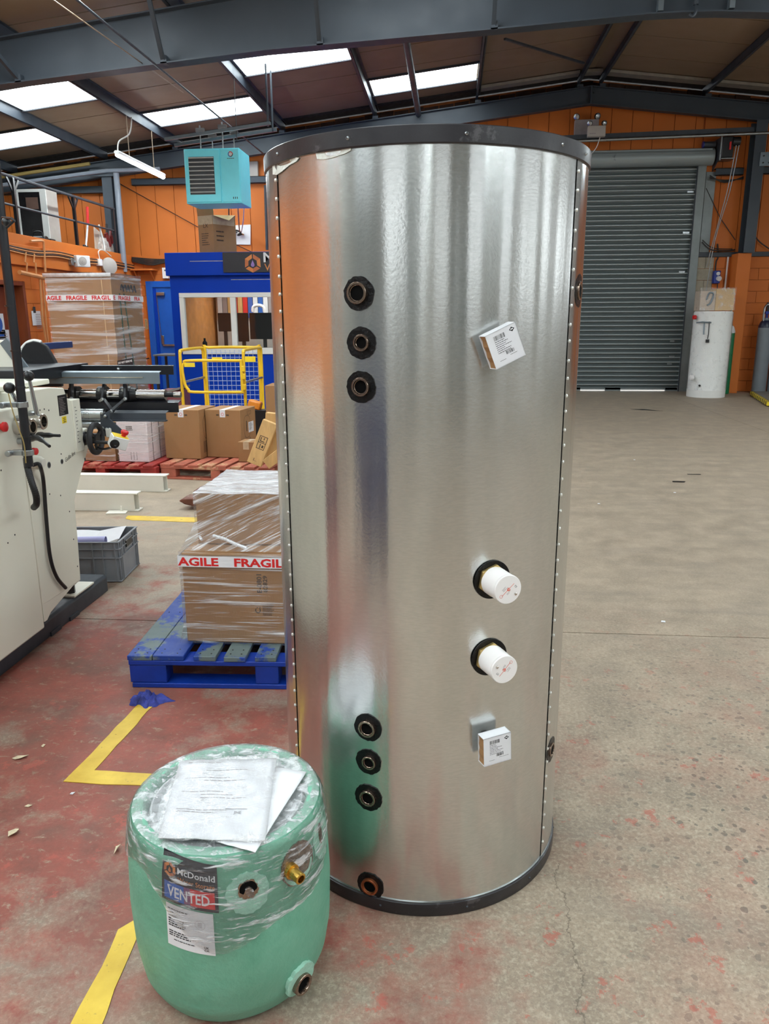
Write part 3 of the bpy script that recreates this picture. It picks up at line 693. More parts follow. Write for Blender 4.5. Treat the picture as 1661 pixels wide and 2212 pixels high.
port(-20.2, 1.6105, .039, .022, par=tank, proud=.0062); port(-24.3, .368, .036, .02, par=tank, proud=.0062)

def disc_fn(c, n, rot=0):
    up = Vector((0, 0, 1)); sd = up.cross(n); cr, sr = math.cos(R(rot)), math.sin(R(rot))
    return lambda a, b, h=0: Vector(c)+sd*(a*cr-b*sr)+up*(a*sr+b*cr)+n*h
def bars(m, fn, x0, y0, w, h, n, rnd, mi=0, hh=0):
    x = x0
    for i in range(n):
        bwid = w/n*rnd.choice((.3, .45, .7)); m.add([fn(x, y0, hh), fn(x+bwid, y0, hh), fn(x+bwid, y0+h, hh), fn(x, y0+h, hh)], [(0, 1, 2, 3)], mi); x += w/n
def lines(m, fn, x0, y0, rows, pitch, w, rnd, th=.45, mi=0, hh=0, wmin=.4):
    """illegible small print: broken lines of word-length strokes"""
    for k in range(rows):
        x = x0; end = x0+w*rnd.uniform(wmin, 1)
        while x < end:
            ww = min(rnd.uniform(.04, .16)*w, end-x); y = y0-k*pitch
            m.add([fn(x, y, hh), fn(x+ww, y, hh), fn(x+ww, y+pitch*th, hh), fn(x, y+pitch*th, hh)], [(0, 1, 2, 3)], mi); x += ww+w*.025
M['prgrey'] = mk('grey_print', rgb(150, 140, 140), .6); M['prpink'] = mk('faded_red_print', rgb(214, 130, 120), .6); M['prorange'] = mk('orange_red_print', rgb(220, 84, 52), .6)
def immersion(th, z, rot, label):
    t = thing('immersion_heater', label, 'heater', tuple(tp(th, z, 0)))
    n = tn(th); c = tp(th, z, 0)
    MB().turn(c, n, [(.0018, .0485), (.004, .048), (.004, .0)], 40).build('rubber_seal', M['seal'], t)
    hx = [(.0405*math.cos(R(60*i+20)), .0405*math.sin(R(60*i+20))) for i in range(6)]
    g = disc_fn(c, n)
    MB().prism(hx, lambda a, b: g(a, b, .004), lambda a, b: g(a, b, .014)).build('hex_nut', M['gold'], t, bevel=.0015)
    cn = n
    MB().turn(c, cn, [(.013, .0355), (.07, .0345), (.071, .0352), (.0765, .0352), (.078, .034), (.078, 0)], 48).build('cap', M['plast_w'], t)
    f = disc_fn(c, n, rot); m = MB()
    hh = .0783
    m.add([f(-.022, -.0008, hh), f(.02, -.0008, hh), f(.02, .0006, hh), f(-.022, .0006, hh)], [(0, 1, 2, 3)], 2)
    m.text('CE', .009, lambda a, b: f(.0155+b*0+a*.5, -.012+b, hh+.0001), 0, bold=.01)
    m.text('C', .010, lambda a, b: f(-.003+a, -.004+b, hh+.0001), 3, bold=.06)
    rnd = random.Random(3); lines(m, lambda a, b, h: f(a, b, h), -.012, .010, 3, .0026, .022, rnd, .4, 1, hh); lines(m, lambda a, b, h: f(a, b, h), -.010, -.006, 2, .0026, .018, rnd, .4, 1, hh)
    for k in range(12):
        a0, a1 = 2*math.pi*k/12, 2*math.pi*(k+1)/12
        m.add([f(-.0235+q*math.cos(w), .001+q*math.sin(w), hh) for q, w in ((.0032, a0), (.0032, a1), (.0042, a1), (.0042, a0))], [(0, 1, 2, 3)], 2)
    m.build('printing', [M['print'], M['prgrey'], M['prpink'], M['prorange']], t, smooth=False)
    s = MB().turn(f(.006, -.0225, .078), n, [(0, .0032), (.003, .0032), (.004, .002), (.004, 0)], 10).build('cap_screw', M['chrome'], t)
    return t
h1 = immersion(-63.9, .938, 42, 'upper of the two white capped immersion heaters on the steel cylinder')
h2 = immersion(-64.1, .7365, 128+100, 'lower of the two white capped immersion heaters on the steel cylinder')

def sensor_box(th, z, rot, label, seed):
    t = thing('small_white_carton', label, 'box', tuple(tp(th, z, .035)))
    n = tn(th); c = tp(th, z, 0); f = disc_fn(c, n, rot); s = .0385
    MB().turn(c, n, [(0, .017), (.021, .015), (.021, 0)], 16).build('pocket_stub', M['black'], t)
    q = [(-s, -s), (s, -s), (s, s), (-s, s)]
    m = MB()
    # folded sleeve: front, back, top and bottom faces of white card; open corrugated end on the left
    w = .0016
    for (a0, a1, b0, b1, h0, h1_) in ((-s, s, -s, s, .049, .0506), (-s, s, -s, s, .020, .0216), (-s, s, s-w, s, .020, .0506), (-s, s, -s, -s+w, .020, .0506), (s-w, s, -s, s, .020, .0506)):
        m.prism([(a0, b0), (a1, b0), (a1, b1), (a0, b1)], lambda a, b: f(a, b, h0), lambda a, b: f(a, b, h1_))
    m.build('sleeve', M['paper'], t, smooth=False)
    m = MB()
    for k in range(6):
        b0 = -s+w+k*(2*s-2*w)/6; b1 = b0+(2*s-2*w)/6
        m.prism([(-s+.0015+.002*(k % 2), b0), (s-.004, b0), (s-.004, b1), (-s+.0015+.002*((k+1) % 2), b1)], lambda a, b: f(a, b, .0225), lambda a, b: f(a, b, .0485))
    m.build('corrugated_end', M['card'], t, smooth=False)
    m = MB(); rnd = random.Random(seed); hh = .0508; fn = lambda a, b, h: f(a, b, h)
    bars(m, fn, -.022, .019, .028, .010, 17, rnd, 0, hh); lines(m, fn, -.022, .0155, 7, .0042, .040, rnd, .3, 0, hh); bars(m, fn, -.004, -.018, .021, .0075, 14, rnd, 0, hh)
    lines(m, fn, -.024, -.0265, 1, .003, .016, rnd, .3, 0, hh); lines(m, fn, .004, -.0225, 1, .003, .03, rnd, .3, 0, hh)
    cx, cy = .0255, .0275
    m.add([fn(cx-.007, cy, hh), fn(cx, cy-.0052, hh), fn(cx+.007, cy, hh), fn(cx, cy+.0052, hh)], [(0, 1, 2, 3)], 0)
    m.add([fn(cx-.0035, cy-.001, hh+.0001), fn(cx+.003, cy-.001, hh+.0001), fn(cx+.0035, cy+.0014, hh+.0001), fn(cx-.003, cy+.0014, hh+.0001)], [(0, 1, 2, 3)], 1)
    m.build('printing', [M['print'], M['paper']], t, smooth=False)
    return t
sensor_box(-65.4, 1.489, 23, 'small tilted white printed carton stuck on the upper part of the steel cylinder', 4)
sensor_box(-63.5, .507, 3, 'small upright white printed carton stuck on the lower part of the steel cylinder', 9)

# ------------------------------------------------------------------ short green foam cylinder
GX, GY = -.508, 1.545
GP = [(0, .165), (.004, .185), (.02, .203), (.06, .222), (.13, .233), (.25, .236), (.36, .232), (.42, .226), (.45, .221), (.462, .214), (.466, .205), (.465, .190), (.455, .185), (.43, .183)]
def gr(z):
    for (a, ra), (b, rb) in zip(GP[:10], GP[1:10]):
        if z <= b: return ra+(rb-ra)*(z-a)/(b-a)
    return .214
def gp(th, z, h=0): a = R(th); r = gr(z)+h; return Vector((GX+r*math.cos(a), GY+r*math.sin(a), z))
gc = thing('foam_cylinder', 'short mint green foam insulated cylinder wrapped in clear film on the red floor', 'water tank', (GX, GY, 0))
rnd = random.Random(2)
def foamsurf(u, v):
    k = v*(len(GP)-1); i = min(int(k), len(GP)-2); t = k-i; z = GP[i][0]+(GP[i+1][0]-GP[i][0])*t; r = GP[i][1]+(GP[i+1][1]-GP[i][1])*t
    a = 2*math.pi*u; r += .0007*math.sin(3*a+9*z)+.0005*math.sin(7*a-21*z)
    return (GX+r*math.cos(a), GY+r*math.sin(a), z)
MB().grid(foamsurf, 120, 60).build('foam_body', M['foam'], gc, angle=80)
M['linr'] = mk('silver_white_liner', rgb(214, 216, 218), .35, .2, var=.1, vscale=20, bump=.4, bscale=40)
MB().turn((GX, GY, 0), (0, 0, 1), [(.43, .1835), (.452, .176), (.452, .172), (.440, .16), (.444, .08), (.447, 0)], 72).build('inner_lid', M['linr'], gc)
# film: skirt round the shoulder, and sheet over the top
def gfilm(u, v):
    a = 2*math.pi*u; lowz = .34+.05*math.sin(a*2+.6)+.03*math.sin(5*a)-.05*max(0, math.cos(a-R(-66)))**6
    z = lowz+(.463-lowz)*v; r = gr(z)+.0035+.0025*abs(math.sin(23*a+30*z))*(1-v*.5)
    return (GX+r*math.cos(a), GY+r*math.sin(a), z)
MB().grid(gfilm, 220, 16).build('film_skirt', M['film_g'], gc, angle=180)
def gtopf(u, v):
    a = 2*math.pi*u; r = .216*v; z = .4685-.010*(1-v)**.7+.0022*math.sin(31*a)*v*(1-v)*3+.0018*math.sin(40*r*3+5*a)
    if v > .93: z = .4685-.004*(v-.93)/.07
    return (GX+r*math.cos(a), GY+r*math.sin(a), z)
MB().grid(gtopf, 160, 20).build('film_cover', M['film_gt'], gc, angle=180)
def rosette(th, z, r, name, mat, h=.004, sq=1.0, n=40, jag=.06, seed=1):
    rr = random.Random(seed); pts = []
    for i in range(n):
        a = 2*math.pi*i/n; q = r*(1+rr.uniform(-jag, jag)); pts.append((q*sq*math.cos(a), q*math.sin(a)))
    return MB().prism(pts, lambda a, b: gp(th+math.degrees(a/.234), z+b, -.004), lambda a, b: gp(th+math.degrees(a/.234), z+b, h+.001)).build(name, M[mat], gc)
def gn(th): return tn(th)
# covered tapping, middle
rosette(-64.5, .373, .047, 'film_patch', 'foamcut', .0025, seed=3)
s = rosette(-64.3, .383, .0215, 'tapping', 'bronze', .004, jag=.1, seed=4)
MB().turn(gp(-64.3, .383, .0045), gn(-64.3), [(0, .019), (.0008, .014), (-.001, .0)], 20).build('bore', M['bore'], s)
# brass fitting in an open recess
s = rosette(-33.5, .386, .049, 'recess', 'bronze', .002, seed=6, jag=.03)
MB().prism([(.044*math.cos(t), .044*math.sin(t)) for t in [math.pi*(1.05+.9*i/16) for i in range(17)]], lambda a, b: gp(-33.5+math.degrees(a/.234), .383+b, .001), lambda a, b: gp(-33.5+math.degrees(a/.234), .383+b, .0035)).build('foam_lip', M['foamcut'], s)
c = gp(-40, .386, .0); ax = (gn(-40)+Vector((0, 0, -.05))).normalized()
MB().turn(c, ax, [(-.01, .017), (.012, .017), (.012, .0125), (.040, .0125), (.041, .011), (.041, .0085), (.020, .008), (.02, 0)], 24).build('brass_pipe', M['brass'], s)
# oblique covered tapping at the right edge
s = rosette(-10, .392, .052, 'film_patch', 'foamcut', .003, .8, seed=8)
MB().prism([(.009*math.cos(R(i*20)), .026*math.sin(R(i*20))) for i in range(18)], lambda a, b: gp(-11+math.degrees(a/.234), .402+b, .003), lambda a, b: gp(-11+math.degrees(a/.234), .402+b, .0045)).build('slot', M['bronze'], s)
# bottom outlet
s = rosette(-35, .075, .046, 'foam_collar', 'foamcut', .008, .92, seed=11)
c = gp(-35, .068, .004); n = (gn(-35)).normalized()
MB().turn(c, n, [(0, .025), (.013, .025), (.014, .024), (.014, .019), (.012, .018), (.006, .0175)], 28).build('outlet_socket', M['bronze'], s)
MB().turn(c, n, [(.0065, .0185), (.0065, 0)], 20).build('bore', M['bore'], s)
# stickers
def sk_fn(th0, z0, tilt, h): return lambda a, b, k=0: gp(th0+math.degrees(a/.2355), z0+b-tilt*a, h+k)
def rect(m, fn, a0, a1, b0, b1, mi, k=0, n=10):
    for i in range(n):
        p, q = a0+(a1-a0)*i/n, a0+(a1-a0)*(i+1)/n; mid = (b0+b1)/2
        m.add([fn(p, b0, k), fn(q, b0, k), fn(q, mid, k), fn(p, mid, k)], [(0, 1, 2, 3)], mi); m.add([fn(p, mid, k), fn(q, mid, k), fn(q, b1, k), fn(p, b1, k)], [(0, 1, 2, 3)], mi)
f = sk_fn(-111.2, .358, .16, .0022); W_, H_ = .129, .109
m = MB(); rect(m, f, 0, W_, 0, H_, 0); st = m.build('brand_sticker', M['signblack'], gc)
def hexlogo(m, fn, cx, cy, r, ma, mb, mc, k):
    """hexagon ring cut into three folded bands around a drop"""
    P = lambda rr, d: (cx+rr*math.cos(R(d)), cy+rr*math.sin(R(d)))
    for i in range(3):
        d = 90+120*i
        for j, (e, mm) in enumerate(((d, ma), (d+60, mb))):
            g0 = 0 if j else 10; g1 = 10 if j else 0
            o0, o1 = P(r, e+ (0 if j else 4)), P(r, e+60-(4 if j else 0)); i0, i1 = P(r*.55, e+(0 if j else 6)), P(r*.55, e+60-(6 if j else 0))
            m.add([fn(*o0, k), fn(*o1, k), fn(*i1, k), fn(*i0, k)], [(0, 1, 2, 3)], mm)
    dr = [(0, .36), (.1, .12), (.2, -.1), (.2, -.24), (.1, -.36), (-.1, -.36), (-.2, -.24), (-.2, -.1), (-.1, .12)]
    m.add([fn(cx+r*a, cy+r*b, k) for a, b in dr], [tuple(range(len(dr)))], mc)
m = MB(); n_ = 24
for i in range(n_):
    a0, a1 = .007+(W_-.014)*i/n_, .007+(W_-.014)*(i+1)/n_
    mi = 0 if i < n_*.40 else (1 if i > n_*.52 else 2)
    for b0, b1 in ((.007, .027), (.027, .046)): m.add([f(a0, b0, .0004), f(a1, b0, .0004), f(a1, b1, .0004), f(a0, b1, .0004)], [(0, 1, 2, 3)], mi)
M['stkmix'] = mk('sticker_purple', rgb(118, 70, 108), .35)
m.build('vented_panel', [M['stkblue'], M['stkred'], M['stkmix']], st)
m = MB(); m.text('VENTED', .034, lambda a, b: f(.016+a, .0145+b, .0008), 0, bold=.018, width=.096)
m.text('McDonald', .0195, lambda a, b: f(.039+a, .071+b, .0006), 0, bold=.012, width=.084)
m.build('sticker_lettering', M['paper'], st, smooth=False)
m = MB(); m.text('Water Storage', .0155, lambda a, b: f(.041+a, .0535+b, .0006), 0, width=.082); hexlogo(m, f, .021, .074, .0165, 0, 1, 1, .0006)
m.build('sticker_logo', [M['logo'], M['logo2']], st, smooth=False)
f2 = sk_fn(-108.9, .2475, .15, .002); W2, H2 = .107, .1035
m = MB(); rect(m, f2, 0, W2, 0, H2, 0); sp = m.build('data_label', M['paper'], gc)
m = MB(); rr = random.Random(12); g = lambda a, b, h: f2(a, b, h)
lines(m, g, .005, .091, 1, .004, .05, rr, .5, 0, .0004, .9); lines(m, g, .005, .083, 1, .004, .018, rr, .5, 0, .0004); lines(m, g, .005, .074, 1, .004, .022, rr, .5, 0, .0004, .9)
lines(m, g, .005, .066, 4, .0055, .045, rr, .6, 0, .0004, .8); lines(m, g, .005, .036, 3, .0052, .075, rr, .55, 0, .0004, .5); lines(m, g, .016, .0165, 1, .004, .05, rr, .55, 0, .0004, .95)
m.text('UK', .0075, lambda a, b: f2(.084+a, .0155+b, .0004), 0, bold=.02); m.text('CA', .0075, lambda a, b: f2(.084+a, .0085+b, .0004), 0, bold=.02)
for k in range(24):
    a0, a1 = R(15*k), R(15*k+11)
    m.add([f2(.078+q*math.cos(w), .072+q*math.sin(w), .0004) for q, w in ((.0105, a0), (.0105, a1), (.0112, a1), (.0112, a0))], [(0, 1, 2, 3)], 1)
for k in range(6): lines(m, g, .0735, .0775-k*.0023, 1, .002, .009, rr, .5, 1, .0004, .9)
m.build('label_print', [M['print'], M['prgrey']], sp, smooth=False)

# papers on top of the film
def sheet_of(name, lab, pts, z, mat, wav=.0015, cat='paper', nn=14, seed=1, tilt=0):
    rs = random.Random(seed); ph = [rs.uniform(0, 6) for _ in range(4)]
    def fn(u, v):
        a = Vector(pts[0]).lerp(Vector(pts[1]), u); b = Vector(pts[3]).lerp(Vector(pts[2]), u); p = a.lerp(b, v)
        zz = z+tilt*v+wav*(math.sin(5*u+ph[0])+math.sin(6*v+ph[1]+3*u))*.5+wav*.5*math.sin(17*u+ph[2]+9*v)
        return (p.x, p.y, zz)
    m = MB().grid(fn, nn, nn); k = (nn+1)**2
    b = MB(); b.v = m.v+[(x, y, q-.0012) for x, y, q in m.v]; b.f = m.f+[tuple(i+k for i in reversed(f_)) for f_ in m.f]
    for i in range(nn):
        for (p, q) in ((i, i+1), (nn*(nn+1)+i, nn*(nn+1)+i+1), (i*(nn+1), (i+1)*(nn+1)), (i*(nn+1)+nn, (i+1)*(nn+1)+nn)): b.f.append((p, q, q+k, p+k))
    b.mi = [0]*len(b.f)
    return b, fn
P1 = [(-0.388, 1.337, 0.474), (-0.476, 1.362, 0.474), (-0.458, 1.656, 0.474), (-0.335, 1.631, 0.474)]
b, _ = sheet_of('sheet', '', [Vector(p[:2]) for p in P1], .4735, 'paper', .0008)
tag(b.build('paper_sheet', M['paper'], angle=180), 'plain white paper sheet poking out under the plastic wallet on the green cylinder', 'paper')
P2 = [(-0.603, 1.356, 0.480), (-0.374, 1.367, 0.480), (-0.419, 1.676, 0.480), (-0.657, 1.645, 0.480)]
b, fn = sheet_of('wallet', '', [Vector(p[:2]) for p in P2], .4795, 'paper', .0022, seed=4)
wl_t = thing('document_wallet', 'clear plastic wallet with printed white documents lying on the green cylinder', 'document', (P2[0][0], P2[0][1], .479))
b.build('document', M['paper'], wl_t, angle=180)
M['wallet'] = film_mat('wallet_plastic', (1, 1, 1), .04, .3, 9, .56, .68, rough=.08, tint=(.95, .94, .92, 1), bstr=.35, shine=1.0)
m = MB().grid(lambda u, v: tuple(Vector(fn(-.03+1.06*u, -.03+1.06*v))+Vector((0, 0, .0025+.0016*math.sin(19*u+4*v)*math.sin(14*v+2)))), 30, 30); m.build('plastic_sleeve', M['wallet'], wl_t, angle=180)
m = MB(); rr = random.Random(8)
def wf(a, b, h=0): q = fn(a, b); return (q[0], q[1], q[2]+.0006)
for y in (.95, .84, .74, .70, .56, .52, .48, .33, .30): lines(m, lambda a, b, h: wf(a, b), .1+rr.choice((0, .2)), y, 1, .02, .55, rr, .35, 0, 0)
m.add([wf(.57, .345), wf(.78, .345), wf(.78, .35), wf(.57, .35)], [(0, 1, 2, 3)], 1)
m.text('JHE', .05, lambda a, b: wf(.66+a, .295+b), 1)
m.build('document_print', [M['prgrey'], M['print']], wl_t, smooth=False)
P3 = [(-0.386, 1.361, 0.469), (-0.377, 1.350, 0.469), (-0.321, 1.595, 0.469), (-0.334, 1.629, 0.469)]

# ------------------------------------------------------------------ floor markings, joints
def strip(name, pts, label):
    m = MB(); rr = random.Random(len(pts)); P = []
    for a, b in zip(pts[:-1], pts[1:]): pass
    n = len(pts)
    top = [(x, y, .0025) for x, y in pts]; bot = [(x, y, .0003) for x, y in pts]
    m.add(top+bot, [tuple(range(n))]+[(i, (i+1) % n, n+(i+1) % n, n+i) for i in range(n)])
    return tag(m.build(name, M['line'], smooth=False), label, 'floor marking')
def ragged(a, b, k=14, amp=.004, seed=0):
    rr = random.Random(seed); a = Vector(a); b = Vector(b); d = (b-a).normalized(); nrm = Vector((-d.y, d.x)); return [tuple(a.lerp(b, i/k)+nrm*rr.uniform(-amp, amp)) for i in range(k)]
A = [(-1.306, 2.225), (-1.262, 2.84), (-1.195, 2.83), (-1.232, 2.30), (-.62, 2.275), (-.62, 2.215)]
pts = []
for i in range(6): pts += ragged(A[i], A[(i+1) % 6], 10, .004, i)
strip('floor_marking', pts, 'yellow painted corner line on the red floor left of the green cylinder')
pts = ragged((-.82, .95), (-.84, 1.66), 12, .004, 20)+ragged((-.79, 1.66), (-.735, .95), 12, .004, 21)
strip('floor_marking', pts, 'yellow painted line running out of the picture below the green cylinder')
pts = ragged((-2.59, 5.80), (-2.55, 5.66), 3, .004, 22)+ragged((-2.5, 5.66), (-1.2, 5.60), 10, .004, 23)+ragged((-1.2, 5.74), (-2.5, 5.80), 10, .004, 24)
strip('floor_marking', pts, 'short faded yellow line on the floor beyond the grey crate')

# ------------------------------------------------------------------ pallets
def pallet(name, label, loc, rot, Wd, Dp, boards, mt, mf, H=.15, lead=None, blk=.16):
    t = thing(name, label, 'pallet')
    rr = random.Random(int(Wd*100)+len(boards))
    for (a, b) in boards: MB().bx(a, b, rr.uniform(-.004, .004), Dp+rr.uniform(-.004, .004), H-.022, H+rr.uniform(-.001, .001)).build('top_board', M[mt], t, bevel=.003)
    for y in (0.002, Dp/2-.05, Dp-.102):
        MB().bx(.003, Wd-.003, y, y+.1, H-.044, H-.0225).build('cross_board', M[mf], t, bevel=.003)
        for x0, w in ((.004, blk), (Wd/2-.05, .1), (Wd-.004-blk, blk)): MB().bx(x0, x0+w, y+.004, y+.096, .0225, H-.0445).build('block', M[mf], t, bevel=.004)
        MB().bx(.012, Wd-.012, y, y+.1, 0.0005, .022).build('bottom_board', M[mf], t, bevel=.003)
    m = MB()
    for (a, b) in boards:
        for y in (.03, .07, Dp/2, Dp-.05):
            for x in (a+.25*(b-a), a+.75*(b-a)): m.cyl((x, y, H+.0006), (x, y, H+.0022), .0035, n=6)
    m.build('nail_heads', M['cabled'], t)
    t.location = loc; t.rotation_euler = (0, 0, R(rot)); return t
BB = [(0, .107), (.110, .245), (.287, .383), (.419, .513), (.552, .643), (.685, .78), (.82, .915), (.955, 1.09), (1.093, 1.2)]
pallet('blue_pallet', 'blue painted wooden pallet with scuffed top boards under the film wrapped cartons', (-1.362, 2.915, 0), 2.6, 1.2, 1.0, BB, 'woodblue', 'woodbluev')
RB = [(0+.148*i, .108+.148*i) for i in range(8)]
pallet('red_pallet', 'dark red wooden pallet partly hidden behind the cream machine', (-4.04, 7.23, 0), -3, 1.17, .9, RB, 'woodred', 'woodred')
pallet('red_pallet', 'faded red wooden pallet carrying two large plain brown cartons', (-2.862, 7.255, 0), -7, 1.17, .95, RB, 'woodred2', 'woodred2')

# ------------------------------------------------------------------ film wrapped cartons on the blue pallet
wr = thing('wrapped_carton', 'large brown carton wrapped in film with red FRAGILE tape on the blue pallet', 'box', (-1.15, 3.075, .151))
MB().bx(-1.15, -.32, 3.075, 3.86, .1535, .566).build('carton', M['card'], wr, bevel=.006)
m = MB(); rr = random.Random(5)
fx = lambda y: (lambda a, b, h=0: (a, y, b))
def vtext(m, s, size, x, z, y, mi=0, width=None, bold=.02): m.text(s, size, lambda a, b: (x-b, y, z+a), mi, bold=bold, width=width)
vtext(m, 'E-0801', .03, -.80, .39, 3.0742, width=.085); vtext(m, '82829', .026, -.775, .395, 3.0742, width=.075)
vtext(m, 'C:', .034, -.81, .295, 3.0742); lines(m, lambda a, b, h: (a, 3.0742, b), -.80, .335, 9, .006, .05, rr, .5, 0, 0, .8)
m.build('carton_print', [M['cardd']], wr, smooth=False)
def lowfilm(u, v):
    # skirt round four sides; v: 0 bottom .. 1 top
    per = [(-1.158, 3.067), (-.312, 3.067), (-.312, 3.868), (-1.158, 3.868)]
    k = u*4; i = min(int(k), 3); t = k-i; a, b = Vector(per[i]), Vector(per[(i+1) % 4]); p = a.lerp(b, t)
    c = Vector((-.735, 3.467)); fl = max(0, .18-v)*.22
    p = c+(p-c)*(1+fl*(1 if i in (0, 3) else .3)); w = .0018*math.sin(60*v*3+9*u*6)+.001*math.sin(140*v)
    p = c+(p-c)*(1+w)
    return (p.x, p.y, .158+(.575-.158)*v)
MB().grid(lowfilm, 96, 40).build('stretch_film', M['film_h'], wr, angle=180)
m = MB(); tz0, tz1 = .508, .556
m.bx(-1.162, -.33, 3.0625, 3.0635, tz0, tz1); m.bx(-1.1625, -1.1615, 3.0635, 3.87, tz0, tz1)
tpz = m.build('fragile_tape', M['paper'], wr, smooth=False)
def txt_clip(m, s, x, width, fn, size, xmin):
    """lettering placed letter by letter, only what still lies on the tape"""
    n = len(s); adv = width/n
    for i, ch in enumerate(s):
        if x+adv*i >= xmin: m.text(ch, size, lambda a, b: fn(x+adv*i+a, b), 0, bold=.03, width=adv*(.86 if ch != 'I' else .3))
for wd, x, w_ in (('AGILE', -1.158, .180), ('FRAGILE', -.915, .246), ('FRAGILE', -.608, .246)):
    MB().text(wd, .050, lambda a, b: (x+a, 3.0618, tz0+.0065+b), 0, bold=.035, width=w_).build('tape_lettering', M['redpaint'], tpz, smooth=False)
up = thing('wrapped_carton', 'shorter film wrapped carton stacked on the FRAGILE taped carton', 'box', (-1.12, 3.2, .57))
MB().bx(-1.115, -.42, 3.205, 3.72, .568, .797).build('carton', M['card'], up, bevel=.006)
def upfilm(u, v):
    k = u*4; i = min(int(k), 3); t = k-i
    pin = [(-1.122, 3.198), (-.413, 3.198), (-.413, 3.727), (-1.122, 3.727)]; pout = [(-1.152, 3.068), (-.318, 3.068), (-.318, 3.862), (-1.152, 3.862)]
    a = Vector(pin[i]).lerp(Vector(pin[(i+1) % 4]), t); b = Vector(pout[i]).lerp(Vector(pout[(i+1) % 4]), t)
    f = max(0, (.42-v)/.42)**1.25; p = a.lerp(b, f); z = .580+(.803-.580)*v
    w = 1+.003*math.sin(40*v+30*u)*(1 if v < .9 else 0); c = Vector((-.77, 3.46)); p = c+(p-c)*w
    return (p.x, p.y, z)
MB().grid(upfilm, 96, 24).build('stretch_film', M['film_d'], up, angle=180)
MB().grid(lambda u, v: (-1.123+.71*u, 3.197+.531*v, .8035+.0018*math.sin(20*u+8*v)+.0015*math.sin(33*v-11*u)), 30, 24).build('top_film', M['film_top'], up, angle=180)
m = MB().tube([(-1.09, 3.16, .615), (-1.075, 3.14, .607)], .006, 6).tube([(-1.03, 3.165, .62), (-.98, 3.15, .612), (-.92, 3.12, .598), (-.86, 3.09, .588)], .0075, 6, smooth=4)
m.build('film_tail', M['paper'], up)

# pallet truck under/behind it
pt_ = thing('pallet_truck', 'worn red pallet truck with two fork tips showing left of the wrapped cartons', 'pallet truck', (-1.4, 6.3, 0))
for y0 in (6.02, 6.38):
    m = MB()
    poly = [(-2.24, .075), (-2.19, .045), (-2.08, .022), (-.95, .03), (-.95, .11), (-2.08, .105), (-2.19, .10)]
    m.prism(poly, lambda a, b: (a, y0, b), lambda a, b: (a, y0+.16, b)); m.build('fork', M['steelfork'], pt_, bevel=.012)
    MB().cyl((-1.95, y0+.03, .036), (-1.95, y0+.13, .036), .034, n=18).build('fork_roller', M['black'], pt_)
MB().prism([(-.97, .03), (-.72, .03), (-.70, .2), (-.78, .48), (-.92, .48), (-.97, .2)], lambda a, b: (a, 6.06, b), lambda a, b: (a, 6.5, b)).build('pump_body', M['steelfork'], pt_, bevel=.01)
for y0 in (6.18, 6.32): MB().cyl((-.74, y0, .09), (-.74, y0+.06, .09), .09, n=22).build('steer_wheel', M['black'], pt_)
MB().tube([(-.76, 6.28, .45), (-.70, 6.28, 1.05)], .018, 10).tube([(-.70, 6.28, 1.05), (-.69, 6.18, 1.12), (-.68, 6.2, 1.2), (-.68, 6.36, 1.2), (-.69, 6.38, 1.12), (-.70, 6.28, 1.05)], .014, 8, smooth=3).build('handle', M['black'], pt_)

# blue crumpled rag
rgr = random.Random(31); RB_ = [(rgr.uniform(-.06, .06), rgr.uniform(-.045, .045), rgr.uniform(.010, .026), rgr.uniform(.012, .03), rgr.uniform(0, 3.1)) for _ in range(34)]
def ragf(u, v):
    """crumpled cloth: short random ridges piled over a lobed outline"""
    a = 2*math.pi*u; r = v
    x = r*math.cos(a)*.080*(1+.25*math.sin(3*a+1)+.14*math.sin(7*a)+.08*math.sin(13*a)); y = r*math.sin(a)*.056*(1+.2*math.sin(4*a)+.15*math.sin(9*a+2))
    z = .010
    for (bx, by, s_, h_, th_) in RB_:
        du = (x-bx)*math.cos(th_)+(y-by)*math.sin(th_); dv = -(x-bx)*math.sin(th_)+(y-by)*math.cos(th_)
        z += h_*.55*math.exp(-(du/s_)**2-(dv/(s_*.35))**2)
    z = min(z, .045)*(1-r**6)
    return (-1.235+x, 2.805+y, max(.001, z) if v < .99 else .0005)
tag(MB().grid(ragf, 96, 34).build('cleaning_cloth', M['rag'], angle=25), 'crumpled dark blue cloth lying on the floor at the pallet corner', 'cloth')

# scraps on the floor
def scrap(px, name, label, pts, h=.006, mat='leaf'):
    m = MB(); n = len(pts); vs = [(px[0]+a, px[1]+b, .001+h*abs(math.sin(2.3*i+.5))) for i, (a, b) in enumerate(pts)]
    c = (px[0], px[1], .001+h*1.1)
    vs2 = [(x, y, z+.0012) for x, y, z in vs]; c2 = (c[0], c[1], c[2]+.0012)
    m.add([c2]+vs2, [(0, 1+i, 1+(i+1) % n) for i in range(n)]); m.add([c]+vs, [(0, 1+(i+1) % n, 1+i) for i in range(n)]); m.add(vs+vs2, [(i, (i+1) % n, n+(i+1) % n, n+i) for i in range(n)])
    return tag(m.build(name, M[mat], angle=20), label, 'litter')
scrap((-1.538, 2.357, 0.000), 'leaf_scrap', 'pale pointed leaf-like scrap on the red floor at the left edge', [(-.026, -.012), (-.012, -.017), (.008, -.012), (.026, .01), (.012, .012), (-.014, .006)])
scrap((-1.329, 1.949, 0.000), 'wood_chip', 'small square tan chip on the red floor near the lower left edge', [(-.017, 0), (-.006, -.02), (.014, -.008), (.014, .008), (-.004, .018)], .012)
scrap((-0.977, 1.898, -0.000), 'wood_chip', 'small curled tan chip on the floor beside the green cylinder', [(-.006, .012), (.002, -.022), (.006, -.004), (.008, .016), (.002, .01)], .012)
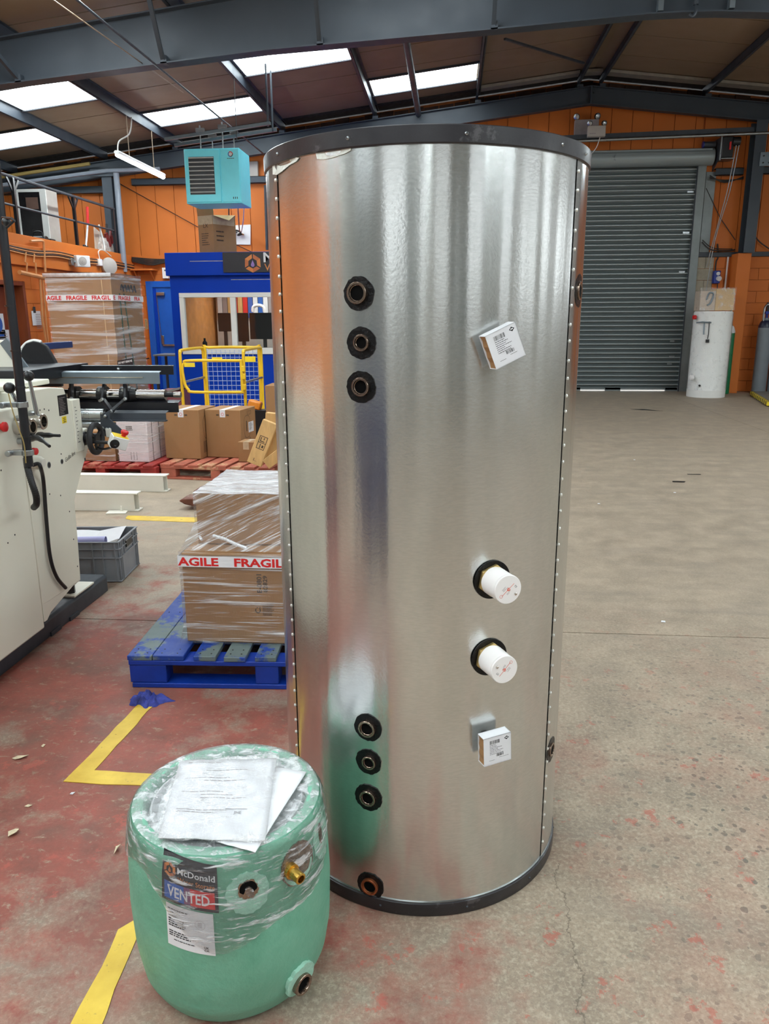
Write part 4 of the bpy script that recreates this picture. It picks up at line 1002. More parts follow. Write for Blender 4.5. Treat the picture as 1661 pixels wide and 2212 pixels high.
scrap((-1.495, 2.435, 0.000), 'wood_chip', 'tiny orange-tan chip between the pale scrap and the yellow line', [(-.006, -.004), (.004, -.008), (.007, .006), (-.003, .008)], .005)
scrap((-1.246, 2.158, 0.000), 'paper_bit', 'tiny white paper bit just below the corner of the yellow line', [(-.005, -.003), (.004, -.004), (.01, .006), (-.002, .004)], .004, 'paper')
scrap((-1.356, 2.084, 0.000), 'paper_bit', 'tiny pinkish flake on the red floor above the square chip', [(-.012, -.004), (.002, -.006), (.012, .003), (-.004, .005)], .003)
scrap((2.205, 7.409, 0.000), 'rubber_scrap', 'flat dark scrap on the grey floor right of the steel cylinder', [(-.06, -.02), (.05, -.03), (.07, .01), (-.05, .02)], .004, 'black')
scrap((2.468, 7.783, 0.000), 'rubber_scrap', 'thin dark strip on the grey floor just beyond the flat dark scrap', [(-.07, -.012), (.06, -.012), (.06, .012), (-.07, .012)], .002, 'cabled')
scrap((3.258, 13.383, 0.000), 'rubber_scrap', 'dark torn rubber strip on the floor in front of the shutter', [(-.17, .05), (-.02, -.04), (.3, -.22), (.05, .06)], .004, 'black')
for i, (p, lab) in enumerate((((2.051, 8.558, 0.000), 'tiny white fleck farthest out on the grey floor'), ((1.277, 6.446, 0.000), 'tiny white fleck beside the steel cylinder halfway up the grey floor'), ((2.035, 6.918, 0.000), 'tiny white fleck in front of the flat dark scrap'), ((1.128, 3.831, 0.000), 'small pale fleck right next to the floor joint'))):
    scrap(p, 'paper_bit', lab, [(-.012, -.006), (.01, -.008), (.012, .006), (-.006, .01)], .004, 'paper')

# ------------------------------------------------------------------ grey crate with papers
cr = thing('plastic_crate', 'grey ribbed plastic crate holding rolled papers beside the cream machine', 'crate')
CW, CD, CH = .6, .36, .26
m = MB()
m.bx(0, CW, 0, CD, .004, .012); m.bx(.006, CW-.006, .006, .012, .01, CH-.006).bx(.006, CW-.006, CD-.012, CD-.006, .01, CH-.006).bx(.006, .012, .006, CD-.006, .01, CH-.006).bx(CW-.012, CW-.006, .006, CD-.006, .01, CH-.006)
m.build('tub', M['grey'], cr, bevel=.002)
m = MB()
for z in (CH-.012, CH-.055, .150): 
    m.bx(-.002, CW+.002, -.003, .007, z, z+.007).bx(-.002, CW+.002, CD-.007, CD+.003, z, z+.007).bx(-.003, .007, 0, CD, z, z+.007).bx(CW-.007, CW+.003, 0, CD, z, z+.007)
m.build('rim_ledge', M['grey'], cr, bevel=.002)
for x in (.045, .12, .30, .44, .50, .575): MB().bx(x-.0035, x+.0035, -.003, .007, .01, CH-.006).build('rib', M['grey'], cr)
for y in (.03, .05, .10, .26, .31, .335): MB().bx(CW-.007, CW+.003, y-.003, y+.003, .15 if .06 < y < .3 else .01, CH-.006).build('rib', M['grey'], cr)
MB().bx(CW-.003, CW+.0035, .13, .235, .185, .225).build('hand_hole', M['black'], cr); MB().bx(CW-.006, CW+.004, .12, .245, .225, .232).bx(CW-.006, CW+.004, .12, .245, .178, .185).build('handle_rim', M['grey'], cr)
cr.rotation_euler = (0, 0, R(5)); cr.location = (-2.56, 4.18, 0)
T5 = Matrix.Translation((-2.56, 4.18, 0)) @ Matrix.Rotation(R(5), 4, 'Z')
pr_ = thing('paper_roll', 'lilac rolled paper lying in the grey crate', 'paper')
MB().turn((.12, .08, .233), (1, .05, 0), [(0, .03), (.37, .03), (.37, .028), (0.0, .028)], 20, closed=True).build('roll', M['lilac'], pr_); pr_.matrix_world = T5
ps_ = thing('paper_sheet', 'white creased papers sticking up in the grey crate', 'paper')
MB().grid(lambda u, v: (.2+.34*u, .12+.2*v+.02*u, .215+.030*u*v+.008*math.sin(5*u+3*v)+.01*v), 10, 8).grid(lambda u, v: (.1+.4*u, .14+.19*v, .200+.03*v+.012*math.sin(4*u)), 10, 8).build('sheet', M['paper'], ps_, angle=180); ps_.matrix_world = T5
tb_ = thing('card_tube', 'short grey-brown card piece in the corner of the grey crate', 'cardboard')
MB().rbox((.545, .075, .222), (.06, .09, .03), Matrix.Rotation(R(-18), 3, 'Y') @ Matrix.Rotation(R(12), 3, 'Z')).build('piece', M['plate'], tb_, bevel=.004); tb_.matrix_world = T5

# ------------------------------------------------------------------ white steel lengths on the floor
def ibeam(name, label, xr, y, rot, L=1.6, h=.155, w=.10, foot=False):
    t = thing(name, label, 'steel beam')
    MB().bx(-L, 0, -.004, .004, .012, h-.012).build('web', M['creamw'], t); MB().bx(-L, .006, -w/2, w/2, h-.012, h).build('top_flange', M['creamw'], t, bevel=.003); MB().bx(-L, .01, -w/2, w/2, 0, .012).build('bottom_flange', M['creamw'], t, bevel=.003)
    MB().bx(-L, -.02, -w/2, -w/2+.008, .0121, h-.0121).build('cover_plate', M['creamw'], t)
    if foot: MB().rbox((-.15, -.10, .006), (.16, .10, .012), Matrix.Rotation(R(9), 3, 'Z')).rbox((-.12, -.08, .03), (.02, .012, .05)).build('foot_plate', M['creamw'], t, bevel=.003)
    t.location = (xr, y, 0); t.rotation_euler = (0, 0, R(rot)); return t
ibeam('steel_length', 'long off-white steel beam on the floor in front of the red pallets', -2.59, 6.72, .3, 2.0)
ibeam('steel_length', 'shorter off-white steel beam with a foot plate nearer the grey crate', -2.565, 5.99, .3, 1.6, foot=True)

# ------------------------------------------------------------------ cartons on the red pallets
def carton(name, label, x, y, z, w, d, h, rot, tape=True, seed=1, prints=True):
    t = thing(name, label, 'box')
    MB().bx(0, w, 0, d, 0, h).build('carton', M['card'], t, bevel=.004)
    if tape:
        MB().bx(w/2-.03, w/2+.03, -.0012, .0, h-.075, h).bx(w/2-.03, w/2+.03, -.0012, d+.0012, h, h+.001).build('parcel_tape', M['paper'] if prints else M['tape'], t)
    if prints:
        m = MB(); rr = random.Random(seed); fs = lambda a, b, h_=0: (w+.0008, a, b)
        for k in range(24):
            a0, a1 = 2*math.pi*k/24, 2*math.pi*(k+1)/24
            def el(a, q): return fs(d*.42+(d*.2+q)*math.copysign(abs(math.cos(a))**.6, math.cos(a)), h*.62+(h*.23+q)*math.copysign(abs(math.sin(a))**.8, math.sin(a)))
            m.add([el(a0, 0), el(a1, 0), el(a1, .004), el(a0, .004)], [(0, 1, 2, 3)])
        m.add([fs(d*.36, h*.52), fs(d*.41, h*.52), fs(d*.41, h*.74), fs(d*.36, h*.74)], [(0, 1, 2, 3)])
        for (c0, c1) in ((h*.86, h*.865), (h*.935, h*.94)): m.add([fs(d*.46, c0), fs(d*.7, c0), fs(d*.7, c1), fs(d*.46, c1)], [(0, 1, 2, 3)])
        for q in (.46, .58, .69): m.add([fs(d*q, h*.86), fs(d*(q+.015), h*.86), fs(d*(q+.015), h*.94), fs(d*q, h*.94)], [(0, 1, 2, 3)])
        lines(m, lambda a, b, h_: fs(a, b), d*.18, h*.33, 14, h*.017, d*.3, rr, .5, 0, 0, .8)
        m.add([fs(d*.56, h*.2), fs(d*.59, h*.2), fs(d*.59, h*.38), fs(d*.56, h*.38)], [(0, 1, 2, 3)])
        # handling mark on the front tape: ring and figures
        for k in range(16):
            a0, a1 = 2*math.pi*k/16, 2*math.pi*(k+1)/16
            m.add([(w/2+q*math.cos(a), -.0016, h-.045+q*math.sin(a)) for q, a in ((.012, a0), (.012, a1), (.016, a1), (.016, a0))], [(0, 1, 2, 3)], 1)
        m.add([(w/2-.07, -.0005, h-.06), (w/2-.04, -.0005, h-.06), (w/2-.04, -.0005, h-.045), (w/2-.07, -.0005, h-.045)], [(0, 1, 2, 3)]); m.add([(w/2+.04, -.0005, h-.06), (w/2+.07, -.0005, h-.06), (w/2+.07, -.0005, h-.045), (w/2+.04, -.0005, h-.045)], [(0, 1, 2, 3)])
        m.build('carton_print', [M['cardd'], M['redpaint']], t, smooth=False)
        lb = MB().add([fs(d*.5, h*.48), fs(d*.84, h*.48), fs(d*.84, h*.70), fs(d*.5, h*.70)], [(0, 1, 2, 3)]).build('address_label', M['paper'], t)
        m = MB(); lines(m, lambda a, b, h_: (w+.0014, a, b), d*.54, h*.665, 6, h*.026, d*.25, rr, .4, 0, 0, .5); m.build('label_print', M['print'], lb, smooth=False)
    t.location = (x, y, z); t.rotation_euler = (0, 0, R(rot)); return t
carton('brown_carton', 'large plain brown carton at the left end of the faded red pallet', -2.905, 7.56, .1535, .385, .43, .50, -6)
carton('brown_carton', 'large plain brown carton to the right on the faded red pallet', -2.50, 7.66, .1535, .385, .40, .49, -8, seed=2)
carton('small_carton', 'small brown carton tucked behind the leaning timbers', -2.10, 7.40, .1535, .17, .2, .2, -5, prints=False)
t = carton('tall_carton', 'brown carton with side printing half hidden behind the steel cylinder edge', -2.140, 8.8, 0, .5, .38, 0.789, 0, tape=False, prints=False)
m = MB(); m.text('QY700-C', .05, lambda a, b: (.03+a, -.001, .45+b), 0, bold=.02, width=.28); lines(m, lambda a, b, h: (a, -.001, b), .05, .22, 1, .03, .2, random.Random(3), .5, 0, 0, .9); m.build('carton_print', M['cardd'], t, smooth=False)
# lilac-white film wrapped box with black straps + flat brown box behind the machine
wb_ = thing('wrapped_white_box', 'white film wrapped box with dark straps on the dark red pallet', 'box')
MB().bx(0, .32, 0, .42, 0, .44).build('carton', mk('white_carton', rgb(222, 212, 214), .5, var=.04), wb_, bevel=.006)
m = MB()
for y in (.10, .27): m.bx(.3203, .3215, y, y+.012, 0, .4412).bx(0, .3215, y, y+.012, .4403, .4415)
m.build('strap', M['cabled'], wb_); m = MB(); rr = random.Random(4)
for q in range(3): lines(m, lambda a, b, h: (a, -.001, b), .10, .35-.016*q, 1, .016, .07, rr, .6, 0, 0, .9)
for q in range(3): m.add([(.13+.03*q, -.001, .02), (.134+.03*q, -.001, .02), (.134+.03*q, -.001, .10), (.13+.03*q, -.001, .10)], [(0, 1, 2, 3)])
m.build('carton_print', M['cardd'], wb_, smooth=False)
MB().grid(lambda u, v: (-.006+.332*u, -.006-.002*math.sin(30*v), .002+.445*v), 10, 20).grid(lambda u, v: (.3265, -.006+.43*u, .002+.445*v), 10, 10).build('stretch_film', M['film_h'], wb_, angle=180)
wb_.location = (-3.31, 7.34, .1535); wb_.rotation_euler = (0, 0, R(-3))
fb = thing('flat_carton', 'low brown film wrapped carton left of the white wrapped box', 'box')
MB().bx(0, .55, 0, .42, 0, .13).bx(.02, .53, .02, .4, .13, .30).build('carton', M['card'], fb, bevel=.005); MB().grid(lambda u, v: (-.005+.56*u, -.006, .001+.13*v), 8, 8).build('stretch_film', M['film_h'], fb, angle=180)
fb.location = (-3.90, 7.38, .1535); fb.rotation_euler = (0, 0, R(-3))

# leaning timbers
def timber(label, a, b, w, th, y0, seed=1, stamp=False):
    a = Vector(a); b = Vector(b); d = (b-a).normalized(); s = Vector((d.z, 0, -d.x))
    t = thing('timber', label, 'wood', tuple(a), 'timbers leaning at the end of the faded red pallet')
    P = lambda u, v, h: a+d*u+s*v+Vector((0, h, 0)); L = (b-a).length
    MB().prism([(0, -w/2), (L, -w/2), (L, w/2), (0, w/2)], lambda u, v: tuple(P(u, v, 0)), lambda u, v: tuple(P(u, v, th))).build('plank', M['wood'], t, bevel=.004)
    if stamp:
        m = MB(); e = .006
        for (u0, u1, v0, v1) in ((.36*L, .66*L, -.04, -.034), (.36*L, .66*L, .034, .04), (.36*L, .36*L+e, -.04, .04), (.66*L-e, .66*L, -.04, .04), (.5*L, .5*L+e, -.04, .04), (.38*L, .48*L, -.012, -.004), (.40*L, .46*L, .008, .026), (.53*L, .63*L, -.025, -.017), (.53*L, .55*L, -.02, .02), (.58*L, .63*L, .004, .012), (.08*L, .14*L, -.02, -.015), (.08*L, .085*L, -.02, .012)):
            m.add([tuple(P(u, v, -.0008)) for u, v in ((u0, v0), (u1, v0), (u1, v1), (u0, v1))], [(0, 1, 2, 3)])
        m.build('stamp', M['cardd'], t, smooth=False)
    return t
timber('stamped pale timber leaning in front at the end of the faded red pallet', (-1.837, 6.980, 0.209), (-1.681, 7.050, 0.600), .145, .06, 7, stamp=True)
timber('short pale timber offcut standing behind the stamped timber', (-1.710, 7.120, 0.198), (-1.637, 7.120, 0.534), .12, .05, 7.12)
timber('pale timber block poking up highest behind the stamped timber', (-1.726, 7.220, 0.361), (-1.695, 7.220, 0.662), .13, .08, 7.2)
timber('split light timber lying low at the steel cylinder edge', (-1.692, 6.860, 0.229), (-1.548, 6.860, 0.335), .10, .05, 6.86)

for o in bpy.data.objects:
    if o.name.startswith('carton_print'): o['kind'] = 'stuff'

# ------------------------------------------------------------------ cream sheet metal machine at the left
mc = thing('rolling_machine', 'large cream enamelled sheet metal machine with handwheel, levers and a horizontal mandrel', 'machine', (-2.3, 3.1, 0))
PX = -1.92
MB().prism([(-3.3, 0), (-1.985, 0), (-1.985, .085), (-2.0, .10), (-3.3, .10)], lambda a, b: (a, 1.55, b), lambda a, b: (a, 4.09, b)).build('base_frame', M['steel_dark'], mc, bevel=.004)
for y in (3.42, 3.62): MB().bx(-2.002, -1.978, y, y+.1, .0, .022).build('base_lug', M['steel_dark'], mc)
MB().bx(-3.0, PX, 1.4, 3.27, .112, 1.172).build('side_cabinet', M['cream'], mc, bevel=.008)
MB().bx(-3.0, -2.02, 1.4, 3.26, .1005, .112).build('plinth', M['black'], mc)
# end plate, waisted towards the foot
poly = [(3.275, .225), (3.34, .222), (3.66, .215), (3.675, .40), (3.687, .645), (3.79, .77), (3.90, .885), (3.915, .955), (3.905, .99), (3.765, .965), (3.765, 1.145), (3.72, 1.165), (3.70, 1.217), (3.56, 1.232), (3.275, 1.236)]
MB().prism(poly, lambda a, b: (PX, a, b), lambda a, b: (-2.25, a, b)).build('end_plate', M['cream'], mc, bevel=.006)
MB().prism([(3.275, .23), (3.60, .22), (3.34, .165), (3.30, .14), (3.275, .14)], lambda a, b: (PX-.001, a, b), lambda a, b: (PX-.02, a, b)).build('gusset', M['cream'], mc, bevel=.002)
MB().bx(PX-.06, PX+.008, 3.755, 3.835, .88, 1.150).build('graduated_strip', M['cream'], mc, bevel=.003)
m = MB()
for i in range(11): m.bx(PX+.008, PX+.0087, 3.772, 3.782+.012*(i % 3 == 0), .93+.018*i, .933+.018*i)
m.build('scale_marks', M['print'], mc)
for (y, z, r) in ((3.47, 1.085, .012), (3.395, .862, .013), (3.475, .868, .016), (3.60, .862, .013), (3.93-.09, .83, .008)):
    MB().cyl((PX+.0002, y, z), (PX+.0012, y, z), r, n=18).cyl((PX+.001, y, z), (PX+.0016, y, z), r*.72, n=18, mi=1).build('bore_hole', [M['greyst'], M['black']], mc)
for (y, z) in ((3.45, 1.135), (3.49, 1.135), (3.53, 1.125), (3.45, .73), (3.55, .70), (3.62, .60), (3.63, .45), (3.64, .30), (3.08, .92), (3.12, .62), (3.06, .60), (3.6, .9)):
    MB().cyl((PX+.0002, y, z), (PX+.0011, y, z), .0042, n=8).build('tapped_hole', M['black'], mc)
# data plate, yellow label, hand lettering
MB().bx(PX+.0004, PX+.0015, 3.625, 3.715, 1.085, 1.185).build('data_plate', M['black'], mc)
m = MB(); lines(m, lambda a, b, h: (PX+.0018, a, b), 3.632, 1.17, 11, .0078, .076, random.Random(5), .35, 0, 0, .5); m.build('plate_print', M['prgrey'], mc, smooth=False)
yl = MB().bx(PX+.0004, PX+.0013, 3.645, 3.69, 1.045, 1.078).build('warning_label', M['ylabel'], mc)
m = MB(); lines(m, lambda a, b, h: (PX+.0016, a, b), 3.655, 1.068, 3, .009, .026, random.Random(6), .4, 0, 0, .9); m.build('label_print', M['print'], yl, smooth=False)
m = MB(); m.text('Guillo line', .03, lambda a, b: (PX+.0012, 3.63+a, .852+b+.2*a), 0, width=.11); m.text('STOP', .024, lambda a, b: (PX+.0012, 3.80+a, .885+b+.15*a), 0, width=.055); m.build('pen_marking', M['print'], mc, smooth=False)
# foot bolt and plate behind the end plate
MB().bx(-2.12, -1.985, 3.70, 3.93, .1005, .112).build('foot_plate', M['creamw'], mc, bevel=.003)
MB().cyl((-2.03, 3.75, .112), (-2.03, 3.75, .16), .024, n=6).cyl((-2.03, 3.75, .16), (-2.03, 3.75, .185), .032, n=16, mi=1).build('levelling_foot', [M['black'], M['creamw']], mc)
for y in (3.50, 3.55): MB().cyl((-2.06, y, .1005), (-2.06, y, .115), .014, n=6).build('bolt_head', M['galv'], mc)
# top edge
MB().bx(-2.9, -1.99, 3.1, 3.7, 1.2365, 1.262).build('top_plate', M['cream'], mc, bevel=.006)
MB().bx(-2.55, PX-.02, 2.7, 3.14, 1.1725, 1.235).build('pendant_box', M['black'], mc, bevel=.01)
MB().prism([(-1.851, 1.19), (-1.878, 1.19), (-1.875, 1.215), (-1.849, 1.215)], lambda a, b: (a, 2.699, b), lambda a, b: (a, 2.696, b)).build('box_window', M['prgrey'], mc)
# emergency mushroom at far left
MB().turn((-1.920, 3.121, 1.102), (1, 0, 0), [(0, .014), (.012, .014), (.012, .022), (.022, .021), (.026, .012), (.026, 0)], 22).build('stop_button', M['red'], mc)
# cream hood behind with sloping edge, black belt disc and guard
Yh = 4.02
hood = [(-2.415, 4.020, 1.441), (-2.395, 4.020, 1.438), (-2.285, 4.020, 1.274), (-2.261, 4.020, 1.217), (-2.445, 4.020, 1.217)]
MB().prism([(p[0], p[2]) for p in hood]+[(-3.1, hood[-1][2]), (-3.1, hood[0][2])], lambda a, b: (a, 4.02, b), lambda a, b: (a, 4.06, b)).build('hood', M['cream'], mc, bevel=.006)
MB().bar(hood[1], hood[2], .012, .05).build('hood_edge', M['greyst'], mc)
MB().bx(-3.2, -2.119, 3.72, 4.4, 1.238, 1.30).build('guide_bed', M['blackm'], mc, bevel=.004)
disc = [(-2.525, 4.400, 1.331), (-2.508, 4.400, 1.377), (-2.469, 4.400, 1.414), (-2.422, 4.400, 1.427), (-2.381, 4.400, 1.419), (-2.349, 4.400, 1.398), (-2.333, 4.400, 1.363), (-2.311, 4.400, 1.310), (-2.297, 4.400, 1.240), (-2.300, 4.400, 1.159), (-2.455, 4.400, 1.158), (-2.504, 4.400, 1.229), (-2.537, 4.400, 1.283)]
MB().prism([(p[0], p[2]) for p in disc], lambda a, b: (a, 4.40-.16*(b-1.2), b), lambda a, b: (a, 4.43-.16*(b-1.2), b)).build('guard_disc', M['rubber'], mc, bevel=.006)
MB().tube([Vector(p)+Vector((0, -.02, 0)) for p in disc[12:]+disc[:5]], .011, 8, smooth=3).build('disc_rim', M['white'], mc)
MB().bx(-2.75, -2.769, 5.1, 5.5, 1.346, 1.393).build('rear_tray', M['blueg'], mc, bevel=.006)
# expanding mandrel
YM = 4.2; ZM = 1.135
x0, x1 = -2.32, -1.589
ms = MB().cyl((x0, YM, ZM), (x1, YM, ZM), .029, n=28).build('mandrel_shaft', M['chrome'], mc)
MB().cyl((x1, YM, ZM), (-1.541, YM, ZM), .014, n=16).build('spindle', M['blackm'], ms); MB().cyl((-1.541, YM, ZM), (-1.501, YM, ZM), .0165, n=20).build('end_collar', M['chrome'], ms)
MB().cyl((-2.25, YM+.03, ZM-.065), (-1.86, YM+.03, ZM-.065), .014, n=14).build('tie_rod', M['chrome'], mc)
for px_, w in ((158, .05), (224, .048), (280, .06)):
    xc = x0+(px_-140)/250.*.62+.16
    MB().cyl((xc-w/2, YM, ZM), (xc+w/2, YM, ZM), .046, n=24).build('clamp_collar', M['black'], mc)
    for s_ in (1, -1): MB().cyl((xc, YM-.048, ZM+.03*s_), (xc, YM-.056, ZM+.03*s_), .008, n=8).build('collar_bolt', M['galv'], mc)
MB().cyl((-1.80, YM, ZM), (-1.755, YM, ZM), .048, .036, n=24).build('end_collar', M['black'], mc)
def vbar(name, mat, lx, rx, ztop, zbot, y, dip=.035, th=.006, side=-1):
    """angle-section segment carried by the mandrel arms"""
    m = MB(); yy = y
    m.bx(lx, rx, yy-th, yy, zbot, ztop)
    m.prism([(yy-th, ztop), (yy, ztop), (yy+dip*2.2, ztop+dip*.5), (yy+dip*2.2, ztop+dip*.5-th)], lambda a, b: (lx, a, b), lambda a, b: (rx, a, b))
    return m.build(name, M[mat], mc, bevel=.002)
vbar('upper_segment', 'blackm', -2.274, -1.570, 1.289, 1.239, 4.30, .006)
vbar('front_segment', 'greyst', -2.274, -1.569, 1.268, 1.205, 4.08, .012)
MB().bx(-2.157, -1.660, 4.068, 4.0738, 1.238, 1.243).build('weld_line', M['chrome'], mc)
vbar('lower_segment', 'blackm', -2.117, -1.505, 1.096, 1.042, 4.16, .02)
vbar('lower_guide', 'steel_dark', -1.865, -1.543, 1.049, 1.011, 4.06, .02)
MB().bx(-1.861, -1.534, 4.02, 4.053, 1.007, 1.014).build('guide_lip', M['steel_dark'], mc)
for px_ in (141, 257): MB().turn((-2.209, 4.290, 1.271) if px_ == 141 else (-1.887, 4.290, 1.269), (0, -1, .3), [(0, .008), (.012, .008), (.016, .003), (.016, 0)], 10).build('dome_nut', M['galv'], mc)
# scissor arms
for a, b in (((-1.907, 4.090, 1.121), (-1.835, 4.040, 1.059)), ((-1.774, 4.090, 1.124), (-1.841, 4.035, 1.059)), ((-1.911, 4.140, 1.198), (-1.921, 4.120, 1.118)), ((-2.098, 4.130, 1.203), (-2.100, 4.120, 1.117)), ((-1.794, 4.140, 1.198), (-1.788, 4.120, 1.121))):
    MB().bar(a, b, .016, .03, up=(0, 1, 0)).build('scissor_arm', M['blackm'], mc, bevel=.003)
for p in ((-1.898, 4.070, 1.121), (-1.769, 4.070, 1.124), (-1.829, 4.015, 1.062), (-2.089, 4.100, 1.122)):
    MB().turn(Vector(p), (0, -1, 0), [(0, .0105), (.010, .0105), (.012, .008), (.012, 0)], 6).build('pivot_bolt', M['galv'], mc)
# zinc rollers
MB().cyl((-2.2, 4.06, 1.037), (-1.887, 4.06, 1.037), .034, n=28).build('feed_roller', M['roller'], mc)
MB().cyl((-2.2, 4.05, 0.982), (-1.900, 4.05, 0.982), .022, n=24).build('lower_roller', M['roller'], mc)
MB().cyl((-1.887, 4.06, 1.037), (-1.874, 4.06, 1.037), .03, n=24).build('roller_end', M['black'], mc)
# grey bracket plate
br = [(-1.873, 3.970, 1.064), (-1.848, 3.970, 1.057), (-1.821, 3.970, 1.074), (-1.823, 3.970, 1.027), (-1.763, 3.970, 0.970), (-1.768, 3.970, 0.920), (-1.825, 3.970, 0.919), (-1.880, 3.970, 0.944)]
MB().prism([(p[0], p[2]) for p in br], lambda a, b: (a, 3.97, b), lambda a, b: (a, 3.978, b)).build('bracket_plate', M['steel_dark'], mc, bevel=.001)
for p in ((-1.842, 3.965, 1.043), (-1.858, 3.965, 1.060), (-1.861, 3.965, 0.978), (-1.841, 3.965, 0.973), (-1.826, 3.965, 0.973)): MB().turn(Vector(p), (0, -1, 0), [(0, .009), (.008, .009), (.01, .005), (.01, 0)], 8).build('bolt_head', M['galv'], mc)
MB().bx(-1.844, -1.815, 3.95, 3.966, 0.930, 0.977).build('hinge', M['creamw'], mc, bevel=.003)
# handwheel
hc = Vector((-1.858, 3.860, 0.938))
hw = MB(); n = 40; rim = [hc+Vector((0, .074*math.cos(2*math.pi*i/n), .074*math.sin(2*math.pi*i/n))) for i in range(n+1)]
hw.tube(rim, .0145, 12, caps=False); hwo = hw.build('handwheel', M['rubber'], mc)
MB().cyl(hc+Vector((-.03, 0, 0)), hc+Vector((.012, 0, 0)), .028, n=20).build('hub', M['black'], hwo)
for k in range(3):
    a = 2*math.pi*k/3+.5; MB().bar(hc, hc+Vector((0, .07*math.cos(a), .07*math.sin(a))), .02, .012, up=(1, 0, 0)).build('spoke', M['black'], hwo, bevel=.003)
MB().tube([hc+Vector((.01, -.055, -.012)), hc+Vector((.03, -.055, -.012)), hc+Vector((.10, -.055, -.012))], [.006, .0095, .0085], 12).build('crank_grip', M['black'], hwo)
MB().turn(hc+Vector((-.07, 0, 0)), (1, 0, 0), [(0, .036), (.016, .036), (.02, .024), (.05, .022)], 28).build('flange', M['black'], mc)
MB().turn(hc+Vector((-.14, 0, 0)), (1, 0, 0), [(0, .04), (.07, .036)], 24).build('boss', M['cream'], mc)
# control box with red stop button
Mx = Matrix.Rotation(R(24), 3, 'Y') @ Matrix.Rotation(R(38), 3, 'Z')
cc = Vector((-1.709, 3.800, 0.932))
cb = MB().rbox(cc, (.085, .06, .065), Mx).build('control_box', M['white'], mc, bevel=.004)
MB().rbox(cc+Mx @ Vector((.0, .0, .033)), (.078, .054, .003), Mx).build('yellow_plate', M['ylabel'], cb)
MB().turn(cc+Mx @ Vector((.015, 0, .034)), Mx @ Vector((0, 0, 1)), [(0, .011), (.012, .012), (.014, .018), (.026, .020), (.032, .017), (.034, 0)], 22).build('stop_button', M['red'], cb)
MB().turn(cc+Mx @ Vector((-.026, -.031, -.006)), Mx @ Vector((0, -1, 0)), [(0, .024), (.004, .024), (.006, .014), (.018, .013), (.02, 0)], 22).build('gland', M['black'], cb)
MB().tube([cc+Mx @ Vector((-.026, -.05, -.006)), Vector((-1.747, 3.780, 0.903)), Vector((-1.811, 3.830, 0.887)), Vector((-1.886, 3.900, 0.895))], .006, 8, smooth=6).build('cable', M['black'], mc)
# lever posts with ball knobs
for k, (b, t_, xx) in enumerate((((-1.884, 3.360, 1.105), (-1.870, 3.300, 1.305), 0), ((-1.849, 3.220, 1.101), (-1.848, 3.100, 1.270), 1))):
    b = Vector(b); t_ = Vector(t_)
    MB().cyl(b, t_, .0105, .0075, n=14).build('lever_rod', M['galv'], mc)
    MB().ball(t_, .0235, 24, 14).build('ball_knob', M['black'], mc)
    c = Vector((-1.868, 3.360, 1.093)) if k == 0 else Vector((-1.855, 3.240, 1.086))
    MB().turn(c+Vector((-.10, 0, 0)), (1, 0, 0), [(0, .037), (.108, .037), (.112, .034), (.112, .024), (.06, .023), (.06, 0)], 28).build('lever_boss', M['chrome'], mc)
    MB().turn(c+Vector((-.045, -.002, .035)), (.1, -.2, 1), [(0, .02), (.01, .02), (.013, .014), (.013, 0)], 18).build('knurled_cap', M['galv'], mc)
    MB().cyl(c+Vector((-.02, -.02, -.018)), c+Vector((.0, -.02, -.018)), .006, n=8).build('grub_screw', M['black'], mc)
for a, b, c in (((-1.866, 3.320, 1.035), (-1.809, 3.280, 1.043), (-1.730, 3.250, 1.046)), ((-1.871, 3.240, 1.032), (-1.804, 3.200, 1.043), (-1.712, 3.120, 1.020))):
    MB().tube([a, b, c], [.016, .012, .007], 12, smooth=4).build('clamp_handle', M['black'], mc)
    MB().cyl(Vector(a)+Vector((-.05, 0, -.01)), Vector(a)+Vector((.0, 0, -.01)), .015, n=14).build('clamp_stem', M['galv'], mc)
MB().turn((-1.860, 3.240, 0.976), (1, -.2, 0), [(-.03, .006), (0, .006), (.004, .016), (.02, .016), (.024, .01), (.024, 0)], 18).build('red_knob', M['red'], mc)
# vertical black conduit pole with clips, hoses
pole = thing('conduit_pole', 'tall black vertical conduit pole standing in front of the cream machine at the left edge', 'pole', (-1.80, 3.10, .93))
MB().cyl((-1.803, 3.10, .935), (-1.785, 3.10, 2.75), .0185, n=20).build('tube', M['blackm'], pole)
for p in (1.06, 1.27, 1.42, 1.60): MB().cyl((-1.80, 3.10, p), (-1.80, 3.10, p+.006), .021, n=20).build('joint_band', M['black'], pole)
for z in (1.20, .995):
    MB().turn((-1.80, 3.10, z-.012), (0, 0, 1), [(0, .019), (0, .024), (.024, .024), (.024, .019)], 24).rbox((-1.845, 3.10, z), (.05, .03, .022)).cyl((-1.87, 3.09, z), (-1.87, 3.06, z), .013, n=12).build('pipe_clip', M['galv'], pole, bevel=.002)
MB().tube([(-1.831, 3.060, 1.251), (-1.821, 3.060, 1.174), (-1.803, 3.060, 1.096), (-1.790, 3.060, 1.037), (-1.792, 3.060, 0.957)], .0025, 6, smooth=6).build('thin_earth_wire', M['pipey'], pole)
hs = MB().tube([(-1.822, 3.120, 0.966), (-1.810, 3.100, 0.930), (-1.789, 3.080, 0.873), (-1.776, 3.080, 0.812), (-1.790, 3.100, 0.769), (-1.839, 3.160, 0.737)], .0135, 12, smooth=8).build('flexible_hose', M['black'], pole)
m = MB(); pts = crom([Vector(p) for p in ((-1.822, 3.120, 0.966), (-1.810, 3.100, 0.930), (-1.789, 3.080, 0.873), (-1.776, 3.080, 0.812), (-1.790, 3.100, 0.769), (-1.839, 3.160, 0.737))], 7)
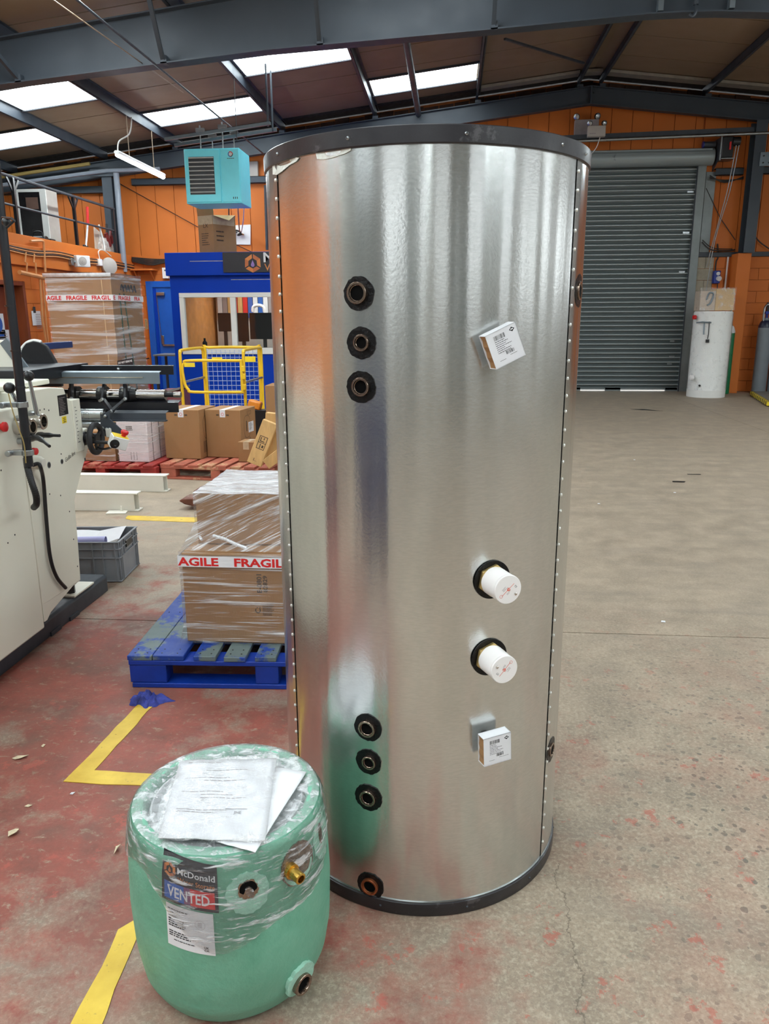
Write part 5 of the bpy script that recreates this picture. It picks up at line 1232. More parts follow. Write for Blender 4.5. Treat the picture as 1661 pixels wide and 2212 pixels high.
for a, b in zip(pts[:-1], pts[1:]):
    m.cyl(a, a.lerp(b, .45), .0148, n=10)
hs2 = m.build('hose_corrugation', M['black'], pole); hs2['kind'] = 'stuff'
MB().tube([(-1.765, 3.060, 1.938), (-1.692, 3.000, 1.926), (-1.683, 3.000, 1.919), (-1.730, 3.020, 1.895)], .005, 6).ball((-1.739, 3.040, 1.918), .018, 10, 8).build('lamp_hook', M['black'], pole)
MB().tube([(-1.900, 3.295, 0.901), (-1.880, 3.308, 0.906), (-1.870, 3.310, 0.888), (-1.900, 3.373, 0.809), (-1.905, 3.368, 0.630), (-1.905, 3.362, 0.447), (-1.905, 3.398, 0.329), (-1.905, 3.472, 0.242)], .009, 10, smooth=8).build('power_cable', M['black'], mc)
MB().turn((-1.920, 3.341, 0.908), (.8, 0, -.1), [(0, .032), (.03, .032), (.05, .02), (.05, 0)], 20).build('cable_gland', M['creamw'], mc)

# ------------------------------------------------------------------ roller shutter
sh = thing('roller_shutter', 'closed grey steel roller shutter door filling the right of the back wall', 'shutter', (2.5, YW, 0))
SX0, SX1 = .30, 4.90; n_s = 47; pit = 4.42/n_s
prof = [(.016, 0), (.018, .016), (.012, .022), (.018, .028), (.016, .050), (-.030, .056), (-.040, .066), (-.040, .074), (-.030, .084), (.016, .0985)]
def slat_mesh():
    m = MB(); nn = len(prof)
    vs = [(x, y, z) for x in (SX0, SX1) for (y, z) in prof]
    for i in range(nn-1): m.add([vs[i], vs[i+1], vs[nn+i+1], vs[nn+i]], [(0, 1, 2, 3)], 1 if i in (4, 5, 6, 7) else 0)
    return m
sm = None
for i in range(n_s):
    z = .065+pit*i
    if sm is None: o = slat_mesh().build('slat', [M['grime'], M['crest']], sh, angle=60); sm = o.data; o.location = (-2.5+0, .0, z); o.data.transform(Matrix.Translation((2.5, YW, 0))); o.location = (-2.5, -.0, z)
    else:
        o = bpy.data.objects.new('slat', sm); COL.objects.link(o); o.parent = sh; o.location = (-2.5, 0, z)
sh.location = (2.5, YW+.04, 0)
mb = MB()
for (a, b) in ((.35, 2.78), (3.30, 3.62), (4.55, 4.80)): mb.bx(a, b, YW-.01, YW+.05, .004, .066)
mb.bx(.35, 4.80, YW-.01, YW+.05, .03, .066).build('bottom_rail', M['jamb'], sh)
MB().bx(4.81, 4.97, YW-.07, YW+.06, 0, 4.45).build('guide_channel', M['jamb'], sh, bevel=.004)
MB().bx(4.80, 4.812, YW-.075, YW-.03, 0, 4.45).build('guide_lip', M['steel_dark'], sh)
MB().bx(.15, .34, YW-.07, YW+.06, 0, 4.45).build('guide_channel', M['jamb'], sh)
MB().cyl((SX0, YW-.12, 4.56), (5.05, YW-.12, 4.56), .16, n=28).build('barrel', M['shutter'], sh)
for z in (4.46, 4.53, 4.60, 4.67): MB().bx(SX0, 5.0, YW-.285+abs(z-4.565)*.4, YW-.27+abs(z-4.565)*.4, z-.004, z+.02).build('coil_edge', M['shutter'], sh)
MB().prism([(YW-.02, 4.30), (YW-.40, 4.48), (YW-.42, 4.86), (YW-.02, 4.86)], lambda a, b: (5.09, a, b), lambda a, b: (5.10, a, b)).build('end_plate', M['steel_dark'], sh)
MB().prism([(YW-.40, 4.44), (YW-.425, 4.44), (YW-.425, 4.9), (YW-.40, 4.9)], lambda a, b: (5.085, a, b), lambda a, b: (5.11, a, b)).build('plate_edge', M['galv'], sh)
for (x, y, w) in ((4.66, 3.93, .13), (4.64, 3.16, .13), (4.63, 2.40, .12), (4.61, 1.63, .11), (4.58, .70, .11), (4.55, .55, .10), (4.57, 1.02, .09)):
    MB().bx(x, x+w, YW+.008, YW+.014, y, y+.035).build('end_clip', M['galv'], sh)
mo = thing('shutter_motor', 'dark motor unit with red lever hung beside the top of the roller shutter', 'motor', (5.25, 16.5, 4.6))
MB().bx(5.11, 5.33, 16.36, 16.62, 4.48, 4.86).build('gearbox', M['black'], mo, bevel=.02); MB().bx(5.11, 5.36, 16.34, 16.66, 4.46, 4.474).build('tray', M['galv'], mo)
MB().bx(5.24, 5.27, 16.33, 16.36, 4.62, 4.76).build('release_lever', M['redpaint'], mo, bevel=.004); MB().cyl((5.30, 16.40, 4.77), (5.44, 16.40, 4.77), .085, n=20).build('chain_wheel', M['black'], mo)
for x, xe, ze in ((5.375, 5.13, 2.5), (5.425, 5.16, 1.9)): MB().tube([(x, 16.36, 4.75), (x-.06, 16.45, 3.9), (xe+.06, 16.6, 3.0), (xe, 16.68, ze)], .009, 6, smooth=5).build('hand_chain', M['galv'], mo)
MB().cyl((4.84, 16.62, 4.77), (5.06, 16.62, 4.77), .055, n=20).cyl((4.82, 16.62, 4.77), (4.84, 16.62, 4.77), .06, n=20, mi=1).build('motor_can', [M['steel_dark'], M['sockblue']], mo)
t = thing('gantry_tube', 'long bright horizontal steel tube running above the roller shutter', 'tube', (4, 16.3, 4.86))
MB().cyl((1.9, 16.28, 4.815), (6.03, 16.28, 4.885), .028, n=16).build('tube', M['galv'], t); MB().bar((1.9, 16.34, 4.89), (5.66, 16.34, 4.96), .06, .08).build('track', M['steel_dark'], t)

# twin-spot emergency lights
def twinspot(label, x, z, w, h, y, hr, mat, aim):
    t = thing('emergency_light', label, 'light', (x, y, z))
    MB().bx(x-w/2, x+w/2, y-.11, y, z, z+h).build('battery_case', M[mat], t, bevel=.008)
    MB().bx(x-w/2+.03, x-.02, y-.1115, y-.11, z+.045, z+.06).build('case_mark', M['prgrey'], t)
    for s in (-1, 1):
        c = Vector((x+s*(w/2-.035), y-.08, z+h+hr*.9)); ax = Vector((s*aim, -1, -.35)).normalized()
        hd = MB().turn(c-ax*.05, ax, [(0, hr*.45), (.03, hr*.9), (.06, hr), (.075, hr), (.078, hr*.9)], 20).build('lamp_head', M['black'], t)
        MB().turn(c-ax*.05, ax, [(.076, hr*.92), (.085, hr*.5), (.086, 0)], 20).build('lens', M['galv'], hd)
        MB().cyl((c.x, c.y, z+h-.005), (c.x, c.y, c.z-hr*.4), .012, n=8).build('stalk', M['black'], t)
twinspot('larger grey twin headed emergency light high on the gable wall', 2.575, 4.90, .46, .36, 16.66, .062, 'prgrey', .5)
M['casegrey'] = mk('warm_grey_case', rgb(176, 168, 160), .5, var=.05)
twinspot('smaller pale twin headed emergency light in front of the larger one', 2.70, 4.86, .33, .19, 16.22, .05, 'casegrey', .45)
tag(MB().tube([(2.78, 16.2, 4.86), (2.74, 16.3, 4.70), (2.66, 16.5, 4.6)], .008, 6, smooth=4).build('lamp_cable', M['cablew']), 'thin cable dropping from the smaller emergency light', 'cable')

# ------------------------------------------------------------------ tube lamp
def tube_lamp(label, x, y0, y1, z, top=None, cord=True):
    t = thing('tube_lamp', label, 'light', (x, (y0+y1)/2, z))
    MB().prism([(-.05, .035), (-.035, .0), (.035, .0), (.05, .035), (.03, .06), (-.03, .06)], lambda a, b: (x+a, y0, z+b), lambda a, b: (x+a, y1, z+b)).build('housing', M['white'], t)
    MB().cyl((x, y0+.01, z-.005), (x, y1-.01, z-.005), .036, n=14).build('diffuser', M['tubelamp'], t)
    zt_ = top or roof_z(x, 5.88)
    for y in (y0+.25*(y1-y0), y0+.78*(y1-y0)):
        MB().tube([(x, y, z+.06), (x, y, zt_)], .008, 6).build('suspension_chain', M['wire'], t)
    if cord: MB().tube([(x, y0+.05, z+.06), (x+.02, y0+.1, z+.22), (x+.10, y0+.35, z+.38), (x+.10, y0+.5, z+.6), (x+.06, y0+.6, zt_-.02)], .012, 6, smooth=6).build('cord', M['cablew'], t)
    return t
tube_lamp('glowing tube lamp hung on chains beside the cyan heater', -5.62, 13.45, 15.6, 4.22)
for i, (x, y0, lab) in enumerate(((-5.62, 4.9, 'tube lamp over the machine bay, nearest the office block'), (-3.42, 6.0, 'tube lamp over the machine bay, second from the office block'),  # leading row: unseen lamps added to light the heater and front faces
        (-1.55, 6.0, 'tube lamp above and behind the steel cylinder, out of the picture'), (4.77, 6.0, 'tube lamp right of the picture over the grey floor'), (6.75, 10.5, 'tube lamp over the far right bay'),
        (-5.62, -1.4, 'tube lamp behind the viewpoint nearest the office block'), (-3.42, -1.4, 'tube lamp behind the viewpoint above the left aisle'), (-.6, -1.8, 'tube lamp behind the viewpoint near the hall centre'),
        (2.80, -.6, 'tube lamp over the aisle right of the viewpoint'), (4.77, -3.0, 'tube lamp behind the viewpoint over the right bay'), (6.75, 1.5, 'tube lamp far right of the viewpoint'), (.45, -7.5, 'tube lamp far behind the viewpoint'))):
    tube_lamp(lab, x, y0, y0+2.15, 4.66 if y0 == 6.0 and x < 0 else 4.22, cord=False)  # raised pair is added above the view to light the heater and booth

# ------------------------------------------------------------------ cyan unit heater
ht = thing('unit_heater', 'cyan hanging warm air heater with black louvre grille', 'heater', (-3.72, 12.8, 3.29))
X0, X1, Z0, Z1, YF = -4.157, -3.284, 3.289, 4.082, 12.5
MB().bx(X0, X1, YF, 13.12, Z0, Z1).build('casing', M['cyan'], ht, bevel=.008)
MB().bx(X0+.02, X0+.565, YF-.022, YF+.01, Z0+.02, Z1-.02).build('front_panel', M['cyan'], ht, bevel=.006)
MB().bx(X0+.585, X1-.008, YF-.012, YF+.01, Z0+.02, Z1-.015).build('access_panel', M['cyan'], ht, bevel=.004)
GX0, GX1, GZ0, GZ1 = X0+.075, X0+.475, Z0+.13, Z1-.12
MB().bx(GX0, GX1, YF-.0235, YF-.015, GZ0, GZ1).build('grille_opening', M['black'], ht)
for k in range(9):
    z = GZ0+.012+k*(GZ1-GZ0-.05)/8.
    MB().rbox(((GX0+GX1)/2, YF-.028, z+.02), (GX1-GX0-.006, .03, .006), Matrix.Rotation(R(-20), 3, 'X')).build('louvre', M['louvre'], ht)
m = MB(); lc = (X1-.135, Z1-.09)
for k in range(20):
    a0, a1 = 2*math.pi*k/20, 2*math.pi*(k+1)/20
    m.add([(lc[0]+q*math.cos(a), YF-.0128, lc[1]+q*math.sin(a)) for q, a in ((.026, a0), (.026, a1), (.040, a1), (.040, a0))], [(0, 1, 2, 3)], 0 if k < 7 else (1 if k < 15 else 2))
m.add([(lc[0]+.026*math.cos(2*math.pi*k/16), YF-.0128, lc[1]+.026*math.sin(2*math.pi*k/16)) for k in range(16)], [tuple(range(16))], 3)
lines(m, lambda a, b, h: (a, YF-.0128, b), lc[0]-.055, lc[1]-.065, 1, .02, .11, random.Random(2), .5, 2, 0, .95)
m.build('maker_emblem', [M['stkred'], M['stkblue'], M['steel_dark'], M['paper']], ht, smooth=False)
for k in range(3): MB().bx(X1-.125+.03*k, X1-.113+.03*k, YF-.0135, YF-.0115, Z0+.06, Z0+.09).build('vent_slot', M['black'], ht)
hra, hrb = (-4.333, 12.620, 4.268), (-2.805, 12.620, 4.441)
hz_ = lambda x: hra[2]+(hrb[2]-hra[2])*(x-hra[0])/(hrb[0]-hra[0])
for (x, y) in ((X0+.24, 12.62), (X1-.28, 12.62), (X0+.3, 13.05), (X1-.22, 13.05)):
    MB().cyl((x, y, Z1), (x, y, hz_(x)+.12), .011, n=8).build('hanger_rod', M['galv'], ht)
    MB().bx(x-.06, x+.07, y-.03, y+.03, hz_(x)+.024, hz_(x)+.08).build('hanger_clip', M['galv'], ht)
t = thing('hanger_rail', 'grey strut rail carrying the heater hanger rods', 'rail', (-3.6, 12.6, 5.0))
for y in (12.62, 13.05): MB().bar((hra[0]-.15, y, hz_(hra[0]-.15)), (hrb[0], y, hz_(hrb[0])), .045, .045).build('rail', M['greyst'], t)
for x in (hra[0], hrb[0]-.05): [MB().bx(x-.012, x+.012, y-.012, y+.012, hz_(x)-.03, roof_z(x, 5.9)).build('drop_strap', M['steel'], t) for y in (12.66, 13.0)] if x > -4 else None
t = thing('junction_plate', 'pale square wall plate with tangled wires under the heater', 'electrical plate', (-3.6, YW-.02, 3.1))
PLT = [(-4.661, 16.760, 3.442), (-4.233, 16.760, 3.455), (-4.253, 16.760, 3.049), (-4.672, 16.760, 3.064)]
MB().prism([(p[0], p[2]) for p in PLT], lambda a, b: (a, 16.76, b), lambda a, b: (a, 16.785, b)).build('plate', M['plast_w'], t, bevel=.006)
m = MB()
for pts, r, mi in ((((-3.630, 13.000, 3.309), (-4.051, 14.500, 3.322), (-4.603, 16.600, 3.324), (-4.513, 16.700, 3.296)), .012, 0), (((-3.477, 13.000, 3.306), (-3.879, 14.500, 3.320), (-4.426, 16.600, 3.303), (-4.377, 16.700, 3.248)), .014, 1), (((-3.377, 13.000, 3.305), (-3.929, 15.000, 3.298), (-4.424, 16.700, 3.286)), .009, 2), (((-4.572, 16.700, 3.315), (-4.585, 16.700, 2.899)), .008, 2), (((-4.631, 16.700, 3.316), (-4.518, 16.650, 3.328), (-4.421, 16.650, 3.290), (-4.496, 16.700, 3.241), (-4.403, 16.650, 3.253)), .02, 0)):
    m.tube(pts, r, 6, mi=mi, smooth=5)
m.build('wires', [M['cabled'], M['tan'], M['cablew']], t)
tag(MB().bx(-4.225, -4.011, 16.70, 16.782, 4.351, 4.671).build('wall_cabinet', M['casegrey'], bevel=.01), 'small grey cabinet on the gable wall behind the right side of the heater', 'cabinet')
tag(MB().tube([(-3.869, 16.700, 4.209), (-3.886, 16.700, 2.938)], .03, 10).build('drop_pipe', M['steel_dark']), 'dark pipe running down the gable wall at the steel cylinder edge', 'pipe')

# hanging wires across the upper left
a = Vector((-3.400, 7.400, 4.332)); b = Vector((-3.724, 16.300, 4.678))
tag(MB().tube([a, b], .013, 8).build('stay_rod', M['steel_dark']), 'dark stay rod slanting across the upper left down behind the steel cylinder', 'cable')
a = Vector((-3.613, 7.400, 4.329)); b = Vector((-4.002, 12.200, 4.789))
tag(MB().tube([a, b], .007, 6).build('stay_wire', M['wire']), 'thin pale wire slanting beside the dark stay rod at the upper left', 'cable')
tag(MB().tube([(-3.440, 12.995, 5.207), tuple(Vector((-3.440, 12.995, 5.207))-Vector((0, 0, .95)))], .007, 6).build('drop_wire', M['cabled']), 'thin vertical wire hanging from the purlin right of the heater', 'cable')
tag(MB().tube([(-7.072, 16.750, 4.347), (-5.388, 16.750, 3.433), (-4.218, 16.750, 2.899)], .008, 6).build('wall_wire', M['cabled']), 'thin slanting wire across the orange gable boards left of the standing carton', 'cable')

# ------------------------------------------------------------------ blue site office booth
bt = thing('office_booth', 'bright blue office booth with white framed window and dark fascia sign', 'booth', (-2.8, 13, 0))
BX0, BX1, BY, BZ = -4.70, -.7, 13.0, 2.24
WX0, WX1, WZ0, WZ1 = -4.555, -1.9, .955, 1.962
MB().bx(BX0, WX0, BY, BY+.06, 0, BZ).bx(WX1, BX1, BY, BY+.06, 0, BZ).bx(WX0, WX1, BY, BY+.06, 0, WZ0).bx(WX0, WX1, BY, BY+.06, WZ1, BZ).build('front_wall', M['blue'], bt, smooth=False)
MB().bx(BX0, BX0+.06, BY+.06, 16.2, 0, BZ).build('side_wall', M['blue'], bt); MB().bx(BX1-.06, BX1, BY+.06, 16.2, 0, BZ).build('side_wall', M['blue'], bt)
MB().bx(BX0+.06, BX1-.06, 16.14, 16.2, 0, BZ).build('rear_wall', mk('booth_lining', rgb(230, 170, 100), .6), bt)
MB().bx(BX0-.02, BX1+.02, BY-.02, 16.22, BZ+.001, BZ+.06).build('roof', M['blue'], bt)
MB().bx(BX0-.025, BX1+.02, BY-.11, BY-.001, BZ-.005, 2.598).build('fascia', M['blue'], bt, bevel=.008)
MB().bx(BX0+.4, BX0+1.0, BY-.113, BY-.109, 2.455, 2.465).build('fascia_trim', M['galv'], bt)
SXa = -3.739
sg = MB().bx(SXa, SXa+2.6, BY-.135, BY-.111, 2.275, 2.592).build('fascia_sign', M['signblack'], bt, bevel=.003)
lf = lambda a, b, k=0: (a, BY-.1365-k, b)
lx, lz = (-3.242, 12.870, 2.414)[0], (-3.242, 12.870, 2.414)[2]
m = MB(); hexlogo(m, lf, lx, lz, .145, 0, 1, 2, 0); m.build('sign_logo', [M['logo'], M['logo2'], M['drop']], sg, smooth=False)
m = MB(); m.text('McDonald', .21, lambda a, b: lf(-3.073+a, lz+.02+b), 0, bold=.02, width=1.05); m.build('sign_lettering', M['paper'], sg, smooth=False)
m = MB(); m.text('Water Storage', .16, lambda a, b: lf(-3.050+a, lz-.115+b), 0, width=1.05); m.build('sign_lettering', M['logo'], sg, smooth=False)
wf_ = MB(); fw = .075
for (a, b, c, d) in ((WX0, WX1, WZ1-fw, WZ1), (WX0, WX1, WZ0, WZ0+fw+.03), (WX0, WX0+fw, WZ0+fw, WZ1-fw), (WX1-fw, WX1, WZ0+fw, WZ1-fw)): wf_.bx(a, b, BY-.03, BY+.07, c, d)
wfo = wf_.build('window_frame', M['white'], bt, bevel=.006)
xm = -3.643
MB().bx(xm-.045, xm+.045, BY-.02, BY+.06, WZ0+fw+.03, WZ1-fw).build('mullion', M['white'], wfo, bevel=.004)
for a, b in ((WX0+fw, xm-.045), (xm+.045, WX1-fw)): MB().bx(a, b, BY+.02, BY+.026, WZ0+fw+.03, WZ1-fw).build('pane', M['glass'], wfo)
MB().bx(WX0+.9, WX0+1.6, BY-.003, BY+.0, 2.165, 2.173).build('wall_trim', M['galv'], bt)
LIN = mk('booth_wall_orange', rgb(224, 150, 78), .6)
MB().bx(BX0+.061, BX0+.075, BY+.07, 16.13, .0, BZ-.001).build('side_lining', LIN, bt)
# things in the booth
t = thing('booth_ceiling_light', 'flat lit ceiling panel inside the blue booth', 'light', (-3.4, 14.4, 2.2))  # unseen panel added to brighten the booth interior
MB().bx(-4.2, -2.6, 14.1, 14.7, 2.195, 2.235).build('tray', M['white'], t); MB().bx(-4.16, -2.64, 14.14, 14.66, 2.188, 2.194).build('diffuser', emit('booth_panel_glow', (1, .97, .92, 1), 7.0), t)
t = thing('booth_partition', 'shelved partition with red, white and blue files inside the booth window', 'shelf', (-4.0, 15.0, 0))
XA = -4.510
cs = [M['paper'], M['redpaint'], M['prgrey'], M['stkblue'], M['wood']]
for k in range(12): MB().bx(XA+.10*k, XA+.10*k+.088, 15.0, 15.06, 1.55, 2.1).build('file', cs[(k*2+k//4) % 5], t)
MB().bx(XA-.05, XA+1.3, 15.065, 15.12, 0.01, 2.2).build('back', mk('office_grey', rgb(200, 196, 190), .6), t)
for i, (a, b, c, d, lab) in enumerate(((472, 496, 676, 716, 'dark monitor seen left of the booth window mullion'), (512, 536, 676, 740, 'dark monitor just right of the booth window mullion'), (540, 592, 675, 733, 'wide dark monitor at the right of the booth window'))):
    yy = 13.7; 
    xa = (-4.130, -3.794, -3.559)[i]; xb = (-3.903, -3.584, -3.051)[i]; z0 = (1.320, 1.143, 1.183)[i]; z1 = 1.639
    t = thing('monitor', lab, 'screen', ((xa+xb)/2, yy, z0)); MB().bx(xa, xb, yy, yy+.04, z0, z1).build('panel', M['screen'], t, bevel=.01); MB().bx((xa+xb)/2-.03, (xa+xb)/2+.03, yy+.041, yy+.08, .93, z0+.1).bx((xa+xb)/2-.12, (xa+xb)/2+.12, yy+.03, yy+.2, .915, .93).build('stand', M['black'], t)
t = thing('booth_desk', 'pale desk along the inside of the booth window', 'desk', (-3, 13.7, 0)); MB().bx(-4.084, -.9, 13.3, 14.1, .86, .915).build('top', M['plast_w'], t)
for x in (-4.05, -1.0): MB().bx(x, x+.05, 13.35, 14.05, 0, .86).build('leg', M['steel'], t)
t = thing('desk_clutter', 'dark telephone and cables on the desk in the booth', 'telephone', (-3.0, 13.5, .915)); MB().bx(-3.747, -3.019, 13.35, 13.5, .9155, 1.05).build('body', M['screen'], t, bevel=.03); MB().tube([(-2.95, 13.4, 1.06), (-2.9, 13.36, 1.1), (-2.75, 13.36, 1.08), (-2.7, 13.4, 1.05)], .012, 6, smooth=4).build('cord', M['cabled'], t)
t = thing('office_chair', 'office chair with pale curved back inside the booth', 'chair', (-2.75, 14.6, 0)); bp = [(-3.720, 14.600, 1.659), (-3.707, 14.600, 1.743), (-3.652, 14.600, 1.776), (-3.573, 14.600, 1.776), (-3.512, 14.600, 1.742), (-3.498, 14.600, 1.658)]
MB().tube(bp, .03, 8, smooth=5).build('back_frame', M['plast_w'], t); MB().bx(-2.95, -2.6, 14.58, 14.62, 1.2, 1.8).build('backrest', M['screen'], t, bevel=.03); MB().bx(-3.0, -2.5, 14.2, 14.65, .45, .53).build('seat', M['screen'], t, bevel=.03); MB().cyl((-2.75, 14.45, .03), (-2.75, 14.45, .45), .04, n=10).build('post', M['black'], t)
for k in range(5): a = 2*math.pi*k/5; MB().bar((-2.75, 14.45, .05), (-2.75+.3*math.cos(a), 14.45+.3*math.sin(a), .04), .05, .04).build('leg', M['black'], t)
t = thing('desk_lamp', 'small dark bottle on the booth window sill', 'bottle', (-4.0, 12.96, 1.06)); c = Vector((-4.176, 12.980, 1.088)); MB().turn((c.x, 13.03, WZ0+.106), (0, 0, 1), [(0, .04), (.09, .04), (.12, .018), (.16, .018), (.16, 0)], 16).build('body', M['screen'], t)
t.name = 'bottle'

# open carton standing on the booth
oc = thing('open_carton', 'tall brown carton with open flaps standing on the booth roof', 'box', (-4.1, 13.4, 2.6))
ox0, ox1, oxr, oz0, oz1 = -4.272, -3.955, -3.70, 2.302, 3.21
CZ = BZ+.0605
MB().prism([(ox0, 13.35), (ox1-.02, 13.22), (oxr, 13.62), (-4.05, 13.75)], lambda a, b: (a, b, CZ), lambda a, b: (a, b, oz1)).build('carton', M['card'], oc, bevel=.004)
MB().prism([(ox0+.0, 13.352), (ox1-.02, 13.222), (ox1-.0, 13.23), (ox0+.0, 13.36)], lambda a, b: (a, b, oz1), lambda a, b: (a-.02, b-.0, oz1+.24)).build('flap', M['card'], oc); MB().add([(ox1-.02, 13.22, oz1+.001), (oxr, 13.62, oz1+.001), (oxr+.02, 13.55, oz1+.03), (oxr-.02, 13.3, oz1-.08)], [(0, 1, 2), (0, 2, 3)]).build('flap', M['cardl'], oc)
def face(p, q, off=.002):
    p = Vector(p); q = Vector(q); d = (q-p).normalized(); nr = Vector((d.y, -d.x)); return lambda u, z, h=0: (p.x+d.x*u+nr.x*off, p.y+d.y*u+nr.y*off, z)
f1 = face((ox0, 13.35), (ox1-.02, 13.22)); f3 = face((ox1-.02, 13.22), (oxr, 13.62))
m = MB(); m.add([f1(0, oz1-.14), f1(.32, oz1-.14), f1(.32, oz1), f1(0, oz1)], [(0, 1, 2, 3)]); m.add([f3(0, oz1-.14), f3(.46, oz1-.14), f3(.46, oz1), f3(0, oz1)], [(0, 1, 2, 3)]); m.build('parcel_tape', M['tape'], oc)
f1 = face((ox0, 13.35), (ox1-.02, 13.22), .004); f3 = face((ox1-.02, 13.22), (oxr, 13.62), .004); m = MB(); rr = random.Random(6)
lines(m, f1, .07, 2.92, 6, .035, .17, rr, .35, 0, 0, .5); lines(m, f3, .06, 2.95, 3, .07, .2, rr, .3, 0, 0, .7); m.text('LX', .09, lambda a, b: f1(.11+a, oz1-.19+b), 0); m.build('carton_print', [M['cardd']], oc, smooth=False)

# ------------------------------------------------------------------ yellow safety cage
cg = thing('safety_cage', 'yellow tubular access cage with blue backed wire mesh panel in front of the booth', 'cage', (-3.2, 9.6, 0))
YA, YB_ = 9.3, 10.2
xl0, xr0 = -3.303, -2.512
xl1, xr1 = -3.302, -2.509
ztop = 1.170; zb = .12
def upost(x, ya, yb, zt, r=.019):
    return MB().tube([(x, ya, zb), (x, ya, zt-.10), (x, ya+.03, zt-.025), (x, ya+.1, zt), (x, yb-.1, zt), (x, yb-.03, zt-.025), (x, yb, zt-.10), (x, yb, zb)], r, 10, smooth=4)
upost(xl0, YA, YB_, ztop).build('side_frame', M['yellow'], cg); upost(xr0, YA, YB_, ztop).build('side_frame', M['yellow'], cg)
for x in (xl0, xr0): MB().tube([(x, YA, .78), (x, YB_, .78)], .015, 8).build('mid_rail', M['galv'], cg)
MB().tube([(xl0+.03, YB_, zb), (xl0+.03, YB_, ztop-.05), (xl0+.08, YB_, ztop), (xr0-.08, YB_, ztop), (xr0-.03, YB_, ztop-.05), (xr0-.03, YB_, zb)], .019, 10, smooth=4).build('back_frame', M['yellow'], cg)
MB().tube([(xl0, YB_, .33), (xr0, YB_, .33)], .016, 8).build('back_rail', M['yellow'], cg)
mm = MB(); k = 0
x = xl0+.06
while x < xr0-.03: mm.tube([(x, YB_-.002, .34), (x, YB_-.002, ztop-.03)], .0035, 5); x += .062
z = .36
while z < ztop-.02: mm.tube([(xl0+.04, YB_, z), (xr0-.04, YB_, z)], .0035, 5); z += .062
o = mm.build('wire_mesh', M['wire'], cg); o['kind'] = 'stuff'; o.data.materials[0] = mk('pale_wire', rgb(150, 170, 210), .4, .2)
gz0, gz1 = 0.670, 1.050
gx0, gx1 = -3.267, -2.510
MB().tube([(gx1-.01, 9.25, gz1+.0), (gx0+.1, 9.25, gz1), (gx0+.03, 9.25, gz1-.03), (gx0, 9.25, gz1-.1), (gx0+.02, 9.25, gz0+.1), (gx0+.06, 9.25, gz0+.03), (gx0+.13, 9.25, gz0), (gx1-.01, 9.25, gz0)], .018, 10, smooth=4).tube([(gx1-.02, 9.25, gz0-.01), (gx1-.02, 9.25, gz1+.01)], .018, 10).build('gate', M['yellow'], cg)
for z in (gz0+.06, gz1-.1, (gz0+gz1)/2): MB().rbox((gx1+.0, 9.26, z), (.05, .05, .07)).build('hinge', M['yellow'], cg, bevel=.006)
MB().rbox((gx0+.1, 9.235, gz1-.05), (.13, .006, .05)).build('info_plate', M['ylabel'], cg); MB().rbox((xl0+.2, 10.16, ztop-.15), (.14, .006, .05)).build('info_plate', M['ylabel'], cg); MB().rbox((xr0-.15, 10.16, ztop-.15), (.16, .006, .07)).build('info_plate', M['ylabel'], cg)
MB().bx(xl0-.03, xr0+.03, YA-.03, YB_+.03, .09, .13).build('platform', M['yellow'], cg); 
for x in (xl0+.2, xr0-.3): MB().bx(x, x+.16, YA-.02, YB_+.02, .0, .09).build('fork_pocket', M['steel_dark'], cg)
am = thing('beacon_cover', 'small amber cover on a dark base at the right foot of the yellow cage', 'cover', (-2.355, 9.150, 0.541))
c = Vector((-2.355, 9.150, 0.530)); MB().rbox(c, (.16, .12, .10), Matrix.Rotation(R(14), 3, 'Y')).build('cover', M['amber'], am, bevel=.02); MB().bx(c.x-.05, c.x+.14, 9.1, 9.24, .0, c.z-.06).build('base', M['black'], am, bevel=.006)

# ------------------------------------------------------------------ blue fire door etc on the back wall
d2 = struct(MB().bx(-6.50, -5.4, YW-.06, YW-.02, .0, 2.22).build('door_2', M['bluedoor']))
m = MB(); m.bx(-6.59, -6.45, YW-.09, YW-.013, 0, 2.33).bx(-5.45, -5.31, YW-.09, YW-.013, 0, 2.33).bx(-6.45, -5.45, YW-.09, YW-.013, 2.2, 2.33); m.build('door_frame', M['bluedoor'], d2, bevel=.006)
MB().bx(-6.44, -6.38, YW-.075, YW-.06, .0, 2.18).build('stop_bead', M['blue'], d2)
MB().bx(-6.36, -6.18, YW-.12, YW-.062, 2.03, 2.10).build('door_closer', M['galv'], d2, bevel=.008); MB().tube([(-6.36, YW-.1, 2.05), (-6.30, YW-.14, 1.0)], .008, 6).build('closer_cord', M['galv'], d2)
MB().bx(-6.33, -6.27, YW-.085, YW-.061, 1.00, 1.19).build('lock_case', M['galv'], d2, bevel=.006); MB().bx(-6.30, -5.5, YW-.10, YW-.062, .96, 1.0).build('push_bar', M['galv'], d2, bevel=.006)
MB().bx(-5.86, -5.78, YW-.064, YW-.0605, 1.28, 1.34).build('door_tick', M['paper'], d2)
t = thing('side_bench', 'grey topped bench in front of the blue door', 'table', (-5.9, 14.0, 0))
bxa, bxb, bz = -5.487, -4.995, 0.903
MB().bx(bxa, -4.74, 14.0, 14.6, bz-.03, bz).build('top', M['jamb'], t, bevel=.004)
for x in (bxa+.02, -4.82):
    for y in (14.03, 14.53): MB().bx(x, x+.04, y, y+.04, 0, bz-.03).build('leg', M['steel_dark'], t)
t = thing('maroon_cabinet', 'low maroon cabinet with a pale sloping top left of the yellow cage', 'cabinet', (-4.6, 10.6, 0))
a = Vector((-4.118, 10.600, 0.513)); b = Vector((-3.815, 10.600, 0.611))
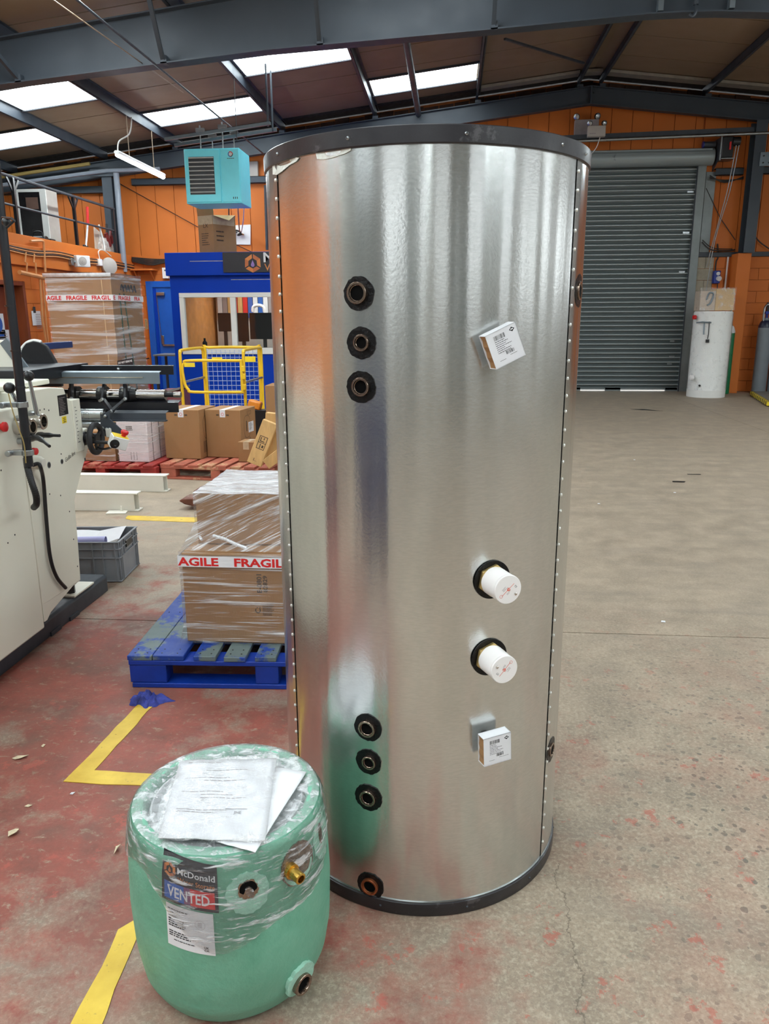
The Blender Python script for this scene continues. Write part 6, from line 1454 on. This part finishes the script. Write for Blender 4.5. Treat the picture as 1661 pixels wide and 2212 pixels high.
MB().bx(a.x, b.x+.02, 10.62, 11.0, 0, b.z-.05).build('body', mk('maroon_steel', rgb(112, 58, 66), .5), t, bevel=.006); MB().prism([(a.x-.02, a.z-.03), (b.x+.02, b.z-.03), (b.x+.02, b.z), (a.x-.02, a.z)], lambda p, q: (p, 10.58, q), lambda p, q: (p, 11.02, q)).build('top', M['plate'], t)
# fire extinguisher, call point, signs
fe = thing('fire_extinguisher', 'red fire extinguisher on the back wall left of the blue door', 'fire extinguisher', (-6.694, 16.600, 0.291))
c = Vector((-6.694, 16.600, 0.291)); zt2 = 0.823
MB().turn((c.x, 16.6, c.z-.28), (0, 0, 1), [(0, .085), (.02, .095), (.50, .095), (.555, .06), (.58, .03), (.60, .03)], 24).build('body', M['red'], fe)
MB().turn((c.x, 16.6, c.z+.06), (0, 0, 1), [(0, .0958), (.13, .0958)], 24).build('label_band', mk('extinguisher_label', rgb(200, 70, 60), .5), fe)
MB().cyl((c.x, 16.6, c.z+.32), (c.x, 16.6, c.z+.37), .025, n=12).bar((c.x-.02, 16.58, c.z+.38), (c.x+.13, 16.5, c.z+.42), .03, .02).build('valve', M['black'], fe); MB().tube([(c.x-.03, 16.58, c.z+.36), (c.x-.12, 16.5, c.z+.34), (c.x-.16, 16.5, c.z+.18), (c.x-.12, 16.52, c.z-.1)], .014, 8, smooth=5).build('hose', M['black'], fe)
MB().bx(c.x-.05, c.x+.05, 16.69, 16.785, c.z-.05, c.z+.1).build('bracket', M['steel_dark'], fe)
c = Vector((-6.797, 16.750, 1.503)); t = thing('fire_call_point', 'small red fire alarm call point on the orange wall', 'fire alarm', tuple(c))
MB().bx(c.x-.06, c.x+.06, 16.72, 16.786, c.z-.06, c.z+.06).build('case', M['red'], t, bevel=.01); MB().bx(c.x-.035, c.x+.04, 16.716, 16.721, c.z-.02, c.z+.03).build('pane', M['paper'], t)
tag(MB().tube([(c.x-.02, 16.77, c.z+.06), (c.x-.12, 16.77, 2.69)], .012, 6).build('call_point_conduit', M['tan']), 'thin conduit rising from the red call point', 'conduit')
c = Vector((-6.670, 16.760, 1.443)); t = thing('wall_notice', 'small pale notice right of the red call point', 'sign', tuple(c)); MB().bx(c.x-.03, c.x+.035, 16.78, 16.787, c.z-.12, c.z+.1).build('card', M['cardl'], t)
m = MB(); lines(m, lambda a, b, h: (a, 16.7795, b), c.x-.024, c.z+.07, 8, .025, .05, random.Random(3), .5, 0, 0, .8); m.build('print', M['cardd'], t, smooth=False)
c = Vector((-6.128, 16.700, 2.483)); t = thing('door_sign', 'pale box sign above the blue door', 'sign', tuple(c)); MB().bx(c.x-.06, c.x+.07, 16.68, 16.786, c.z-.1, c.z+.12).build('box', M['plast_w'], t, bevel=.006); MB().bx(c.x-.01, c.x+.02, 16.677, 16.681, c.z+.05, c.z+.08).build('mark', M['steel_dark'], t)
# orange bracket shelf, cables over the corner
t = thing('bracket_shelf', 'orange painted shelf on brackets in the corner under the cable bundle', 'shelf', (-6.3, 16.6, 2.6))
MB().bx(-6.84, -6.32, 16.5, 16.785, 2.545, 2.575).build('board', M['orange'], t)
for x in (-6.75, -6.4): MB().bar((x, 16.78, 2.30), (x, 16.55, 2.54), .025, .025).bx(x-.012, x+.012, 16.76, 16.785, 2.28, 2.545).build('bracket', M['orange'], t)
m = MB(); rr = random.Random(9)
for k in range(5): m.tube([(-6.84, 16.70, 2.74+.02*k), (-6.4, 16.66+.01*k, 2.66+.03*k), (-6.0, 16.70, 2.72+.012*k), (-5.4, 16.7, 2.64+.03*k), (-5.0, 16.7, 2.68+.02*k)], .014, 6, smooth=5)
tag(m.build('cable_bundle', M['cabled']), 'bundle of dark cables across the back wall above the corner shelf', 'cable')
m = MB()
for k in range(4):
    z = 2.655-.028*k
    m.tube([(OX+.07, 11.4+.1*k, z+.02), (OX+.07, 12.6, z-.02), (OX+.085, 13.4, z+.02), (OX+.07, 14.4, z-.01), (OX+.08, 15.4, z+.012), (OX+.07, 16.7, z)], .011, 6, smooth=5, mi=k % 2)
tag(m.build('cable_bundle', [M['cabled'], M['tan']]), 'run of tangled cables along the orange fascia of the storage deck', 'cable')
# fittings on the office block wall
c = Vector((-6.830, 14.043, 2.560)); t = thing('siren_sounder', 'cream square sounder on an arm on the orange fascia', 'alarm', tuple(c))
MB().rbox(c+Vector((.14, 0, 0)), (.12, .26, .2), Matrix.Rotation(R(-35), 3, 'Z')).build('case', M['plast_w'], t, bevel=.012); Ms = Matrix.Rotation(R(-35), 3, 'Z')
MB().turn(c+Vector((.14, 0, 0))+Ms @ Vector((.061, -.02, 0)), Ms @ Vector((1, 0, 0)), [(0, .075), (.008, .075), (.008, .05), (.012, .045), (.012, .02), (.018, .02), (.018, 0)], 22).build('horn', M['casegrey'], t)
MB().rbox(c+Vector((-.0, -.18, -.02)), (.12, .1, .12)).bar(c+Vector((.0, -.18, -.02)), c+Vector((.13, -.02, 0)), .04, .04).build('arm', M['galv'], t, bevel=.008)
c = Vector((-6.830, 14.994, 2.606)); t = thing('cord_junction', 'small white junction box with a looped cord on the orange fascia', 'electrical box', tuple(c)); MB().rbox(c+Vector((.03, 0, 0)), (.08, .14, .13)).build('box', M['plast_w'], t, bevel=.01)
MB().tube([c+Vector((.05, 0, .06)), c+Vector((.05, -.03, .2)), c+Vector((.05, .2, .24)), c+Vector((.06, .5, .15))], .01, 6, smooth=5).build('cord', M['cablew'], t)
c = Vector((-6.720, 15.255, 2.553)); t = thing('bulkhead_light', 'round pale bulkhead light on the orange fascia beside the junction box', 'light', tuple(c))
MB().turn(c, (.8, -.55, 0), [(-.04, .155), (.0, .165), (.03, .155), (.05, .09), (.052, 0)], 32).build('diffuser', M['casegrey'], t); MB().rbox(c+Vector((.0, .05, -.22)), (.08, .1, .12)).build('base', M['plast_w'], t, bevel=.006)
# copper/painted pipework on the blockwork left of the carton
m = MB(); y0 = (-6.800, 12.266, 2.264)[1]
m.tube([(-6.800, 12.948, 2.803), (-6.800, 12.933, 2.670), (-6.800, 12.898, 2.313)], .02, 8).tube([(-6.800, 12.534, 2.773), (-6.800, 12.890, 2.812), (-6.800, 12.944, 2.788)], .02, 8, smooth=3)
m.tube([(-6.780, 12.055, 2.267), (-6.780, 12.795, 2.218)], .035, 8); m.tube([(-6.800, 12.353, 2.588), (-6.790, 12.273, 2.434), (-6.770, 12.289, 2.421), (-6.780, 12.275, 2.279)], .014, 6); m.tube([(-6.800, 12.605, 2.586), (-6.790, 12.541, 2.445), (-6.770, 12.561, 2.439), (-6.780, 12.555, 2.265)], .014, 6); m.tube([(-6.800, 12.697, 2.214), (-6.800, 12.636, 1.545), (-6.800, 12.672, 1.166)], .018, 8); m.tube([(-6.800, 12.780, 2.188), (-6.800, 12.740, 1.469), (-6.800, 12.733, 1.164)], .014, 8)
tag(m.build('wall_pipework', M['tan']), 'orange-tan pipes and valves on the wall above the brown doorway', 'pipe')
# notices
c = [(-6.878, 12.428, 1.678), (-6.878, 12.751, 1.681), (-6.878, 12.745, 1.454), (-6.878, 12.420, 1.449)]
t = thing('wall_poster', 'white printed notice on the orange wall right of the brown doorway', 'sign', c[0]); y0, y1 = min(p[1] for p in c), max(p[1] for p in c); z0, z1 = min(p[2] for p in c), max(p[2] for p in c)
MB().bx(-6.879, -6.872, y0+.03, y1-.03, z0, z1).build('sheet', M['paper'], t); m = MB(); lines(m, lambda a, b, h: (-6.871, a, b), y0+.14, z1-.06, 9, .028, (y1-y0)*.6, random.Random(8), .35, 0, 0, .7); m.add([(-6.871, y0+.08, z0+.2), (-6.871, y0+.16, z0+.2), (-6.871, y0+.16, z0+.3), (-6.871, y0+.08, z0+.3)], [(0, 1, 2, 3)], 1); m.build('print', [M['prgrey'], M['print']], t, smooth=False)
t = thing('safety_sign', 'blue circle safety sign on the brown door at the left edge', 'sign', (-7.000, 11.742, 1.464)); c = Vector((-7.030, 11.778, 1.457))
dz = .14; MB().bx(-7.049, -7.042, c.y-.25, c.y+.12, c.z-.20, c.z+.18).build('panel', M['paper'], t); m = MB(); m.add([(-7.041, c.y-.06+.13*math.cos(R(15*k)), c.z+.02+.13*math.sin(R(15*k))) for k in range(24)], [tuple(range(24))]); m.bx(-7.0415, -7.041, c.y-.2, c.y+.08, c.z-.17, c.z-.13); m.build('blue_symbol', M['stkblue'], t, smooth=False)
c = Vector((-7.030, 11.810, 1.258)); t = thing('door_notice', 'white paper notice taped under the blue circle sign', 'sign', tuple(c)); MB().bx(-7.049, -7.042, c.y-.3, c.y+.22, c.z-.16, c.z+.13).build('sheet', M['paper'], t); m = MB(); lines(m, lambda a, b, h: (-7.041, a, b), c.y-.2, c.z+.1, 6, .04, .36, random.Random(4), .3, 0, 0, .6); m.build('print', M['prgrey'], t, smooth=False)

# tall film wrapped carton
tw = thing('wrapped_carton', 'tall film wrapped brown carton with FRAGILE tape standing behind the machine', 'box', (-5.2, 10.7, 0))
qx0, qx1, qy0, qy1, qz = -5.645, -4.715, 10.7, 11.75, 2.155
MB().bx(qx0, qx1, qy0, qy1, .1505, qz-.02).build('carton', M['card'], tw, bevel=.008); MB().bx((qx0+qx1)/2+.33, (qx0+qx1)/2+.338, qy0-.002, qy0, .15, qz-.03).build('seam', M['cardl'], tw)
MB().grid(lambda u, v: (qx0-.012+(qx1-qx0+.024)*u, qy0-.012-.004*math.sin(50*v+7*u), .16+(qz-.15)*v), 20, 60).grid(lambda u, v: (qx1+.013+.004*math.sin(44*v), qy0-.012+(qy1-qy0+.02)*u, .16+(qz-.15)*v), 20, 60).build('stretch_film', film_mat('film_tall', (.35, .35, 5), .06, .55, 1.6, .5, .66), tw, angle=180)
MB().grid(lambda u, v: (qx0-.03+(qx1-qx0+.06)*u, qy0-.03+(qy1-qy0+.06)*v, qz+.012+.012*math.sin(12*u)*math.sin(9*v+1)), 20, 20).bx(qx0-.03, qx1+.02, qy0-.03, qy0-.02, qz-.04, qz+.012).build('top_film', M['film_top'], tw, angle=180)
m = MB(); z0, z1 = 1.795, 1.875
m.bx(qx0-.018, qx1+.018, qy0-.02, qy0-.0185, z0, z1).bx(qx1+.0185, qx1+.02, qy0-.02, qy1+.02, z0-.0, z1); tt = m.build('fragile_tape', M['paper'], tw, smooth=False)
for wd, x, w_ in (('AGILE', qx0-.005, .215), ('FRAGILE', qx0+.275, .30), ('FRA', qx0+.645, .13), ('GI', qx0+.785, .075), ('L', qx0+.872, .045)):
    MB().text(wd, .078, lambda a, b: (x+a, qy0-.0212, z0+.0135+b), 0, bold=.035, width=w_).build('tape_lettering', M['redpaint'], tt, smooth=False)
for wd, y, w_ in (('E', qy0+.0, .06), ('FRAGILE', qy0+.16, .42), ('FRA', qy0+.72, .22)):
    MB().text(wd, .078, lambda a, b: (qx1+.0212, y+a, z0+.0135+b), 0, bold=.035, width=w_).build('tape_lettering', M['redpaint'], tt, smooth=False)
MB().tube([(qx1+.004, 10.95, 1.9), (qx1+.004, 11.0, .3)], .012, 6).tube([(qx1+.004, 11.1, 1.9), (qx1+.004, 11.32, .3)], .012, 6).build('green_strap', mk('green_strap', rgb(40, 70, 50), .5), tw)
m = MB()
for k in range(5): m.tube([(qx1+.006, 11.0+.12*k, 1.95+.03*(k % 2)), (qx1+.006, 11.05+.11*k, 2.02), (qx1+.006, 11.1+.11*k, 1.93)], .012, 6, smooth=4)
m.build('black_fitting', M['cabled'], tw)
MB().bx(qx0-.05, qx1+.05, qy0-.04, qy1+.05, .1, .149).bx(qx0, qx0+.1, qy0, qy1, 0, .1).bx(qx1-.1, qx1, qy0, qy1, 0, .1).bx((qx0+qx1)/2-.05, (qx0+qx1)/2+.05, qy0, qy1, 0, .1).build('pallet_base', M['wood'], tw)
LB = [(-4.582, 10.400, 0.932), (-4.384, 10.400, 0.932)]
la = Vector((-4.700, 10.650, 0.910)); lb2 = Vector((-4.473, 10.650, 0.949))
t = thing('black_label', 'small black DO NOT REMOVE label sticking up in front of the tall wrapped carton', 'label', tuple(la)); lw_ = lb2.x-la.x; hz = .07
LF = lambda a, b, h=0: (la.x+a, 10.65-h, la.z+b+a*.17)
MB().prism([(0, -.07), (lw_, -.07), (lw_, .062), (0, .062)], lambda a, b: LF(a, b, 0), lambda a, b: LF(a, b, -.01)).build('plate', M['signblack'], t); m = MB(); m.text('DO NOT REMOVE', .04, lambda a, b: LF(.012+a, .014+b, .002), 0, bold=.02, width=lw_*.9); m.build('lettering', M['paper'], t, smooth=False)
MB().bx(la.x+.05, la.x+.08, 10.652, 10.66, 0.001, la.z-.05).build('stake', M['black'], t)

# ------------------------------------------------------------------ storage deck: railing and items
rl = thing('deck_railing', 'dark steel handrail with Y-braced posts along the edge of the storage deck', 'railing', (OX-.02, 14, 2.863))
MB().tube([(OX, 8.5, 3.70), (OX, 16.08, 3.715)], .024, 10).build('top_rail', M['steel_dark'], rl); MB().tube([(OX, 8.5, 3.27), (OX, 16.08, 3.29)], .018, 8).build('mid_rail', M['steel_dark'], rl)
for (px_, y) in ((0, 12.335), (1, 14.327), (2, 10.4), (3, 16.0)):
    MB().bx(OX-.025, OX+.025, y-.025, y+.025, 2.863, 3.70).build('post', M['blackm'], rl)
    if px_ != 3:
        for s in (-1, 1): MB().bar((OX, y, 3.47), (OX, y+s*.17, 3.69), .04, .02, up=(1, 0, 0)).build('brace', M['blackm'], rl)
cab = thing('display_cabinet', 'white cabinet with dark glass front standing on the storage deck', 'cabinet', (-7.6, 13.5, 2.74))
CY = 14.3; kx0, kx1, kz1 = -7.954, -7.363, 3.836
MB().bx(kx0, kx1, CY, CY+.40, 2.745, kz1).build('carcass', M['casegrey'], cab, bevel=.006)
for a_, b_ in ((kx0, kx0+.07), (kx1-.12, kx1)): MB().bx(a_, b_, CY-.02, CY-.001, 2.75, kz1).build('frame_post', M['white'], cab, bevel=.004)
MB().bx(kx0+.07, kx1-.12, CY-.02, CY-.001, kz1-.05, kz1).build('frame_head', M['white'], cab, bevel=.004)
MB().bx(kx0+.07, kx1-.12, CY-.015, CY-.001, 2.95, kz1-.05).build('glass_door', mk('dark_glass', rgb(34, 32, 34), .12, var=.3, vscale=3), cab)
MB().bx(kx0+.2, kx1-.16, CY-.017, CY-.0151, kz1-.34, kz1-.14).build('poster', mk('faded_poster', rgb(110, 84, 74), .5), cab)
MB().bx(kx0+.07, kx1-.12, CY-.02, CY-.001, 2.80, 2.93).build('kick_panel', M['casegrey'], cab)
sm_ = thing('small_motor', 'black motor with coiled hose in front of the white cabinet', 'motor', (-7.4, 13.7, 2.75)); c = Vector((-7.269, 13.700, 2.969))
MB().cyl((c.x-.16, 13.7, 2.87), (c.x+.14, 13.7, 2.87), .10, n=18).bx(c.x+.05, c.x+.25, 13.64, 13.8, 2.745, 2.92).build('body', M['black'], sm_, bevel=.01); MB().tube([(c.x-.1, 13.65, 2.93), (c.x-.05, 13.65, 3.03), (c.x+.08, 13.65, 3.03), (c.x+.1, 13.65, 2.93)], .012, 8, smooth=4).build('handle', M['black'], sm_); MB().tube([(c.x-.2, 13.6, 2.78), (c.x-.35, 13.62, 2.86), (c.x-.25, 13.65, 2.96), (c.x-.1, 13.66, 2.9)], .018, 8, smooth=5).build('hose', M['black'], sm_)
t = thing('red_handled_shovel', 'shovel with red and white handle leaning at the second railing post', 'tool', (-6.98, 15.0, 2.75)); MB().tube([(-6.98, 14.88, 2.9), (-6.96, 15.0, 3.3)], .018, 8).build('shaft', M['paper'], t); MB().tube([(-6.96, 15.0, 3.3), (-6.955, 15.04, 3.62)], .026, 8).build('grip', M['red'], t); MB().bx(-7.0, -6.97, 14.78, 14.96, 2.745, 2.92).build('blade', M['cabled'], t, bevel=.01)
bg = thing('rubble_sack', 'translucent plastic sack leaning against the column on the storage deck', 'bag', (-6.98, 15.8, 2.75))
def sackf(u, v):
    a = 2*math.pi*u; w = 1-.25*v**2
    return (-7.05+.07*w*math.cos(a), 15.92+(.36*w)*math.sin(a)+.02*math.sin(9*v+3*a), 2.745+.42*v+.03*math.sin(3*a)*v)
MB().grid(sackf, 36, 12).build('sack', film_mat('sack_film', (2, 2, 2), .45, .45, 5, .4, .65, tint=(.78, .72, .66, 1)), bg, angle=180)
MB().prism([(15.46, 2.75), (15.62, 2.76), (15.80, 3.22), (15.50, 3.31)], lambda a, b: (-7.08, a, b), lambda a, b: (-7.06, a, b)).build('sheet', M['board'], bg)
t = thing('offcut_strip', 'white curved strip standing against the plastic sack', 'offcut', (-6.93, 15.5, 2.75)); MB().tube([(-6.93, 15.56, 2.745), (-6.93, 15.58, 2.95), (-6.93, 15.53, 3.12), (-6.93, 15.42, 3.34)], .018, 6, smooth=5).build('strip', M['white'], t)
t = thing('bar_clamps', 'dark red clamps and black bars standing in the plastic sack', 'tool', (-7.0, 16.0, 3.0))
for (a, b, mm_) in (((15.94, 2.95), (15.98, 3.42), 'cabled'), ((16.02, 2.95), (16.16, 3.34), 'clampred'), ((16.06, 2.95), (16.20, 3.26), 'cabled')): MB().bar((-7.02, a[0], a[1]), (-7.02, b[0], b[1]), .03, .045).build('bar', M[mm_], t)
for (y, z) in ((15.9, 3.16), (15.98, 3.06), (16.1, 3.13)): MB().rbox((-7.0, y, z), (.06, .10, .16), Matrix.Rotation(R(20), 3, 'X')).build('clamp_head', M['clampred'], t, bevel=.012)
tag(MB().tube([(-6.835, 16.24, 4.42), (-6.835, 16.24, 2.5)], .06, 12).build('downpipe', M['pvcgrey']), 'grey vertical pipe along the right side of the storage deck column', 'pipe')
tag(MB().tube([(-10.3, 16.2, 4.27), (-7.35, 16.2, 4.60)], .035, 8).build('gas_pipe', M['pipey']), 'long yellowish pipe under the gable rafter at the upper left', 'pipe')
tag(MB().tube([(-10.3, 16.19, 4.12), (-7.0, 16.19, 4.46), (-5.9, 16.19, 4.47)], .04, 8).build('gas_pipe', M['pvcgrey']), 'grey pipe just under the yellowish pipe at the upper left', 'pipe')

# ------------------------------------------------------------------ right back corner
wc = thing('white_cylinder', 'tall white water cylinder wrapped in clear film by the roller shutter', 'water tank', (5.045, 15.75, 0))
wx, wy, wr_ = 5.045, 15.72, .355; wz = 1.63
MB().turn((wx, wy, 0), (0, 0, 1), [(0, wr_-.01), (.0, wr_), (.14, wr_+.003), (.15, wr_-.004), (wz-.02, wr_-.004), (wz, wr_-.02), (wz+.004, 0)], 64).build('body', M['white'], wc)
MB().grid(lambda u, v: (wx+(wr_+.006+.006*math.sin(31*u*6+20*v))*math.cos(2*math.pi*u), wy+(wr_+.006+.006*math.sin(25*u*6+14*v))*math.sin(2*math.pi*u), .14+(wz-.15)*v), 90, 40).build('stretch_film', M['film_w'], wc, angle=180)
MB().turn((wx-.22, wy-.285, .235), (-.2, -1, 0), [(0, .02), (.02, .02), (.02, 0)], 14).build('outlet', M['black'], wc)
m = MB()
m.tube([(wx-.165, wy-.33, 1.44), (wx-.16, wy-.335, 1.2), (wx-.17, wy-.335, 1.12)], .008, 6).rbox((wx-.17, wy-.34, 1.08), (.06, .03, .06)); m.build('thermostat_lead', M['black'], wc)
m = MB().tube([(wx-.36, wy-.2, 1.42), (wx-.28, wy-.28, 1.43), (wx-.13, wy-.34, 1.42)], .014, 8).tube([(wx-.24, wy-.28, 1.43), (wx-.24, wy-.3, 1.2)], .012, 8); m.build('copper_pipe', M['greyst'], wc)
MB().turn((wx-.34, wy-.22, .38), (-1, -.3, 0), [(0, .05), (.06, .05), (.07, .03), (.07, 0)], 16).build('white_cap', M['plast_w'], wc)
MB().turn((wx-.36, wy-.12, 1.52), (-1, -.2, 0), [(0, .04), (.05, .04), (.06, 0)], 14).build('red_cap', M['red'], wc)
t = thing('wrapped_carton', 'small carton under film standing on top of the white cylinder', 'box', (wx, wy, wz)); bz0 = wz+.0125
MB().bx(wx-.33, wx-.05, wy-.20, wy+.15, bz0, bz0+.36).build('carton', M['board'], t, bevel=.006); MB().bx(wx-.045, wx+.3, wy-.20, wy+.15, bz0, bz0+.40).build('carton', M['cardl'], t, bevel=.006)
MB().grid(lambda u, v: (wx-.345+.66*u, wy-.215-.01*math.sin(14*u+6*v), bz0+.42*v), 24, 14).build('stretch_film', film_mat('film_small', (2, 2, 1), .10, .4, 5, .54, .68, bstr=.15), t, angle=180)
MB().tube([(wx-.22, wy-.21, bz0+.2), (wx-.18, wy-.22, bz0+.32), (wx-.1, wy-.22, bz0+.3), (wx-.14, wy-.22, bz0+.14), (wx-.2, wy-.22, bz0+.1)], .014, 8, smooth=4).build('pipe_fitting', M['greyst'], t)
def gas(name, label, x, y, h, r, mat, collar, guard=True, ring=None):
    t = thing(name, label, 'gas cylinder', (x, y, 0))
    b = MB().turn((x, y, 0), (0, 0, 1), [(0, r-.01), (.01, r), (h-.22, r), (h-.16, r*.97), (h-.08, r*.75), (h-.03, r*.45), (h, r*.4)], 32).build('body', M[mat], t)
    MB().turn((x, y, 0), (0, 0, 1), [(h-.19, r+.001), (h-.155, r*.985), (h-.075, r*.76), (h-.04, r*.5)], 32).build('shoulder_band', M[collar], t)
    if guard:
        for a in (0, 90, 180, 270):
            c, s = math.cos(R(a+30))*r*.62, math.sin(R(a+30))*r*.62
            MB().tube([(x+c, y+s, h-.06), (x+c, y+s, h+.16), (x+c*.75, y+s*.75, h+.23), (x+c*.3, y+s*.3, h+.26)], .014, 8, smooth=3).build('guard_bar', M['galv'], t)
        MB().turn((x, y, 0), (0, 0, 1), [(h+.245, .045), (h+.265, .045), (h+.265, .0)], 18).build('guard_ring', M['galv'], t)
    MB().cyl((x, y, h), (x, y, h+.13), .025, n=12).rbox((x-.02, y-.04, h+.1), (.07, .06, .05)).build('valve', M['sockblue'] if guard else M['blackm'], t); MB().cyl((x, y, h+.13), (x, y, h+.3), .028, .022, n=12).build('valve_wheel', M['black'], t)
    return t
gas('gas_cylinder', 'green gas cylinder with white neck behind the white wrapped cylinder', 5.57, 16.30, 1.40, .118, 'ggreen', 'paper', False)
gas('gas_cylinder', 'left grey gas cylinder with navy shoulder at the right edge of the picture', 6.27, 16.30, 1.50, .135, 'ggrey', 'dkblue')
gas('gas_cylinder', 'right grey gas cylinder cut off by the picture edge', 6.56, 16.28, 1.49, .135, 'ggrey', 'dkblue')
sc = thing('weigh_platform', 'low steel floor platform with yellow and black hazard edges at the right', 'platform', (6.5, 15.0, 0))
pa, pb = Vector((5.97, 15.95, 0)), Vector((5.52, 13.9, 0)); d = (pb-pa).normalized(); nr = Vector((-d.y, d.x, 0)); L = (pb-pa).length
Pp = lambda u, v, z: tuple(pa+d*u+nr*v+Vector((0, 0, z)))
MB().prism([(0, .06), (L, .06), (L, 1.6), (0, 1.6)], lambda a, b: Pp(a, b, .03), lambda a, b: Pp(a, b, .085)).build('deck_plate', M['plate'], sc, bevel=.004)
n_ = 22
for k in range(n_):
    u0, u1 = L*k/n_, L*(k+1)/n_; MB().prism([(u0, 0), (u1, 0), (u1, .059), (u0, .059)], lambda a, b: Pp(a, b, .02), lambda a, b: Pp(a, b, .082)).build('hazard_block', M['ylabel'] if k % 2 else M['black'], sc)
for k in range(12):
    v0, v1 = .06+1.54*k/12, .06+1.54*(k+1)/12; MB().prism([(-.05, v0), (-.001, v0), (-.001, v1), (-.05, v1)], lambda a, b: Pp(a, b, .02), lambda a, b: Pp(a, b, .08)).build('hazard_block', M['black'] if k % 2 else M['ylabel'], sc)
for u in (.25, L-.3): 
    MB().prism([(u, .01), (u+.12, .01), (u+.12, .2), (u, .2)], lambda a, b: Pp(a, b, 0), lambda a, b: Pp(a, b, .02)).build('foot', M['black'], sc); MB().prism([(u, 1.3), (u+.12, 1.3), (u+.12, 1.5), (u, 1.5)], lambda a, b: Pp(a, b, 0), lambda a, b: Pp(a, b, .03)).build('foot', M['black'], sc)
# blue socket with cables, conduits and dirt pieces by the jamb
c = Vector((5.355, 16.700, 2.311)); t = thing('power_socket', 'blue industrial socket box on the orange blockwork', 'socket', tuple(c))
MB().bx(c.x-.065, c.x+.065, 16.67, 16.785, c.z-.13, c.z+.12).build('case', M['sockblue'], t, bevel=.012); MB().turn((c.x+.01, 16.67, c.z+.06), (0, -1, 0), [(0, .035), (.03, .035), (.03, 0)], 16).build('cap', M['paper'], t); MB().turn((c.x+.025, 16.67, c.z-.03), (.2, -1, -.2), [(0, .048), (.05, .048), (.05, .03), (.045, 0)], 18).build('plug', M['paper'], t)
MB().tube([(c.x-.02, 16.76, c.z+.12), (c.x-.02, 16.76, c.z+.3), (c.x+.01, 16.76, 2.7), (c.x-.03, 16.75, 2.95)], .014, 8, smooth=4).tube([(c.x+.03, 16.70, c.z-.13), (c.x+.035, 16.70, 1.98)], .011, 6).build('cable', M['cabled'], t)
tag(MB().tube([(5.556, 16.740, 2.696), (5.552, 16.740, 1.931)], .018, 8).build('white_conduit', M['plast_w']), 'white vertical conduit right of the blue socket', 'conduit')
m = MB().tube([(4.99, 16.66, 2.98), (5.15, 16.6, 2.83), (5.5, 16.68, 2.81), (5.66, 16.7, 2.83)], .014, 6, smooth=5).tube([(5.0, 16.68, 3.02), (5.2, 16.62, 2.86), (5.6, 16.68, 2.84)], .01, 6, smooth=5); tag(m.build('slack_cable', M['cabled']), 'slack dark cables along the ledge right of the shutter', 'cable')
tag(MB().tube([(5.0, 16.75, 4.0), (5.32, 16.75, 3.45), (5.66, 16.75, 3.02)], .008, 6).build('wall_wire', M['cabled']), 'thin slanting wire between the shutter and the right column', 'cable')
m = MB()
for k in range(3): m.tube([(5.02, 16.66, 4.16+.03*k), (5.3, 16.62, 4.12-.02*k), (5.66, 16.64, 4.14+.02*k)], .011, 6, smooth=5)
tag(m.build('slack_cable', M['cabled']), 'loose cables sagging under the grey cladding rail by the shutter', 'cable')
tag(MB().tube([(6.0, 16.7, 4.05), (6.05, 16.72, 3.6), (6.0, 16.74, 3.2), (6.1, 16.72, 3.0), (6.35, 16.7, 2.82)], .012, 6, smooth=6).build('black_cable', M['cabled']), 'looping black cable on the boards right of the column', 'cable')
t = thing('door_wedge_board', 'pale torn board leaning behind the white cylinder beside the shutter jamb', 'board', (4.95, 16.6, 0)); MB().prism([(4.96, .02), (5.14, .001), (5.20, .9), (5.12, 1.15), (5.0, 1.1), (4.98, .6)], lambda a, b: (a, 16.60+.04*b, b), lambda a, b: (a, 16.63+.04*b, b)).build('board', M['leaf'], t)
t = thing('timber_block', 'dark rough timber piece on the floor beside the shutter jamb', 'wood', (4.95, 16.5, 0)); MB().rbox((5.0, 16.5, .3), (.1, .12, .6)).build('piece', M['woodred2'], t, bevel=.01)

# ------------------------------------------------------------------ behind the viewpoint: unseen objects added for dark and blue reflections in the cylinder
t = thing('steel_workbench', 'blue steel workbench against the office block, mirrored in the steel cylinder', 'workbench', (-4.6, 1.0, 0))
MB().bx(-5.2, -4.0, -.4, 2.6, .86, .92).build('top', M['wood'], t, bevel=.005)
for y in (-.38, 1.05, 2.5):
    for x in (-5.15, -4.1): MB().bx(x, x+.07, y, y+.07, 0, .86).build('leg', M['blueg'], t)
for z in (.12, .4, .66): MB().bx(-4.10, -4.02, .0, 1.0, z, z+.22).build('drawer', M['blueg'], t, bevel=.006)
t = thing('tool_chest', 'dark blue tool chest standing behind the viewpoint, mirrored in the steel cylinder', 'cabinet', (-2.2, -.9, 0))
MB().bx(-2.7, -1.7, -1.3, -.7, .12, 1.15).build('body', M['blueg'], t, bevel=.01)
for k in range(5): MB().bx(-2.66, -1.74, -.70, -.685, .16+.195*k, .335+.195*k).build('drawer', M['blueg'], t, bevel=.005); MB().bx(-2.5, -1.9, -.685, -.665, .30+.195*k, .32+.195*k).build('handle', M['galv'], t)
for x in (-2.6, -1.85):
    for y in (-1.25, -.8): MB().cyl((x, y, .06), (x+.05, y, .06), .06, n=16).build('castor', M['black'], t)
